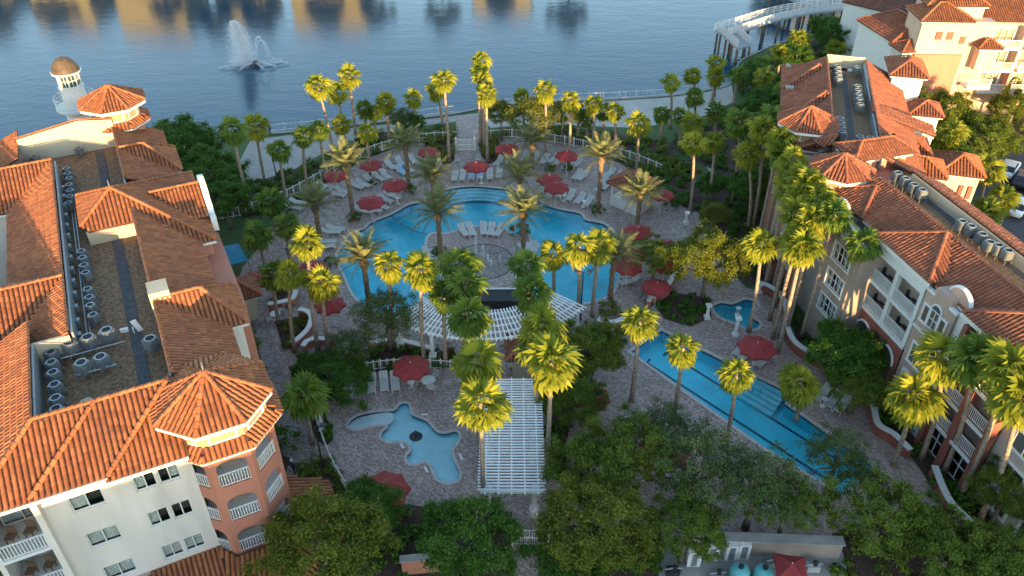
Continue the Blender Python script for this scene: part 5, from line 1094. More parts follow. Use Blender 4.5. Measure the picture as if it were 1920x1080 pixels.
def tree(key, px, z, r, label, sq=1.0, group=None):
    p = at(px[0], px[1], z); me, tk, hh = CR[key]; rnd = random.Random(int(px[0]*7+px[1])); root = thing('broadleaf_tree', label, 'tree', (p.x, p.y, 0), group)
    a = rnd.uniform(0, 6.28); child('crown', me, root, (0, 0, z), (0, 0, a), (r, r, r*sq)); child('limbs', tk, root, (0, 0, z), (0, 0, a), (r, r, r*sq)); child('trunk', STEM, root, (0, 0, 0), (0, 0, a), (r, r, max(.5, z-.36*r*sq))); return root
TREES = [
 ('olive', (600, 1015), 5.0, 3.6, 'wide olive green tree in front of the red porch roof', 1), ('deep1', (885, 1005), 4.2, 2.9, 'dense glossy green tree left of the lower gate', 1.1), ('deep2', (690, 960), 3.4, 2.3, 'smaller dense tree beside the red eight sided parasol', 1),
 ('olive', (1120, 985), 4.6, 3.5, 'broad leafy tree just right of the lower gate', 1), ('open', (1190, 850), 4.6, 3.3, 'open crowned tree over the red parasol near the lap pool', 1), ('sparse', (1310, 880), 4.8, 3.6, 'open crowned tree in the middle of the lower deck', 1),
 ('oak2', (1105, 880), 3.8, 2.9, 'leafy tree between the long pergola and the lower deck', 1), ('sparse', (1420, 905), 4.6, 3.2, 'loose tree overhanging the edge of the lap pool', 1), ('sparse', (1572, 858), 3.8, 2.5, 'thin see through tree over the end of the lap pool', 1),
 ('open', (1480, 940), 3.8, 2.3, 'leafy tree left of the pool end above the plant yard', 1), ('open', (1655, 965), 3.9, 3.5, 'large tree beyond the lap pool near the lower right corner', 1), ('open', (1785, 1025), 3.6, 3.1, 'loose tree beside the curved white topped wall', 1),
 ('oak1', (1900, 1060), 3.8, 2.8, 'tree in the bottom right corner under the hotel wall', 1), ('deep2', (1070, 1085), 3.4, 1.9, 'dark tree below the lower gate at the bottom edge', 1), ('oak2', (1290, 985), 3.8, 2.4, 'leafy tree half over the long yard wall', 1), ('sparse', (1245, 800), 4.0, 2.3, 'thin tree with pale twigs at the lap pool corner', 1),
 ('deep2', (1585, 668), 3.6, 3.1, 'rounded dense tree against the right hotel base', 1), ('oak1', (1610, 720), 3.0, 2.3, 'bushy tree above the lap pool loungers', 1), ('olive', (1330, 485), 4.4, 3.2, 'tall willowy tree beside the whirlpool deck', 1.25), ('open', (1230, 480), 3.8, 2.4, 'loose tree above the cluster of red parasols', 1),
 ('oak2', (1110, 655), 3.6, 2.9, 'bushy tree right of the long pergola head', 1), ('oak1', (1075, 745), 3.0, 2.3, 'bushy tree shading the red parasol by the pergola', 1), ('deep2', (335, 272), 4.0, 4.2, 'very dark tree nearest the left hotel back', 1), ('deep1', (385, 325), 3.6, 3.6, 'very dark tree right of the pyramid roof', 1), ('deep2', (420, 375), 3.4, 2.8, 'very dark low tree above the left fence', 1),
 ('sparse', (725, 590), 3.8, 3.1, 'grey green see through tree below the big pool', 1), ('sparse', (660, 645), 2.8, 1.9, 'small grey green tree left of the curved pergola', 1), ('yell', (1340, 400), 2.2, 1.5, 'small yellow green tree by the garden path', 1),
 ('yell', (1000, 215), 4.6, 2.9, 'golden leafed tree on the beach behind the palms', 1), ('yell', (940, 210), 3.8, 1.9, 'smaller golden tree right of the lake gate', 1), ('sparse', (750, 222), 3.2, 1.9, 'pale thin tree on the lake edge', 1), ('yell', (1055, 212), 4.0, 1.9, 'olive gold tree at the right of the beach clump', 1),
 ('deep2', (1440, 195), 3.6, 2.9, 'dark tree below the boardwalk palms', 1), ('deep1', (1410, 140), 2.6, 2.4, 'dark mangrove like tree at the water below the boardwalk', 1), ('deep2', (1560, 60), 4.0, 3.4, 'dark tree between the boardwalk and the white villa', 1), ('deep1', (1600, 45), 3.8, 2.2, 'dark tree touching the white villa wall', 1), ('deep2', (1490, 110), 2.6, 2.6, 'low dark tree under the curving boardwalk', 1),
 ('olive', (1770, 215), 3.8, 4.2, 'large bronze green tree before the pink hotel', 1), ('oak2', (1850, 262), 3.2, 3.6, 'spreading tree at the edge of the car park', 1), ('olive', (1905, 200), 3.4, 3.0, 'tree at the right edge before the pink hotel', 1), ('deep1', (1800, 300), 2.6, 2.4, 'dark tree behind the beige annex', 1),
 ('deep1', (628, 712), 1.7, 2.6, 'rounded green thicket above the childrens pool deck', .9), ('deep2', (580, 690), 1.4, 1.5, 'dense bush at the fork of the side path', 1), ('deep1', (1420, 350), 3.2, 2.6, 'dark tree among the grove palms', 1), ('deep2', (1440, 470), 2.6, 2.0, 'dark undergrowth tree below the grove palms', 1), ('deep1', (1330, 345), 1.6, 1.6, 'low dark bush tree beside the garden path', 1), ('deep2', (770, 232), 2.4, 1.8, 'dark leafy tree left of the lake gate', 1), ('oak2', (1890, 920), 3.4, 2.2, 'small tree under the lower right palms', 1)]
for k, px, z, r, lab, sq in TREES: tree(k, px, z, r, lab, sq)
# far bank trees seen only as reflections
for i in range(20):
    x = -105+i*11.5+random.uniform(-2.5, 2.5)
    if (18 < x < 48): continue
    r = random.uniform(2.6, 4.6); root = thing('far_bank_tree', 'tree on the far bank, %s from the left, mirrored in the lake' % ORD[i], 'tree', (x, 163+random.uniform(0, 4)+max(0, x)*.1, .3), 'trees on the far bank')
    child('crown', CR['yell'][0], root, (0, 0, r*1.15+2), (0, 0, i), (r, r, r*1.5)); child('trunk', STEM, root, (0, 0, 0), (0, 0, i), (r, r, r*.7+2))
# ================================================================== planting beds
def bed(name, px, mat, dens, h, soil=True, size=.16, label=None, zb=.05):
    poly = ccw(P2(px))
    if soil: sheet(name+'_bed', [poly], .012+.001*(len(px) % 5), M['soil'])
    xs = [p.x for p in poly]; ys = [p.y for p in poly]; A = abs(area2(poly))/2; n = int(A*dens); rng = np.random.default_rng(len(px)*17+int(px[0][0])); C = []
    while len(C) < n:
        q = (rng.uniform(min(xs), max(xs)), rng.uniform(min(ys), max(ys)))
        if inside(q, poly): C.append((q[0], q[1], rng.uniform(.25, 1)**1.3))
    if not C: return
    C = np.array(C); per = 60; idx = np.repeat(np.arange(n), per); N_ = n*per; hh = C[idx, 2]*h; d = rng.normal(size=(N_, 3)); d /= np.linalg.norm(d, axis=1)[:, None]; rr = rng.uniform(.55, 1, (N_, 1))
    P = np.stack([C[idx, 0], C[idx, 1], hh*.5+zb], 1)+d*rr*np.stack([.30+hh*.35, .30+hh*.35, hh*.5], 1); P[:, 2] = np.maximum(P[:, 2], .03)
    nr = d+np.array([0, 0, .7])+rng.normal(size=(N_, 3))*.5; nr /= np.linalg.norm(nr, axis=1)[:, None]; t = rng.normal(size=(N_, 3)); t -= nr*(t*nr).sum(1)[:, None]; t /= np.linalg.norm(t, axis=1)[:, None]; b = np.cross(nr, t); s = size*rng.uniform(.6, 1.3, (N_, 1))
    V = np.stack([P-t*s, P+b*s*.5, P+t*s, P-b*s*.5], 1).reshape(-1, 3)
    tag(link(name+'_shrubbery', np_mesh('shrubbery', V, np.arange(N_*4).reshape(-1, 4), M[mat])), label or 'mass of low green shrubs filling a planting bed', 'shrubs', kind='stuff')
bed('hotel_side', [(440, 585), (468, 600), (495, 690), (512, 775), (515, 845), (545, 860), (535, 890), (500, 880), (480, 760), (455, 660)], 'leafB', 2.6, 1.1)
bed('wedge', [(516, 602), (572, 592), (584, 612), (562, 640), (548, 655), (528, 648)], 'leafD', 1.6, .6); bed('round_planter', [(505, 565), (530, 540), (552, 552), (552, 572), (520, 582)], 'leafD', 2, .7)
bed('centre_left', [(555, 705), (600, 668), (660, 655), (770, 652), (855, 668), (858, 690), (760, 692), (650, 705), (640, 735), (570, 755), (545, 735)], 'leafB', 1.8, .9); bed('red_ti', [(812, 655), (858, 665), (858, 688), (815, 688)], 'leafR', 3, .8, False)
bed('lake_left', [(440, 345), (500, 335), (600, 300), (700, 250), (838, 238), (850, 262), (760, 270), (680, 298), (610, 342), (545, 392), (470, 405), (430, 400)], 'leafB', 1.3, 1.0); bed('gate_left', [(795, 255), (850, 248), (852, 300), (838, 312), (800, 290)], 'leafD', 2, 1.5, True)
bed('gate_right', [(905, 250), (935, 255), (938, 300), (915, 308), (902, 290)], 'leafD', 2, 1.5); bed('lake_right', [(935, 240), (1060, 238), (1250, 265), (1300, 330), (1215, 330), (1160, 300), (1080, 272), (990, 256), (935, 256)], 'leafA', 1.3, .9)
bed('cascade_bed', [(1175, 320), (1290, 330), (1330, 385), (1300, 398), (1250, 370), (1200, 342)], 'leafB', 1.2, .8); bed('flower_bed', [(1210, 300), (1300, 300), (1310, 325), (1215, 325)], 'leafD', 1.4, .6)
bed('grove', [(1250, 272), (1330, 222), (1400, 195), (1470, 215), (1472, 330), (1450, 420), (1480, 560), (1450, 545), (1395, 530), (1335, 460), (1318, 400), (1335, 380), (1340, 320)], 'leafB', .9, .9)
bed('tree_bed', [(1228, 572), (1262, 548), (1325, 558), (1335, 595), (1295, 613), (1245, 598)], 'leafB', 1.8, .6); bed('hotel_right', [(1488, 600), (1560, 585), (1650, 640), (1740, 760), (1830, 900), (1870, 990), (1800, 990), (1720, 870), (1640, 775), (1560, 705), (1495, 648)], 'leafB', 1.4, 1.0)
bed('centre_right', [(1045, 640), (1100, 615), (1172, 640), (1120, 690), (1075, 760), (1065, 820), (1030, 900), (1020, 890), (1030, 720)], 'leafB', 1.6, .8); bed('kids_left', [(575, 770), (605, 760), (625, 825), (610, 838), (590, 820)], 'grass' if False else 'leafB', 3, .35); bed('kids_lower', [(560, 880), (610, 860), (655, 910), (690, 940), (640, 960), (600, 930)], 'leafA', 2, .8)
bed('lower_left', [(560, 960), (700, 940), (800, 950), (960, 960), (960, 1085), (560, 1085)], 'leafB', 1.0, 1.1); bed('lower_mid', [(1010, 985), (1240, 985), (1240, 1085), (1010, 1085)], 'leafB', 1.0, 1.1); bed('lower_right', [(1560, 1000), (1800, 960), (1920, 1000), (1920, 1090), (1560, 1090)], 'leafA', 1.0, 1.0)
bed('water_edge', [(1378, 165), (1395, 120), (1470, 85), (1560, 70), (1600, 100), (1540, 140), (1470, 170), (1420, 200)], 'leafB', .9, 1.4); bed('villa_front', [(1540, 110), (1620, 110), (1660, 135), (1640, 160), (1560, 150)], 'leafD', .8, 1.2); bed('street_side', [(1740, 200), (1910, 190), (1930, 260), (1850, 310), (1760, 330)], 'leafA', .7, 1.2); bed('dark_left', [(270, 260), (420, 300), (450, 400), (400, 420), (300, 300)], 'leafB', .7, 1.2)
# round shrubs at the date palm feet
SHR = [np_mesh('shrub_leaves', *leaf_cloud(30+i, 900, 40, .09, squash=.7, spread=.16, hollow=.75)[:2], M[('leafB', 'leafD')[i]]) for i in range(2)]
for i, (u, v, r, lab) in enumerate(((664, 412, .75, 'round clipped shrub at the left pool edge under a date palm'), (768, 360, .7, 'round shrub at the foot of the date palm by upper left pool'), (1120, 398, .75, 'round clipped shrub at the right pool edge'), (1140, 588, 1.0, 'yellow green round planter shrub right of the curved pergola'), (826, 478, .8, 'shrubs in the planter left of the fountain terrace'), (975, 440, 1.0, 'shrubs in the planter right of the fountain terrace'), (1030, 320, .6, 'small round shrub between the far loungers'), (1195, 460, .7, 'round shrub by the bar hut palm'), (620, 497, .7, 'clipped shrub beside the lower left pool edge'), (530, 840, 1.3, 'dark rounded bush beside the side path'), (700, 345, .5, 'small shrub by the left loungers'), (1065, 318, .6, 'low shrub at the foot of a far palm'), (1260, 385, 1.0, 'dark mound of shrub right of the bar hut'))):
    p = at(u, v); s = thing('round_shrub', lab, 'shrub', p); child('foliage', SHR[1 if i in (3, 5) else 0], s, (0, 0, r*.55), (0, 0, i), (r, r, r)); mb = MB(); mb.tube([(0, 0, 0), (0, 0, r*.5)], r*.12, 5); child('stem', mb.data('stem', M['bark']), s)
M['pergola'] = plain('pergola_paint', (.80, .80, .79), .6, .05, 3)
# ================================================================== pergolas
def slat_box(name, par, a, b, w, h, mat='pergola'):
    a = Vector(a); b = Vector(b); d = (b-a).normalized(); n = Vector((-d.y, d.x, 0)).normalized(); return MB().box((a+b)/2, ((b-a).length, w, h), d, n, d.cross(n)).build(name, M[mat], par)
c = [at(905, 712, 3.2), at(1000, 712, 3.2), at(1025, 912, 3.2), at(915, 915, 3.2)]
perg = thing('pergola', 'long straight white pergola between the two columns of palms', 'pergola', ((c[0]+c[2])/2).to_tuple()[:2]+(0,))
x0, x1, y0, y1 = -2.0, 1.95, 34.6, 45.0
for k in range(5): x = x0+.25+k*(x1-x0-.5)/4; slat_box('beam', perg, (x, y0-.3, 3.02), (x, y1+.3, 3.02), .09, .16)
n = 40
for k in range(n+1): y = y0+(y1-y0)*k/n; slat_box('slat', perg, (x0-.25, y, 3.15), (x1+.25, y, 3.15), .07, .09)
slat_box('end_beam', perg, (x0-.1, y0+.05, 2.86), (x1+.1, y0+.05, 2.86), .16, .2); slat_box('end_beam', perg, (x0-.1, y1-.05, 2.86), (x1+.1, y1-.05, 2.86), .16, .2)
for x in (x0+.45, x1-.45):
    for y in (y0+.5, (y0+y1)/2, y1-.5):
        mb = MB(); mb.lathe([(.34, 0), (.34, .7), (.26, .78), (.17, .82), (.17, 2.55), (.26, 2.65), (.26, 2.78)], (x, y, 0), 14); mb.build('column', M['white'], perg)
# curved pergola
cc = Vector((-2.6, 60.5, 0)); pg2 = thing('pergola', 'white curved pergola below the dark cascade wall', 'pergola', at(890, 610)); a0, a1 = math.radians(228), math.radians(322)
def pol(r, a, z): return Vector((cc.x+r*math.cos(a), cc.y+r*math.sin(a), z))
for r in (7.6, 8.4, 9.2, 10.0, 10.8):
    m_ = 22; mb = MB(); rows = []
    for k in range(m_+1):
        a = a0+(a1-a0)*k/m_; rows.append([pol(r-.05, a, 3.05), pol(r+.05, a, 3.05), pol(r+.05, a, 3.2), pol(r-.05, a, 3.2)])
    mb.quadmesh(rows, closed=True, cap=True); mb.build('beam', M['pergola'], pg2)
for k in range(47): a = a0+(a1-a0)*k/46; slat_box('slat', pg2, pol(7.25, a, 3.26), pol(11.2, a, 3.26), .085, .1)
for r in (7.7, 10.7):
    for k in range(6):
        a = a0+.05+(a1-a0-.1)*k/5; p = pol(r, a, 0); mb = MB(); mb.box(p+Vector((0, 0, .4)), (.6, .6, .8)); mb.lathe([(.19, .8), (.17, 2.8), (.26, 2.95), (.26, 3.04)], p, 12); mb.build('column', M['white'], pg2)
# ================================================================== loungers, parasols, tables
lm = {}
mb = MB()
for s in (-1, 1): mb.box((s*.30, -.15, .30), (.05, 1.35, .05)); mb.box((s*.30, .80, .46), (.05, .75, .05), (1, 0, 0), (0, .86, .5), (0, -.5, .86))
for y in (-.8, .5): mb.box((0, y, .30), (.6, .05, .05))
lm['frame'] = mb.data('frame', M['white'])
mb = MB(); mb.box((0, -.15, .335), (.56, 1.32, .03)); lm['seat'] = mb.data('seat', M['sling'])
mb = MB(); mb.box((0, .81, .50), (.56, .74, .03), (1, 0, 0), (0, .86, .5), (0, -.5, .86)); lm['backrest'] = mb.data('backrest', M['sling'])
mb = MB(); mb.box((0, 0, .14), (.05, .05, .28)); lm['leg'] = mb.data('leg', M['white'])
def lounger(p, facing, label, group, sc=1.0):
    'facing: direction of the feet (2d)'
    r = thing('sun_lounger', label, 'lounger', p, group); r.rotation_euler = (0, 0, math.atan2(facing[1], facing[0])+math.pi/2); r.scale = (sc,)*3
    for n_ in ('frame', 'seat', 'backrest'): child(n_, lm[n_], r)
    for sx in (-.3, .3):
        for sy in (-.78, .5): child('leg', lm['leg'], r, (sx, sy, 0))
    return r
pcen = at(893, 440)
def face(p, c=None): d = (c or pcen)-p; return (d.x, d.y)
def cluster(lst, phrase, group, center=None, fixed=None, jitter=.12):
    lst = sorted(lst, key=lambda q: q[0])
    for k, (u, v) in enumerate(lst):
        p = at(u, v, .3); p.z = .001
        if len(lst) > 30: raise ValueError
        d = fixed or face(p, center); a = math.atan2(d[1], d[0])+random.uniform(-jitter, jitter)
        lounger(p, (math.cos(a), math.sin(a)), 'white sun lounger, %s from the left %s' % (ORD[k], phrase), group)
cluster([(553, 388), (562, 379), (603, 355), (612, 349), (635, 364), (644, 358), (670, 348), (683, 345), (600, 368), (590, 372)], 'in the left rear bank', 'loungers left of the big pool', None, None)
cluster([(712, 333), (724, 329), (713, 317), (733, 311), (753, 321), (750, 304), (768, 316), (775, 299), (696, 338)], 'behind the upper left parasols', 'loungers upper left of the big pool')
cluster([(725, 374), (737, 367), (685, 395), (702, 393), (716, 387)], 'at the upper left pool edge', 'loungers at the pool edge')
cluster([(633, 428), (624, 434), (616, 452), (613, 461)], 'beside the lower left pool edge', 'loungers by the lower left pool edge')
cluster([(820, 311), (853, 331), (867, 331), (884, 329), (900, 328), (918, 329), (936, 326)], 'in the straight row at the pool head', 'loungers at the pool head', None, (0, -1), .05)
cluster([(934, 303), (984, 294), (1003, 294), (1020, 300)], 'in the second row beside the lake gate', 'loungers by the gate', None, (-.3, -1))
cluster([(1036, 299), (1047, 302), (1062, 311), (1079, 308), (1081, 329), (1091, 331)], 'below the far right parasol', 'loungers upper right', None, (-.55, -.85))
cluster([(1053, 364), (1069, 368), (1086, 374), (1102, 379), (1019, 352), (1034, 361)], 'along the right pool edge', 'loungers along the right pool edge', None, (-.45, -.9))
cluster([(1130, 338), (1142, 326), (1136, 348), (1157, 333), (1173, 336), (1125, 352)], 'behind the right date palm', 'loungers right of the pool', None, (-.6, -.8))
cluster([(870, 434), (884, 432), (907, 431), (921, 432), (935, 434)], 'on the rim of the fountain terrace', 'loungers on the terrace rim', icen, None, .05)
cluster([(812, 470), (814, 478), (816, 487), (819, 496)], 'in the stack left of the fountain terrace', 'loungers left on the terrace', None, (1, -.1), .05); cluster([(986, 458), (990, 465), (986, 473)], 'right of the fountain terrace', 'loungers right on the terrace', None, (-1, -.1), .05)
cluster([(1180, 516), (1178, 527)], 'at the lower right pool edge', 'loungers by the right pool lobe', None, (-1, -.35), .05); cluster([(697, 722), (720, 719), (741, 718)], 'above the childrens pool', 'loungers above the childrens pool', None, (.08, -1), .1)
cluster([(1388, 656), (1400, 664), (1430, 676)], 'round the lap pool parasol', 'loungers by the lap pool parasol', None, (-.75, -.66), .1); cluster([(1541, 740), (1561, 751), (1578, 761)], 'at the right edge of the lap pool', 'loungers right of the lap pool', None, (-.7, -.72), .05)
tow = plain('pale_blue_towel', (.22, .38, .55), .95, .1, 6)
for u, v, d, lab in ((884, 329, (0, -1), 'pale blue towel on the lounger left of the pool head parasol'), (900, 328, (0, -1), 'pale blue towel on the lounger under the pool head parasol'), (1019, 352, (-.45, -.9), 'pale blue towel on the lounger beside the overlapping parasols'), (753, 321, (.3, -.95), 'pale blue towel on a lounger behind the upper left parasols')):
    p = at(u, v, .3); p.z = 0; o = MB(); o.quadmesh([[(-.24, y, z), (-.1, y, z+.012), (.1, y, z+.008), (.24, y, z)] for y, z in ((-.7, .37), (-.3, .365), (.1, .365), (.47, .372), (.8, .53), (1.05, .67))]); t_ = tag(link('towel', o.data('towel', tow), None, p), lab, 'towel', 'blue towels'); t_.rotation_euler = (0, 0, math.atan2(d[1], d[0])+math.pi/2)
def parasol(p, label, group, r=1.35, k=8, rise=.5, h=2.35):
    root = thing('parasol', label, 'parasol', p, group); a = random.uniform(0, 1)
    mb = MB(); P = [(r*math.cos(a+2*math.pi*q/k), r*math.sin(a+2*math.pi*q/k)) for q in range(k)]
    for q in range(k):
        (xa, ya), (xb, yb) = P[q], P[(q+1) % k]; mx, my = (xa+xb)/2*.93, (ya+yb)/2*.93; m1 = ((xa)*.5, ya*.5, h+rise*.55); m2 = (xb*.5, yb*.5, h+rise*.55); mm = (mx*.5, my*.5, h+rise*.48)
        mb.poly([(xa, ya, h), (mx, my, h+.03), mm, m1]); mb.poly([(mx, my, h+.03), (xb, yb, h), m2, mm]); mb.poly([m1, mm, (0, 0, h+rise)]); mb.poly([mm, m2, (0, 0, h+rise)])
        mb.poly([(xa, ya, h), (mx, my, h+.03), (mx, my, h-.12), (xa, ya, h-.15)], True); mb.poly([(mx, my, h+.03), (xb, yb, h), (xb, yb, h-.15), (mx, my, h-.12)], True)
    child('canopy', mb.data('canopy', M['red']), root)
    mb = MB(); mb.tube([(0, 0, .1), (0, 0, h+rise+.12)], .03, 6); child('pole', mb.data('pole', M['white']), root); mb = MB(); mb.lathe([(.3, 0), (.28, .08), (.06, .12)], k=12); child('base', mb.data('base', M['concrete']), root)
    for q in range(k):
        mb = MB(); mb.tube([(P[q][0]*.97, P[q][1]*.97, h-.03), (0, 0, h+rise*.88)], .012, 4, cap=False); child('rib', mb.data('rib', M['white']), root)
    return root
UMB = [(740, 344, 1.5, 'red parasol standing left above the upper left pool edge'), (695, 376, 1.5, 'red parasol over the loungers nearest the left pool edge'), (695, 306, 1.35, 'red parasol behind a date palm in the upper left bank'), (628, 327, 1.35, 'leftmost far red parasol beside the white rail'), (803, 282, 1.3, 'red parasol in the shrubs left of the lake gate'), (893, 309, 1.5, 'red parasol at the pool head in front of the lake gate'), (950, 276, 1.45, 'red parasol right of the lake gate'), (1063, 289, 1.4, 'red parasol farthest right in the rear row'), (1030, 333, 1.45, 'upper of two overlapping red parasols by the right pool edge'), (1043, 348, 1.45, 'lower of two overlapping red parasols by the right pool edge'), (1241, 362, 1.35, 'red parasol beside the bar hut at far right'), (1197, 431, 1.5, 'red parasol below the bar hut palm'), (770, 685, 1.55, 'round red parasol above the childrens pool terrace'), (1420, 648, 1.6, 'large red parasol between whirlpool and lap pool'), (585, 500, 1.4, 'red parasol behind a sunlit palm at the lower left pool edge'), (618, 568, 1.4, 'shaded red parasol beside the grey green tree'), (1108, 742, 1.5, 'red parasol right of the long pergola'), (1190, 474, 1.4, 'upper left red parasol of the right hand cluster'), (1178, 497, 1.4, 'lower left red parasol of the right hand cluster by the date palm'), (1250, 458, 1.3, 'red parasol at the top of the right hand cluster'), (1247, 495, 1.3, 'red parasol in the middle right of the cluster under the tree'), (1232, 535, 1.4, 'lowest red parasol of the right hand cluster'), (1222, 850, 1.4, 'left red parasol half hidden under lower deck trees'), (1257, 848, 1.4, 'right red parasol half hidden under lower deck trees'), (482, 520, 1.5, 'red parasol close to the left hotel wall')]
for u, v, r, lab in UMB:
    p = at(u, v, 2.55); p.z = 0; parasol(p, lab, 'red parasols', r)
p = at(720, 914, 2.6); p.z = 0; parasol(p, 'large eight sided red parasol below the childrens pool', 'red parasols', 1.75, 8, .75, 2.3)
def table(px, label, r=.5, chairs=2):
    p = at(*px, .7); p.z = 0; root = thing('round_table', label, 'table', p, 'white round tables'); mb = MB(); mb.lathe([(r, .70), (r, .74), (.01, .745)], k=16); child('top', mb.data('top', M['white']), root); mb = MB(); mb.lathe([(.26, 0), (.24, .04), (.05, .08), (.05, .70)], k=10); child('pedestal', mb.data('pedestal', M['white']), root)
def chair(px, a, label):
    p = at(*px, .4); p.z = 0; root = thing('patio_chair', label, 'chair', p, 'white patio chairs'); root.rotation_euler = (0, 0, a)
    mb = MB(); mb.box((0, 0, .43), (.5, .5, .04)); child('seat', mb.data('seat', M['sling']), root); mb = MB(); mb.box((0, .26, .72), (.48, .04, .55), (1, 0, 0), (0, .97, .2), (0, -.2, .97)); child('backrest', mb.data('backrest', M['sling']), root)
    for sx in (-.22, .22):
        for sy in (-.22, .24): mb = MB(); mb.box((sx, sy, .21), (.04, .04, .42)); child('leg', mb.data('leg', M['white']), root)
TB = [((656, 732), 'round white table at the left end of the childrens pool terrace', .55), ((803, 713), 'round white table right of the red parasol above the childrens pool', .55), ((771, 716), 'small white table under the red parasol above the childrens pool', .3), ((1105, 768), 'white table under the red parasol right of the long pergola', .6), ((647, 647), 'small white table beside the menu boards', .35), ((1225, 552), 'white table at the lowest red parasol of the right cluster', .5), ((1418, 668), 'little side table between the lap pool loungers', .25), ((1547, 748), 'little side table between loungers right of the lap pool', .25), ((1058, 366), 'little side table at the right pool edge', .22), ((1095, 377), 'little side table at the far right pool edge', .22), ((902, 333), 'little side table in the pool head row', .22), ((1240, 500), 'white table in the middle of the right cluster', .45), ((516, 588), 'white table on the patio by the left hotel', .45), ((745, 372), 'little side table at the upper left pool edge', .22), ((1385, 578), 'white service box table near the whirlpool', .25)]
for px, lab, r in TB: table(px, lab, r)
for px, a, lab in (((655, 720), 0, 'white chair behind the table at the terrace left end'), ((650, 745), 3.1, 'white chair in front of the table at the terrace left end'), ((815, 704), -.5, 'white chair behind the right hand terrace table'), ((812, 727), 2.8, 'white chair before the right hand terrace table'), ((789, 712), 1.4, 'white chair left of the right hand terrace table'), ((865, 711), -1.4, 'white chair by the palms at the terrace right end'), ((1083, 760), 1.5, 'white chair left of the pergola side parasol'), ((505, 598), 2, 'white chair on the patio by the left hotel'), ((528, 580), -1, 'second white chair on the patio by the left hotel'), ((1212, 557), 1.2, 'white chair left of the lowest cluster parasol'), ((1240, 545), -1.2, 'white chair right of the lowest cluster parasol'), ((857, 300), .2, 'wooden toned chair left of the gate path'), ((897, 298), -.2, 'wooden toned chair right of the gate path')): chair(px, a, lab)
# ================================================================== low walls, fences, gates
def low_wall(px, h, w, label, mat='salmon', cap='white', closed=False, base=0):
    pts = smooth(P2(px), 5, False); root = thing('low_wall', label, 'wall', pts[0]); mb = MB(); rows = []; rc = []
    for i, p in enumerate(pts):
        d = (pts[min(i+1, len(pts)-1)]-pts[max(i-1, 0)]).normalized(); n = Vector((-d.y, d.x, 0)); U = Vector((0, 0, 1))
        rows.append([p-n*w/2, p+n*w/2, p+n*w/2+U*h, p-n*w/2+U*h]); e = w/2+.07; rc.append([p-n*e+U*h, p+n*e+U*h, p+n*e+U*(h+.1), p-n*e+U*(h+.1)])
    mb.quadmesh(rows, closed=True, cap=True); fixn(mb.build('wall_body', M[mat], root)); mb = MB(); mb.quadmesh(rc, closed=True, cap=True); fixn(mb.build('cap', M[cap], root)); return root
low_wall([(548, 655), (560, 648), (580, 628), (586, 606), (576, 595), (562, 592)], .7, .3, 'curling salmon wall with white cap round the wedge bed'); low_wall([(505, 582), (530, 578), (552, 570), (556, 553), (548, 543)], .7, .3, 'small curved salmon wall round the left planter')
low_wall([(570, 660), (578, 650), (595, 645), (630, 648)], .6, .3, 'white capped curl of wall below the menu boards'); low_wall([(690, 655), (720, 648), (750, 648), (780, 655), (815, 665)], .6, .3, 'low white capped wall above the centre bed')
low_wall([(1120, 608), (1150, 612), (1172, 603)], .5, .3, 'short white topped wall above the lap pool bed'); low_wall([(1215, 575), (1222, 566), (1250, 545), (1262, 525), (1270, 505)], .6, .3, 'white capped seat wall round the right parasol cluster')
low_wall([(1420, 545), (1440, 552), (1460, 568), (1470, 590), (1472, 625), (1485, 655), (1520, 680), (1560, 700), (1605, 725), (1630, 770), (1640, 810), (1670, 830), (1700, 860)], .9, .32, 'long curving wall with white cap below the right hotel', 'brickred'); low_wall([(1745, 890), (1760, 930), (1780, 965), (1820, 1005), (1850, 1060)], .9, .32, 'white flecked curving wall in the lower right corner', 'brickred')
def fence(px, label, h=1.15, sp=1.6, bal=.2, mat='white'):
    pts = smooth(P2(px), 4, False); root = thing('fence', label, 'fence', pts[0]); acc = 0; last = None
    for i in range(len(pts)-1):
        p, q = pts[i], pts[i+1]; d = (q-p).normalized(); n = Vector((-d.y, d.x, 0)); mb = MB()
        for z in (.15, h-.08): mb.box((p+q)/2+Vector((0, 0, z)), ((q-p).length, .05, .06), d, n)
        k = max(1, int((q-p).length/bal))
        for j in range(k): e = p.lerp(q, (j+.5)/k); mb.box(e+Vector((0, 0, h/2)), (.025, .025, h-.2))
        mb.build('rail_panel', M[mat], root); mb = MB(); mb.box(p+Vector((0, 0, h/2+.04)), (.1, .1, h+.08), d, n); mb.build('post', M[mat], root)
    return root
fence([(480, 250), (600, 238), (700, 229), (850, 211)], 'white railing along the lake promenade left of the gate', 1.0, bal=.5); fence([(905, 203), (1030, 189), (1130, 186), (1257, 178), (1372, 156)], 'white railing along the beach by the lake', 1.0, bal=.5)
fence([(412, 412), (450, 405), (500, 388), (540, 372), (590, 345), (640, 315), (690, 292), (745, 275), (800, 265), (855, 262)], 'white pool fence along the left garden edge'); fence([(890, 262), (960, 258), (1040, 268), (1110, 282), (1180, 300), (1240, 325)], 'white pool fence along the right garden edge')
fence([(650, 702), (690, 696), (740, 690), (790, 690), (858, 694)], 'white rail above the childrens pool terrace', 1.0); fence([(586, 770), (600, 810), (622, 870), (650, 920), (665, 950)], 'pale rail at the left of the childrens pool terrace', 1.0)
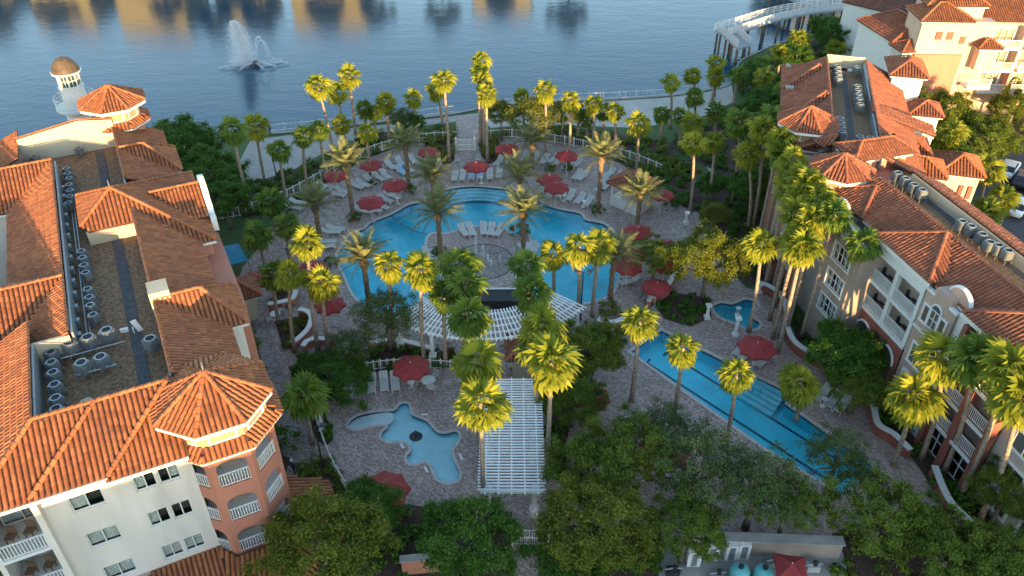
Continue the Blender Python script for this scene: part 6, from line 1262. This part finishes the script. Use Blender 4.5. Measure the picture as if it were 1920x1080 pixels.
def gate(c, w, h, label, d=Vector((1, 0, 0))):
    root = thing('garden_gate', label, 'gate', c); n = Vector((-d.y, d.x, 0))
    for s in (-1, 1): mb = MB(); mb.box(c+d*s*(w/2+.12)+Vector((0, 0, h/2+.1)), (.2, .2, h+.2), d, n); mb.build('gate_post', M['white'], root)
    for s in (-1, 1):
        mb = MB(); x0 = c+d*s*w/4
        for z in (.12, h*.5, h-.08): mb.box(x0+Vector((0, 0, z)), (w/2-.06, .05, .07), d, n)
        for k in range(7): mb.box(x0+d*(k-3)*(w/15)+Vector((0, 0, h/2)), (.035, .03, h-.15), d, n)
        mb.build('gate_leaf', M['white'], root)
gate(at(873, 282), 2.0, 1.5, 'white double gate at the lake end of the pool terrace'); gate(at(995, 1022), 2.1, 1.6, 'white double gate at the foot of the long pergola')
# lake railing gate walls etc
def column_statue(px, label, h=1.6):
    p = at(*px); root = thing('garden_column', label, 'column', p, 'white garden columns'); mb = MB(); mb.box((0, 0, .15), (.52, .52, .3)); child('plinth', mb.data('plinth', M['white']), root)
    mb = MB(); mb.lathe([(.17, .3), (.14, h-.25), (.2, h-.12), (.2, h)], k=12); child('shaft', mb.data('shaft', M['white']), root); mb = MB(); mb.box((0, 0, h+.06), (.5, .5, .12)); child('capital', mb.data('capital', M['white']), root)
column_statue((1378, 630), 'white column before the whirlpool bed', 1.9); column_statue((1325, 597), 'white column at the corner of the tree bed', 1.4); column_statue((605, 808), 'white column in the lawn left of the childrens pool', 2.0); column_statue((1286, 420), 'white column on the deck right of the bar hut', 1.3); column_statue((1422, 548), 'short white pedestal above the whirlpool', .9)
def lamp(px, h, label, heads=2):
    p = at(*px); root = thing('lamp_post', label, 'lamp', p, 'black lamp posts'); mb = MB(); mb.tube([(0, 0, 0), (0, 0, .5), (0, 0, h)], [.12, .07, .05], 8); child('pole', mb.data('pole', M['iron']), root)
    for s in ((-1, 1) if heads == 2 else (1,)): mb = MB(); mb.tube([(0, 0, h-.1), (s*.45, 0, h+.1)], .03, 5); mb.box((s*.55, 0, h+.1), (.4, .3, .12)); child('lamp_head', mb.data('lamp_head', M['iron']), root)
lamp((1088, 600), 5.2, 'black twin headed lamp post right of the curved pergola'); lamp((738, 648), 5.5, 'black lamp post in front of the left pool lobe'); lamp((607, 882), 4.5, 'black lamp post by the side path at lower left', 1); lamp((520, 340), 4, 'black lamp post by the lake promenade', 1)
# ================================================================== small huts
def hut(center, w, d, rot, z, label, mat, roofmat='tile_dark', posts=False):
    root = thing('garden_hut', label, 'hut', (center.x, center.y, 0)); R = Roof(roofmat); hip_tower(root, R, (center.x, center.y, 0), w, d, rot, z, 0, mat, over=.5); R.finish(root, 0); return root
def bar_hut():
    p = at(1185, 385); root = thing('bar_hut', 'pool bar hut with red roof and white panelled front', 'hut', p); R = Roof('tile_dark'); rot = -.75; X = Vector((math.cos(rot), math.sin(rot), 0)); Y = Vector((-math.sin(rot), math.cos(rot), 0)); q = [p+X*sx*1.7+Y*sy*1.5 for sx, sy in ((-1, -1), (1, -1), (1, 1), (-1, 1))]
    quadprism('counter', q, 0, 1.1, 'white', root); quadprism('back_room', [p+X*sx*1.0+Y*sy*.8 for sx, sy in ((-1, -1), (1, -1), (1, 1), (-1, 1))], 1.1, 2.6, 'tan', root)
    for e in q: mb = MB(); mb.box(e+Vector((0, 0, 1.35)), (.18, .18, 2.7)); mb.build('post', M['white'], root)
    quadprism('eave', offset(q, .35), 2.6, 2.8, 'white', root); e = [v+Vector((0, 0, 2.82)) for v in offset(q, .5)]; top = p+Vector((0, 0, 3.9))
    for i in range(4): R.plane([e[i], e[(i+1) % 4], top]); R.cap(top, e[i], .1)
    R.finish(root, 0)
bar_hut(); hut(at(978, 695), 1.5, 2.2, 0, 2.2, 'small cream kiosk with red tiled roof at the pergola head', 'tan'); hut(at(455, 590), 2.6, 2.4, .46, 2.5, 'small cream pavilion with brown roof by the left hotel', 'tan')
for k, (px, lab) in enumerate((((625, 652), 'cream menu board left of the pair'), ((634, 655), 'cream menu board right of the pair'))):
    p = at(*px); root = thing('notice_board', lab, 'board'); root.location = p; mb = MB(); mb.box((0, 0, 1.2), (.55, .06, 1.1)); child('panel', mb.data('panel', M['tan']), root)
    for s in (-.25, .25): mb = MB(); mb.box((s, 0, .6), (.06, .06, 1.3)); child('post', mb.data('post', M['iron']), root)
p = at(1385, 520); root = thing('notice_board', 'pale notice board in the grove above the whirlpool', 'board', p); mb = MB(); mb.box((0, 0, 1.3), (.8, .06, .9)); child('panel', mb.data('panel', M['sling']), root); mb = MB(); mb.box((0, .05, .6), (.08, .06, 1.2)); child('post', mb.data('post', M['wood']), root)
q = [at(u, v, 2.2) for u, v in ((418, 462), (447, 456), (465, 488), (428, 498))]; root = thing('shade_sail', 'blue canvas shade canopy by the left hotel wall', 'canopy', (q[0].x, q[0].y, 0)); mb = MB(); c_ = sum(q, Vector())/4+Vector((0, 0, .35))
for i in range(4): mb.poly([q[i], q[(i+1) % 4], c_])
mb.build('canvas', plain('blue_canvas', (.015, .16, .26), .8, .15), root)
for e in q: mb = MB(); mb.tube([(e.x, e.y, 0), e], .04, 6); mb.build('pole', M['metal'], root)
# pool rails
def pool_rail(px, d, label):
    p = at(*px); d = Vector(d).normalized(); root = thing('pool_handrail', label, 'handrail', p)
    for s in (-.3, .3): n = Vector((-d.y, d.x, 0))*s; mb = MB(); mb.tube([p+n-d*.5, p+n-d*.4+Vector((0, 0, .8)), p+n+d*.1+Vector((0, 0, .9)), p+n+d*.6+Vector((0, 0, .2)), p+n+d*.65+Vector((0, 0, -.5))], .025, 6); mb.build('rail', M['metal'], root)
pool_rail((1252, 630), (-.3, -.9, 0), 'steel handrails at the head of the lap pool'); pool_rail((1425, 722), (-.5, -.7, 0), 'steel handrails at the lap pool steps'); pool_rail((1152, 548), (-1, .2, 0), 'steel handrails at the right lobe of the big pool'); pool_rail((1355, 600), (.1, .9, 0), 'steel handrails at the whirlpool')
# ================================================================== lake fountain
fc = at(480, 122, -.5); lf = thing('lake_fountain', 'tall white plume fountain spraying in the lake', 'fountain', fc)
mb = MB(); mb.lathe([(.9, -.3), (.9, .25), (.5, .4), (.2, .7)], fc, 14); mb.build('float_base', M['iron'], lf)
def plume(t):
    k = random.random(); z = 6.3*k**.75; w = .35+1.9*(1-k)*(.25+k)*1.2; return (fc.x-.9-1.2*k**.8+random.gauss(0, .5)*w, fc.y+random.gauss(0, .5)*w, fc.z+.3+z)
def veil(t):
    k = random.random(); return (fc.x-2.0+random.gauss(0, 1.2)*(1-.5*k), fc.y+random.gauss(0, .8), fc.z+.1+4.2*k*random.random())
def spray_mist():
    m, nt, b = nodes_of('water_mist'); nt.nodes.remove(b); d = N(nt, 'ShaderNodeBsdfDiffuse'); d.inputs[0].default_value = (.9, .92, .95, 1); t = N(nt, 'ShaderNodeBsdfTransparent'); mx = N(nt, 'ShaderNodeMixShader'); mx.inputs[0].default_value = .3; tr = N(nt, 'ShaderNodeBsdfTranslucent'); tr.inputs[0].default_value = (.9, .92, .95, 1); ms = N(nt, 'ShaderNodeMixShader'); ms.inputs[0].default_value = .5
    nt.links.new(d.outputs[0], ms.inputs[1]); nt.links.new(tr.outputs[0], ms.inputs[2]); nt.links.new(t.outputs[0], mx.inputs[1]); nt.links.new(ms.outputs[0], mx.inputs[2]); nt.links.new(mx.outputs[0], nt.nodes['Material Output'].inputs[0]); return m
mist = spray_mist()
V, F = droplets(22000, plume, .042); tag(link('plume', np_mesh('plume', [v-fc for v in V], F, mist), lf, fc), kind='stuff'); V, F = droplets(6000, veil, .045); tag(link('spray_veil', np_mesh('spray_veil', [v-fc for v in V], F, mist), lf, fc), kind='stuff')
for ang, L, hh in ((0.1, 4.8, .25), (.45, 4.0, .3), (-.35, 3.4, .4), (-.9, 2.4, .35), (2.9, 4.4, .3), (3.4, 5.2, .25), (-2.2, 3.0, .4), (1.2, 3.2, 3.6), (.9, 3.0, 3.2)):
    def jet(t):
        k = random.random(); r = L*k; z = hh*4*k*(1-k)+.05; e = .10+.25*k; return (fc.x+r*math.cos(ang)+random.gauss(0, .12)*e*3, fc.y+r*math.sin(ang)*1.0+random.gauss(0, .12)*e*3, fc.z+.1+z+random.gauss(0, .05))
    V, F = droplets(700, jet, .045); tag(link('side_jet', np_mesh('side_jet', [v-fc for v in V], F, mist), lf, fc), kind='stuff')
# ================================================================== boardwalk
bw = thing('boardwalk', 'curving grey boardwalk bridge with white rails over the lake corner', 'bridge', at(1400, 70))
def walk(px, w, zs):
    pts = [at(u, v, z) for (u, v), z in zip(px, zs)]; pts = smooth(pts, 5, False); Lp = []; Rp = []
    for i, p in enumerate(pts): d = (pts[min(i+1, len(pts)-1)]-pts[max(i-1, 0)]); d.z = 0; d.normalize(); n = Vector((-d.y, d.x, 0)); Lp.append(p+n*w/2); Rp.append(p-n*w/2)
    mb = MB(); mb.quadmesh([[l, r, r-Vector((0, 0, .3)), l-Vector((0, 0, .3))] for l, r in zip(Lp, Rp)], closed=True, cap=True); fixn(mb.build('deck', M['grey_deck'], bw))
    for S in (Lp, Rp):
        for p, q in zip(S, S[1:]):
            d = (q-p).normalized(); n = d.cross(Vector((0, 0, 1))).normalized(); mb = MB(); U = n.cross(d)
            for z in (.35, .7, 1.05): mb.box((p+q)/2+Vector((0, 0, z)), ((q-p).length, .06, .09 if z > 1 else .05), d, n, U)
            for j in range(6): e = p.lerp(q, j/6); mb.box(e+Vector((0, 0, .55)), (.04, .04, 1.0))
            mb.build('rail_panel', M['white'], bw); mb = MB(); mb.box(p+Vector((0, 0, .58)), (.13, .13, 1.16)); mb.build('rail_post', M['white'], bw)
    for i in range(1, len(pts), 3):
        for p in (Lp[i], Rp[i]): mb = MB(); mb.tube([(p.x, p.y, -2), (p.x, p.y, p.z-.3)], .17, 7); mb.build('pile', M['wood'], bw)
walk([(1352, 62), (1400, 47), (1450, 32), (1510, 20), (1560, 14), (1590, 12)], 2.6, [2.6]*6); walk([(1362, 58), (1378, 72), (1395, 88)], 2.4, [2.61, 2.2, 1.6]); walk([(1540, 12), (1510, 2), (1480, -8), (1440, -20)], 2.4, [2.58]*4)
# ================================================================== plant yard at the bottom
def wall_run(px0, px1, h, w, label, mat, cap='white'):
    a, b = at(*px0), at(*px1); root = thing('yard_wall', label, 'wall', a); d = (b-a).normalized(); n = Vector((-d.y, d.x, 0)); MB().box((a+b)/2+Vector((0, 0, h/2)), ((b-a).length, w, h), d, n).build('wall_body', M[mat], root); MB().box((a+b)/2+Vector((0, 0, h+.06)), ((b-a).length+.15, w+.2, .12), d, n).build('cap', M[cap], root)
wall_run((1265, 1030), (1570, 1042), 1.45, .5, 'long tan yard wall with pale cap at the bottom right', 'taupe', 'concrete'); wall_run((755, 1075), (825, 1068), 1.4, .3, 'short salmon wall at the bottom below the dense tree', 'salmon', 'concrete')
sheet('yard_floor', [ccw(P2([(1235, 1025), (1580, 1035), (1600, 1120), (1235, 1120)]))], .02, M['concrete'])
for k, (u, v) in enumerate(((1389, 1066), (1434, 1068))):
    p = at(u, v, 1.2); p.z = .02; root = thing('pool_filter_tank', 'teal domed filter tank, %s of the pair in the plant yard' % ('left', 'right')[k], 'tank', p, 'filter tanks'); mt = plain('teal_tank', (.09, .33, .34), .4, .1); mb = MB(); mb.lathe([(.5, 0), (.62, .2), (.62, .95), (.5, 1.2), (.2, 1.32), (.01, 1.34)], k=20); child('tank_body', mb.data('tank_body', mt, True), root); mb = MB(); mb.lathe([(.17, 1.31), (.17, 1.5), (.01, 1.52)], k=12); child('valve_cap', mb.data('valve_cap', M['iron']), root); mb = MB(); mb.tube([(.3, -.55, .3), (.3, -.9, .3), (.3, -.9, .05)], .06, 6); child('pipe', mb.data('pipe', M['white']), root)
for k, (u, v) in enumerate(((1302, 1040), (1336, 1030), (1372, 1028), (1395, 1026))):
    p = at(u, v, 1.0); p.z = .02; root = thing('service_panel', 'white service cabinet, %s from the left along the yard wall' % ORD[k], 'cabinet', p, 'service cabinets'); mb = MB(); mb.box((0, 0, .75), (.85-.1*(k > 1), .5, 1.4)); child('cabinet_body', mb.data('cabinet_body', M['white']), root); mb = MB(); mb.box((0, -.27, .75), (.35, .03, 1.2)); child('door', mb.data('door', M['metal']), root)
p = at(1484, 1062, 2.3); p.z = .02; parasol(p, 'dark red square canopy in the plant yard at the bottom edge', 'red parasols', 1.35, 4, .45, 2.1)
for k, (u, v, m_) in enumerate(((1262, 1068, 'iron'), (1345, 1076, 'metal'), (1525, 1060, 'sling'), (1450, 1052, 'metal'))):
    p = at(u, v, .5); p.z = .02; root = thing('pump_unit', ('black pump on a skid at the yard left', 'grey pump between the cabinets and tanks', 'pale slatted crate right of the red canopy', 'grey pipe unit by the right tank')[k], 'pump', p); mb = MB(); mb.box((0, 0, .3), (.8, .5, .5)); child('housing', mb.data('housing', M[m_]), root); mb = MB(); mb.tube([(-.5, 0, .5), (0, 0, .65), (.6, .1, .5), (.6, .1, .05)], .07, 6); child('pipe', mb.data('pipe', M['metal']), root); mb = MB(); mb.lathe([(.16, .55), (.16, .85), (.02, .9)], (.1, 0, 0), 10); child('motor', mb.data('motor', M['iron']), root)
# ================================================================== cars
def car(p, rot, col, label):
    root = thing('parked_car', label, 'car', p, 'cars in the car park'); root.rotation_euler = (0, 0, rot); paint = plain('car_paint_'+label.split()[0], col, .3, .05); 
    prof = [(-2.2, .35, .75), (-2.15, .35, .95), (-1.3, .3, 1.0), (1.0, .3, .98), (1.9, .3, .9), (2.2, .35, .72)]
    rows = []
    for x, z0, z1 in prof:
        w = .88 if abs(x) < 2 else .74; rows.append([(x, -w, z0), (x, -w, z1-.12), (x, -w+.1, z1), (x, w-.1, z1), (x, w, z1-.12), (x, w, z0)])
    mb = MB(); mb.quadmesh(rows, closed=True, cap=True); child('body', mb.data('body', paint, True), root)
    rows = [[(-1.75, -.75, .97), (-1.75, .75, .97)], [(-1.2, -.62, 1.45), (-1.2, .62, 1.45)], [(.25, -.64, 1.48), (.25, .64, 1.48)], [(1.05, -.76, .96), (1.05, .76, .96)]]
    mb = MB(); mb.poly([rows[1][0], rows[1][1], rows[2][1], rows[2][0]], True); child('car_roof', mb.data('car_roof', paint), root); dk = plain('car_glass', (.02, .022, .025), .08, .1)
    for nm, f in (('rear_window', [rows[0][0], rows[0][1], rows[1][1], rows[1][0]]), ('windscreen', [rows[3][1], rows[3][0], rows[2][0], rows[2][1]]), ('side_window', [rows[0][0], rows[1][0], rows[2][0], rows[3][0]]), ('side_window', [rows[0][1], rows[1][1], rows[2][1], rows[3][1]])): mb = MB(); mb.poly(f); child(nm, mb.data(nm, dk), root)
    for x in (-1.35, 1.35):
        for y in (-.82, .82): mb = MB(); mb.tube([(x, y-.1, .33), (x, y+.1, .33)], .33, 14); w_ = child('wheel', mb.data('wheel', M['iron']), root)
car(at(1888, 325), .9, (.75, .75, .75), 'white car at the right edge of the car park'); car(at(1915, 345), .9, (.03, .03, .035), 'black car in front of the white one'); car(at(1905, 395), .9, (.72, .73, .75), 'silver car half hidden by the street palms'); car(at(1940, 372), .9, (.2, .22, .25), 'grey car at the edge of the picture')
# ================================================================== people
def person(px, rot, shirt, trousers, label, step=.12, h=1.72):
    p = at(*px); root = thing('person', label, 'person', p); root.rotation_euler = (0, 0, rot); k = h/1.75
    J = {'pel': (0, 0, .95), 'che': (0, 0, 1.25), 'sho': (0, 0, 1.42), 'nec': (0, 0, 1.50), 'hea': (0, -.02, 1.64), 'top': (0, -.01, 1.74), 'lh': (.10, 0, .90), 'lk': (.11, -step, .50), 'la': (.11, -step*.6, .08), 'lt': (.12, -step*.6-.16, .04), 'rh': (-.10, 0, .90), 'rk': (-.11, step*.3, .50), 'ra': (-.11, step*1.3, .08), 'rt': (-.12, step*1.3-.16, .04), 'ls': (.20, 0, 1.40), 'le': (.26, .05, 1.13), 'lw': (.25, -.08, .90), 'lf': (.25, -.12, .80), 'rs': (-.20, 0, 1.40), 're': (-.26, -.02, 1.13), 'rw': (-.25, -.14, .92), 'rf': (-.25, -.2, .83)}
    R = {'pel': .15, 'che': .16, 'sho': .12, 'nec': .06, 'hea': .105, 'top': .07, 'lh': .10, 'lk': .065, 'la': .045, 'lt': .04, 'ls': .065, 'le': .045, 'lw': .032, 'lf': .035}
    nm = list(J); E = [('pel', 'che'), ('che', 'sho'), ('sho', 'nec'), ('nec', 'hea'), ('hea', 'top')]
    for s in 'lr': E += [('pel', s+'h'), (s+'h', s+'k'), (s+'k', s+'a'), (s+'a', s+'t'), ('sho', s+'s'), (s+'s', s+'e'), (s+'e', s+'w'), (s+'w', s+'f')]
    me = bpy.data.meshes.new('body'); me.from_pydata([tuple(c*k for c in J[n_]) for n_ in nm], [(nm.index(a), nm.index(b)) for a, b in E], []); o = child('body', me, root); md = o.modifiers.new('skin', 'SKIN')
    for i, n_ in enumerate(nm): r = R.get(n_, R.get('l'+n_[1:], .05))*k; me.skin_vertices[0].data[i].radius = (r, r*.8)
    me.skin_vertices[0].data[0].use_root = True; o.modifiers.new('sub', 'SUBSURF').levels = 1
    m, nt, b = nodes_of('clothed_body'); tc = N(nt, 'ShaderNodeTexCoord'); sp = N(nt, 'ShaderNodeSeparateXYZ'); nt.links.new(tc.outputs['Object'], sp.inputs[0]); f = mathn(nt, 'DIVIDE', sp.outputs[2], 1.8*k); rp = ramp(nt, f, [(.0, (.02, .02, .02)), (.055, trousers), (.53, shirt), (.84, (.35, .2, .14))]); nt.links.new(rp, b.inputs[0])
    for n_ in nt.nodes:
        if n_.type == 'VALTORGB': n_.color_ramp.interpolation = 'CONSTANT'
    me.materials.append(m); mb = MB(); mb.lathe([(.115*k, 1.66*k), (.12*k, 1.72*k), (.09*k, 1.79*k), (.01, 1.82*k)], (0, 0, 0), 10); return root, mb, k
for px, rot, sh, tr, lab, hat in (((553, 893), 2.6, (.02, .02, .025), (.025, .025, .03), 'person in dark clothes and a white hat walking on the side path', 'white'), ((1208, 556), 1.0, (.02, .02, .025), (.02, .02, .02), 'person in black standing at the right parasol cluster', 'iron'), ((507, 254), 0, (.03, .04, .12), (.05, .02, .02), 'distant person in dark clothes walking on the promenade', 'wood'), ((541, 478), .4, (.5, .5, .52), (.03, .03, .05), 'person in a pale top near the blue canopy', 'wood')):
    root, mb, k = person(px, rot, sh, tr, lab); child('hat' if hat == 'white' else 'hair', mb.data('hat', M[hat], True), root)
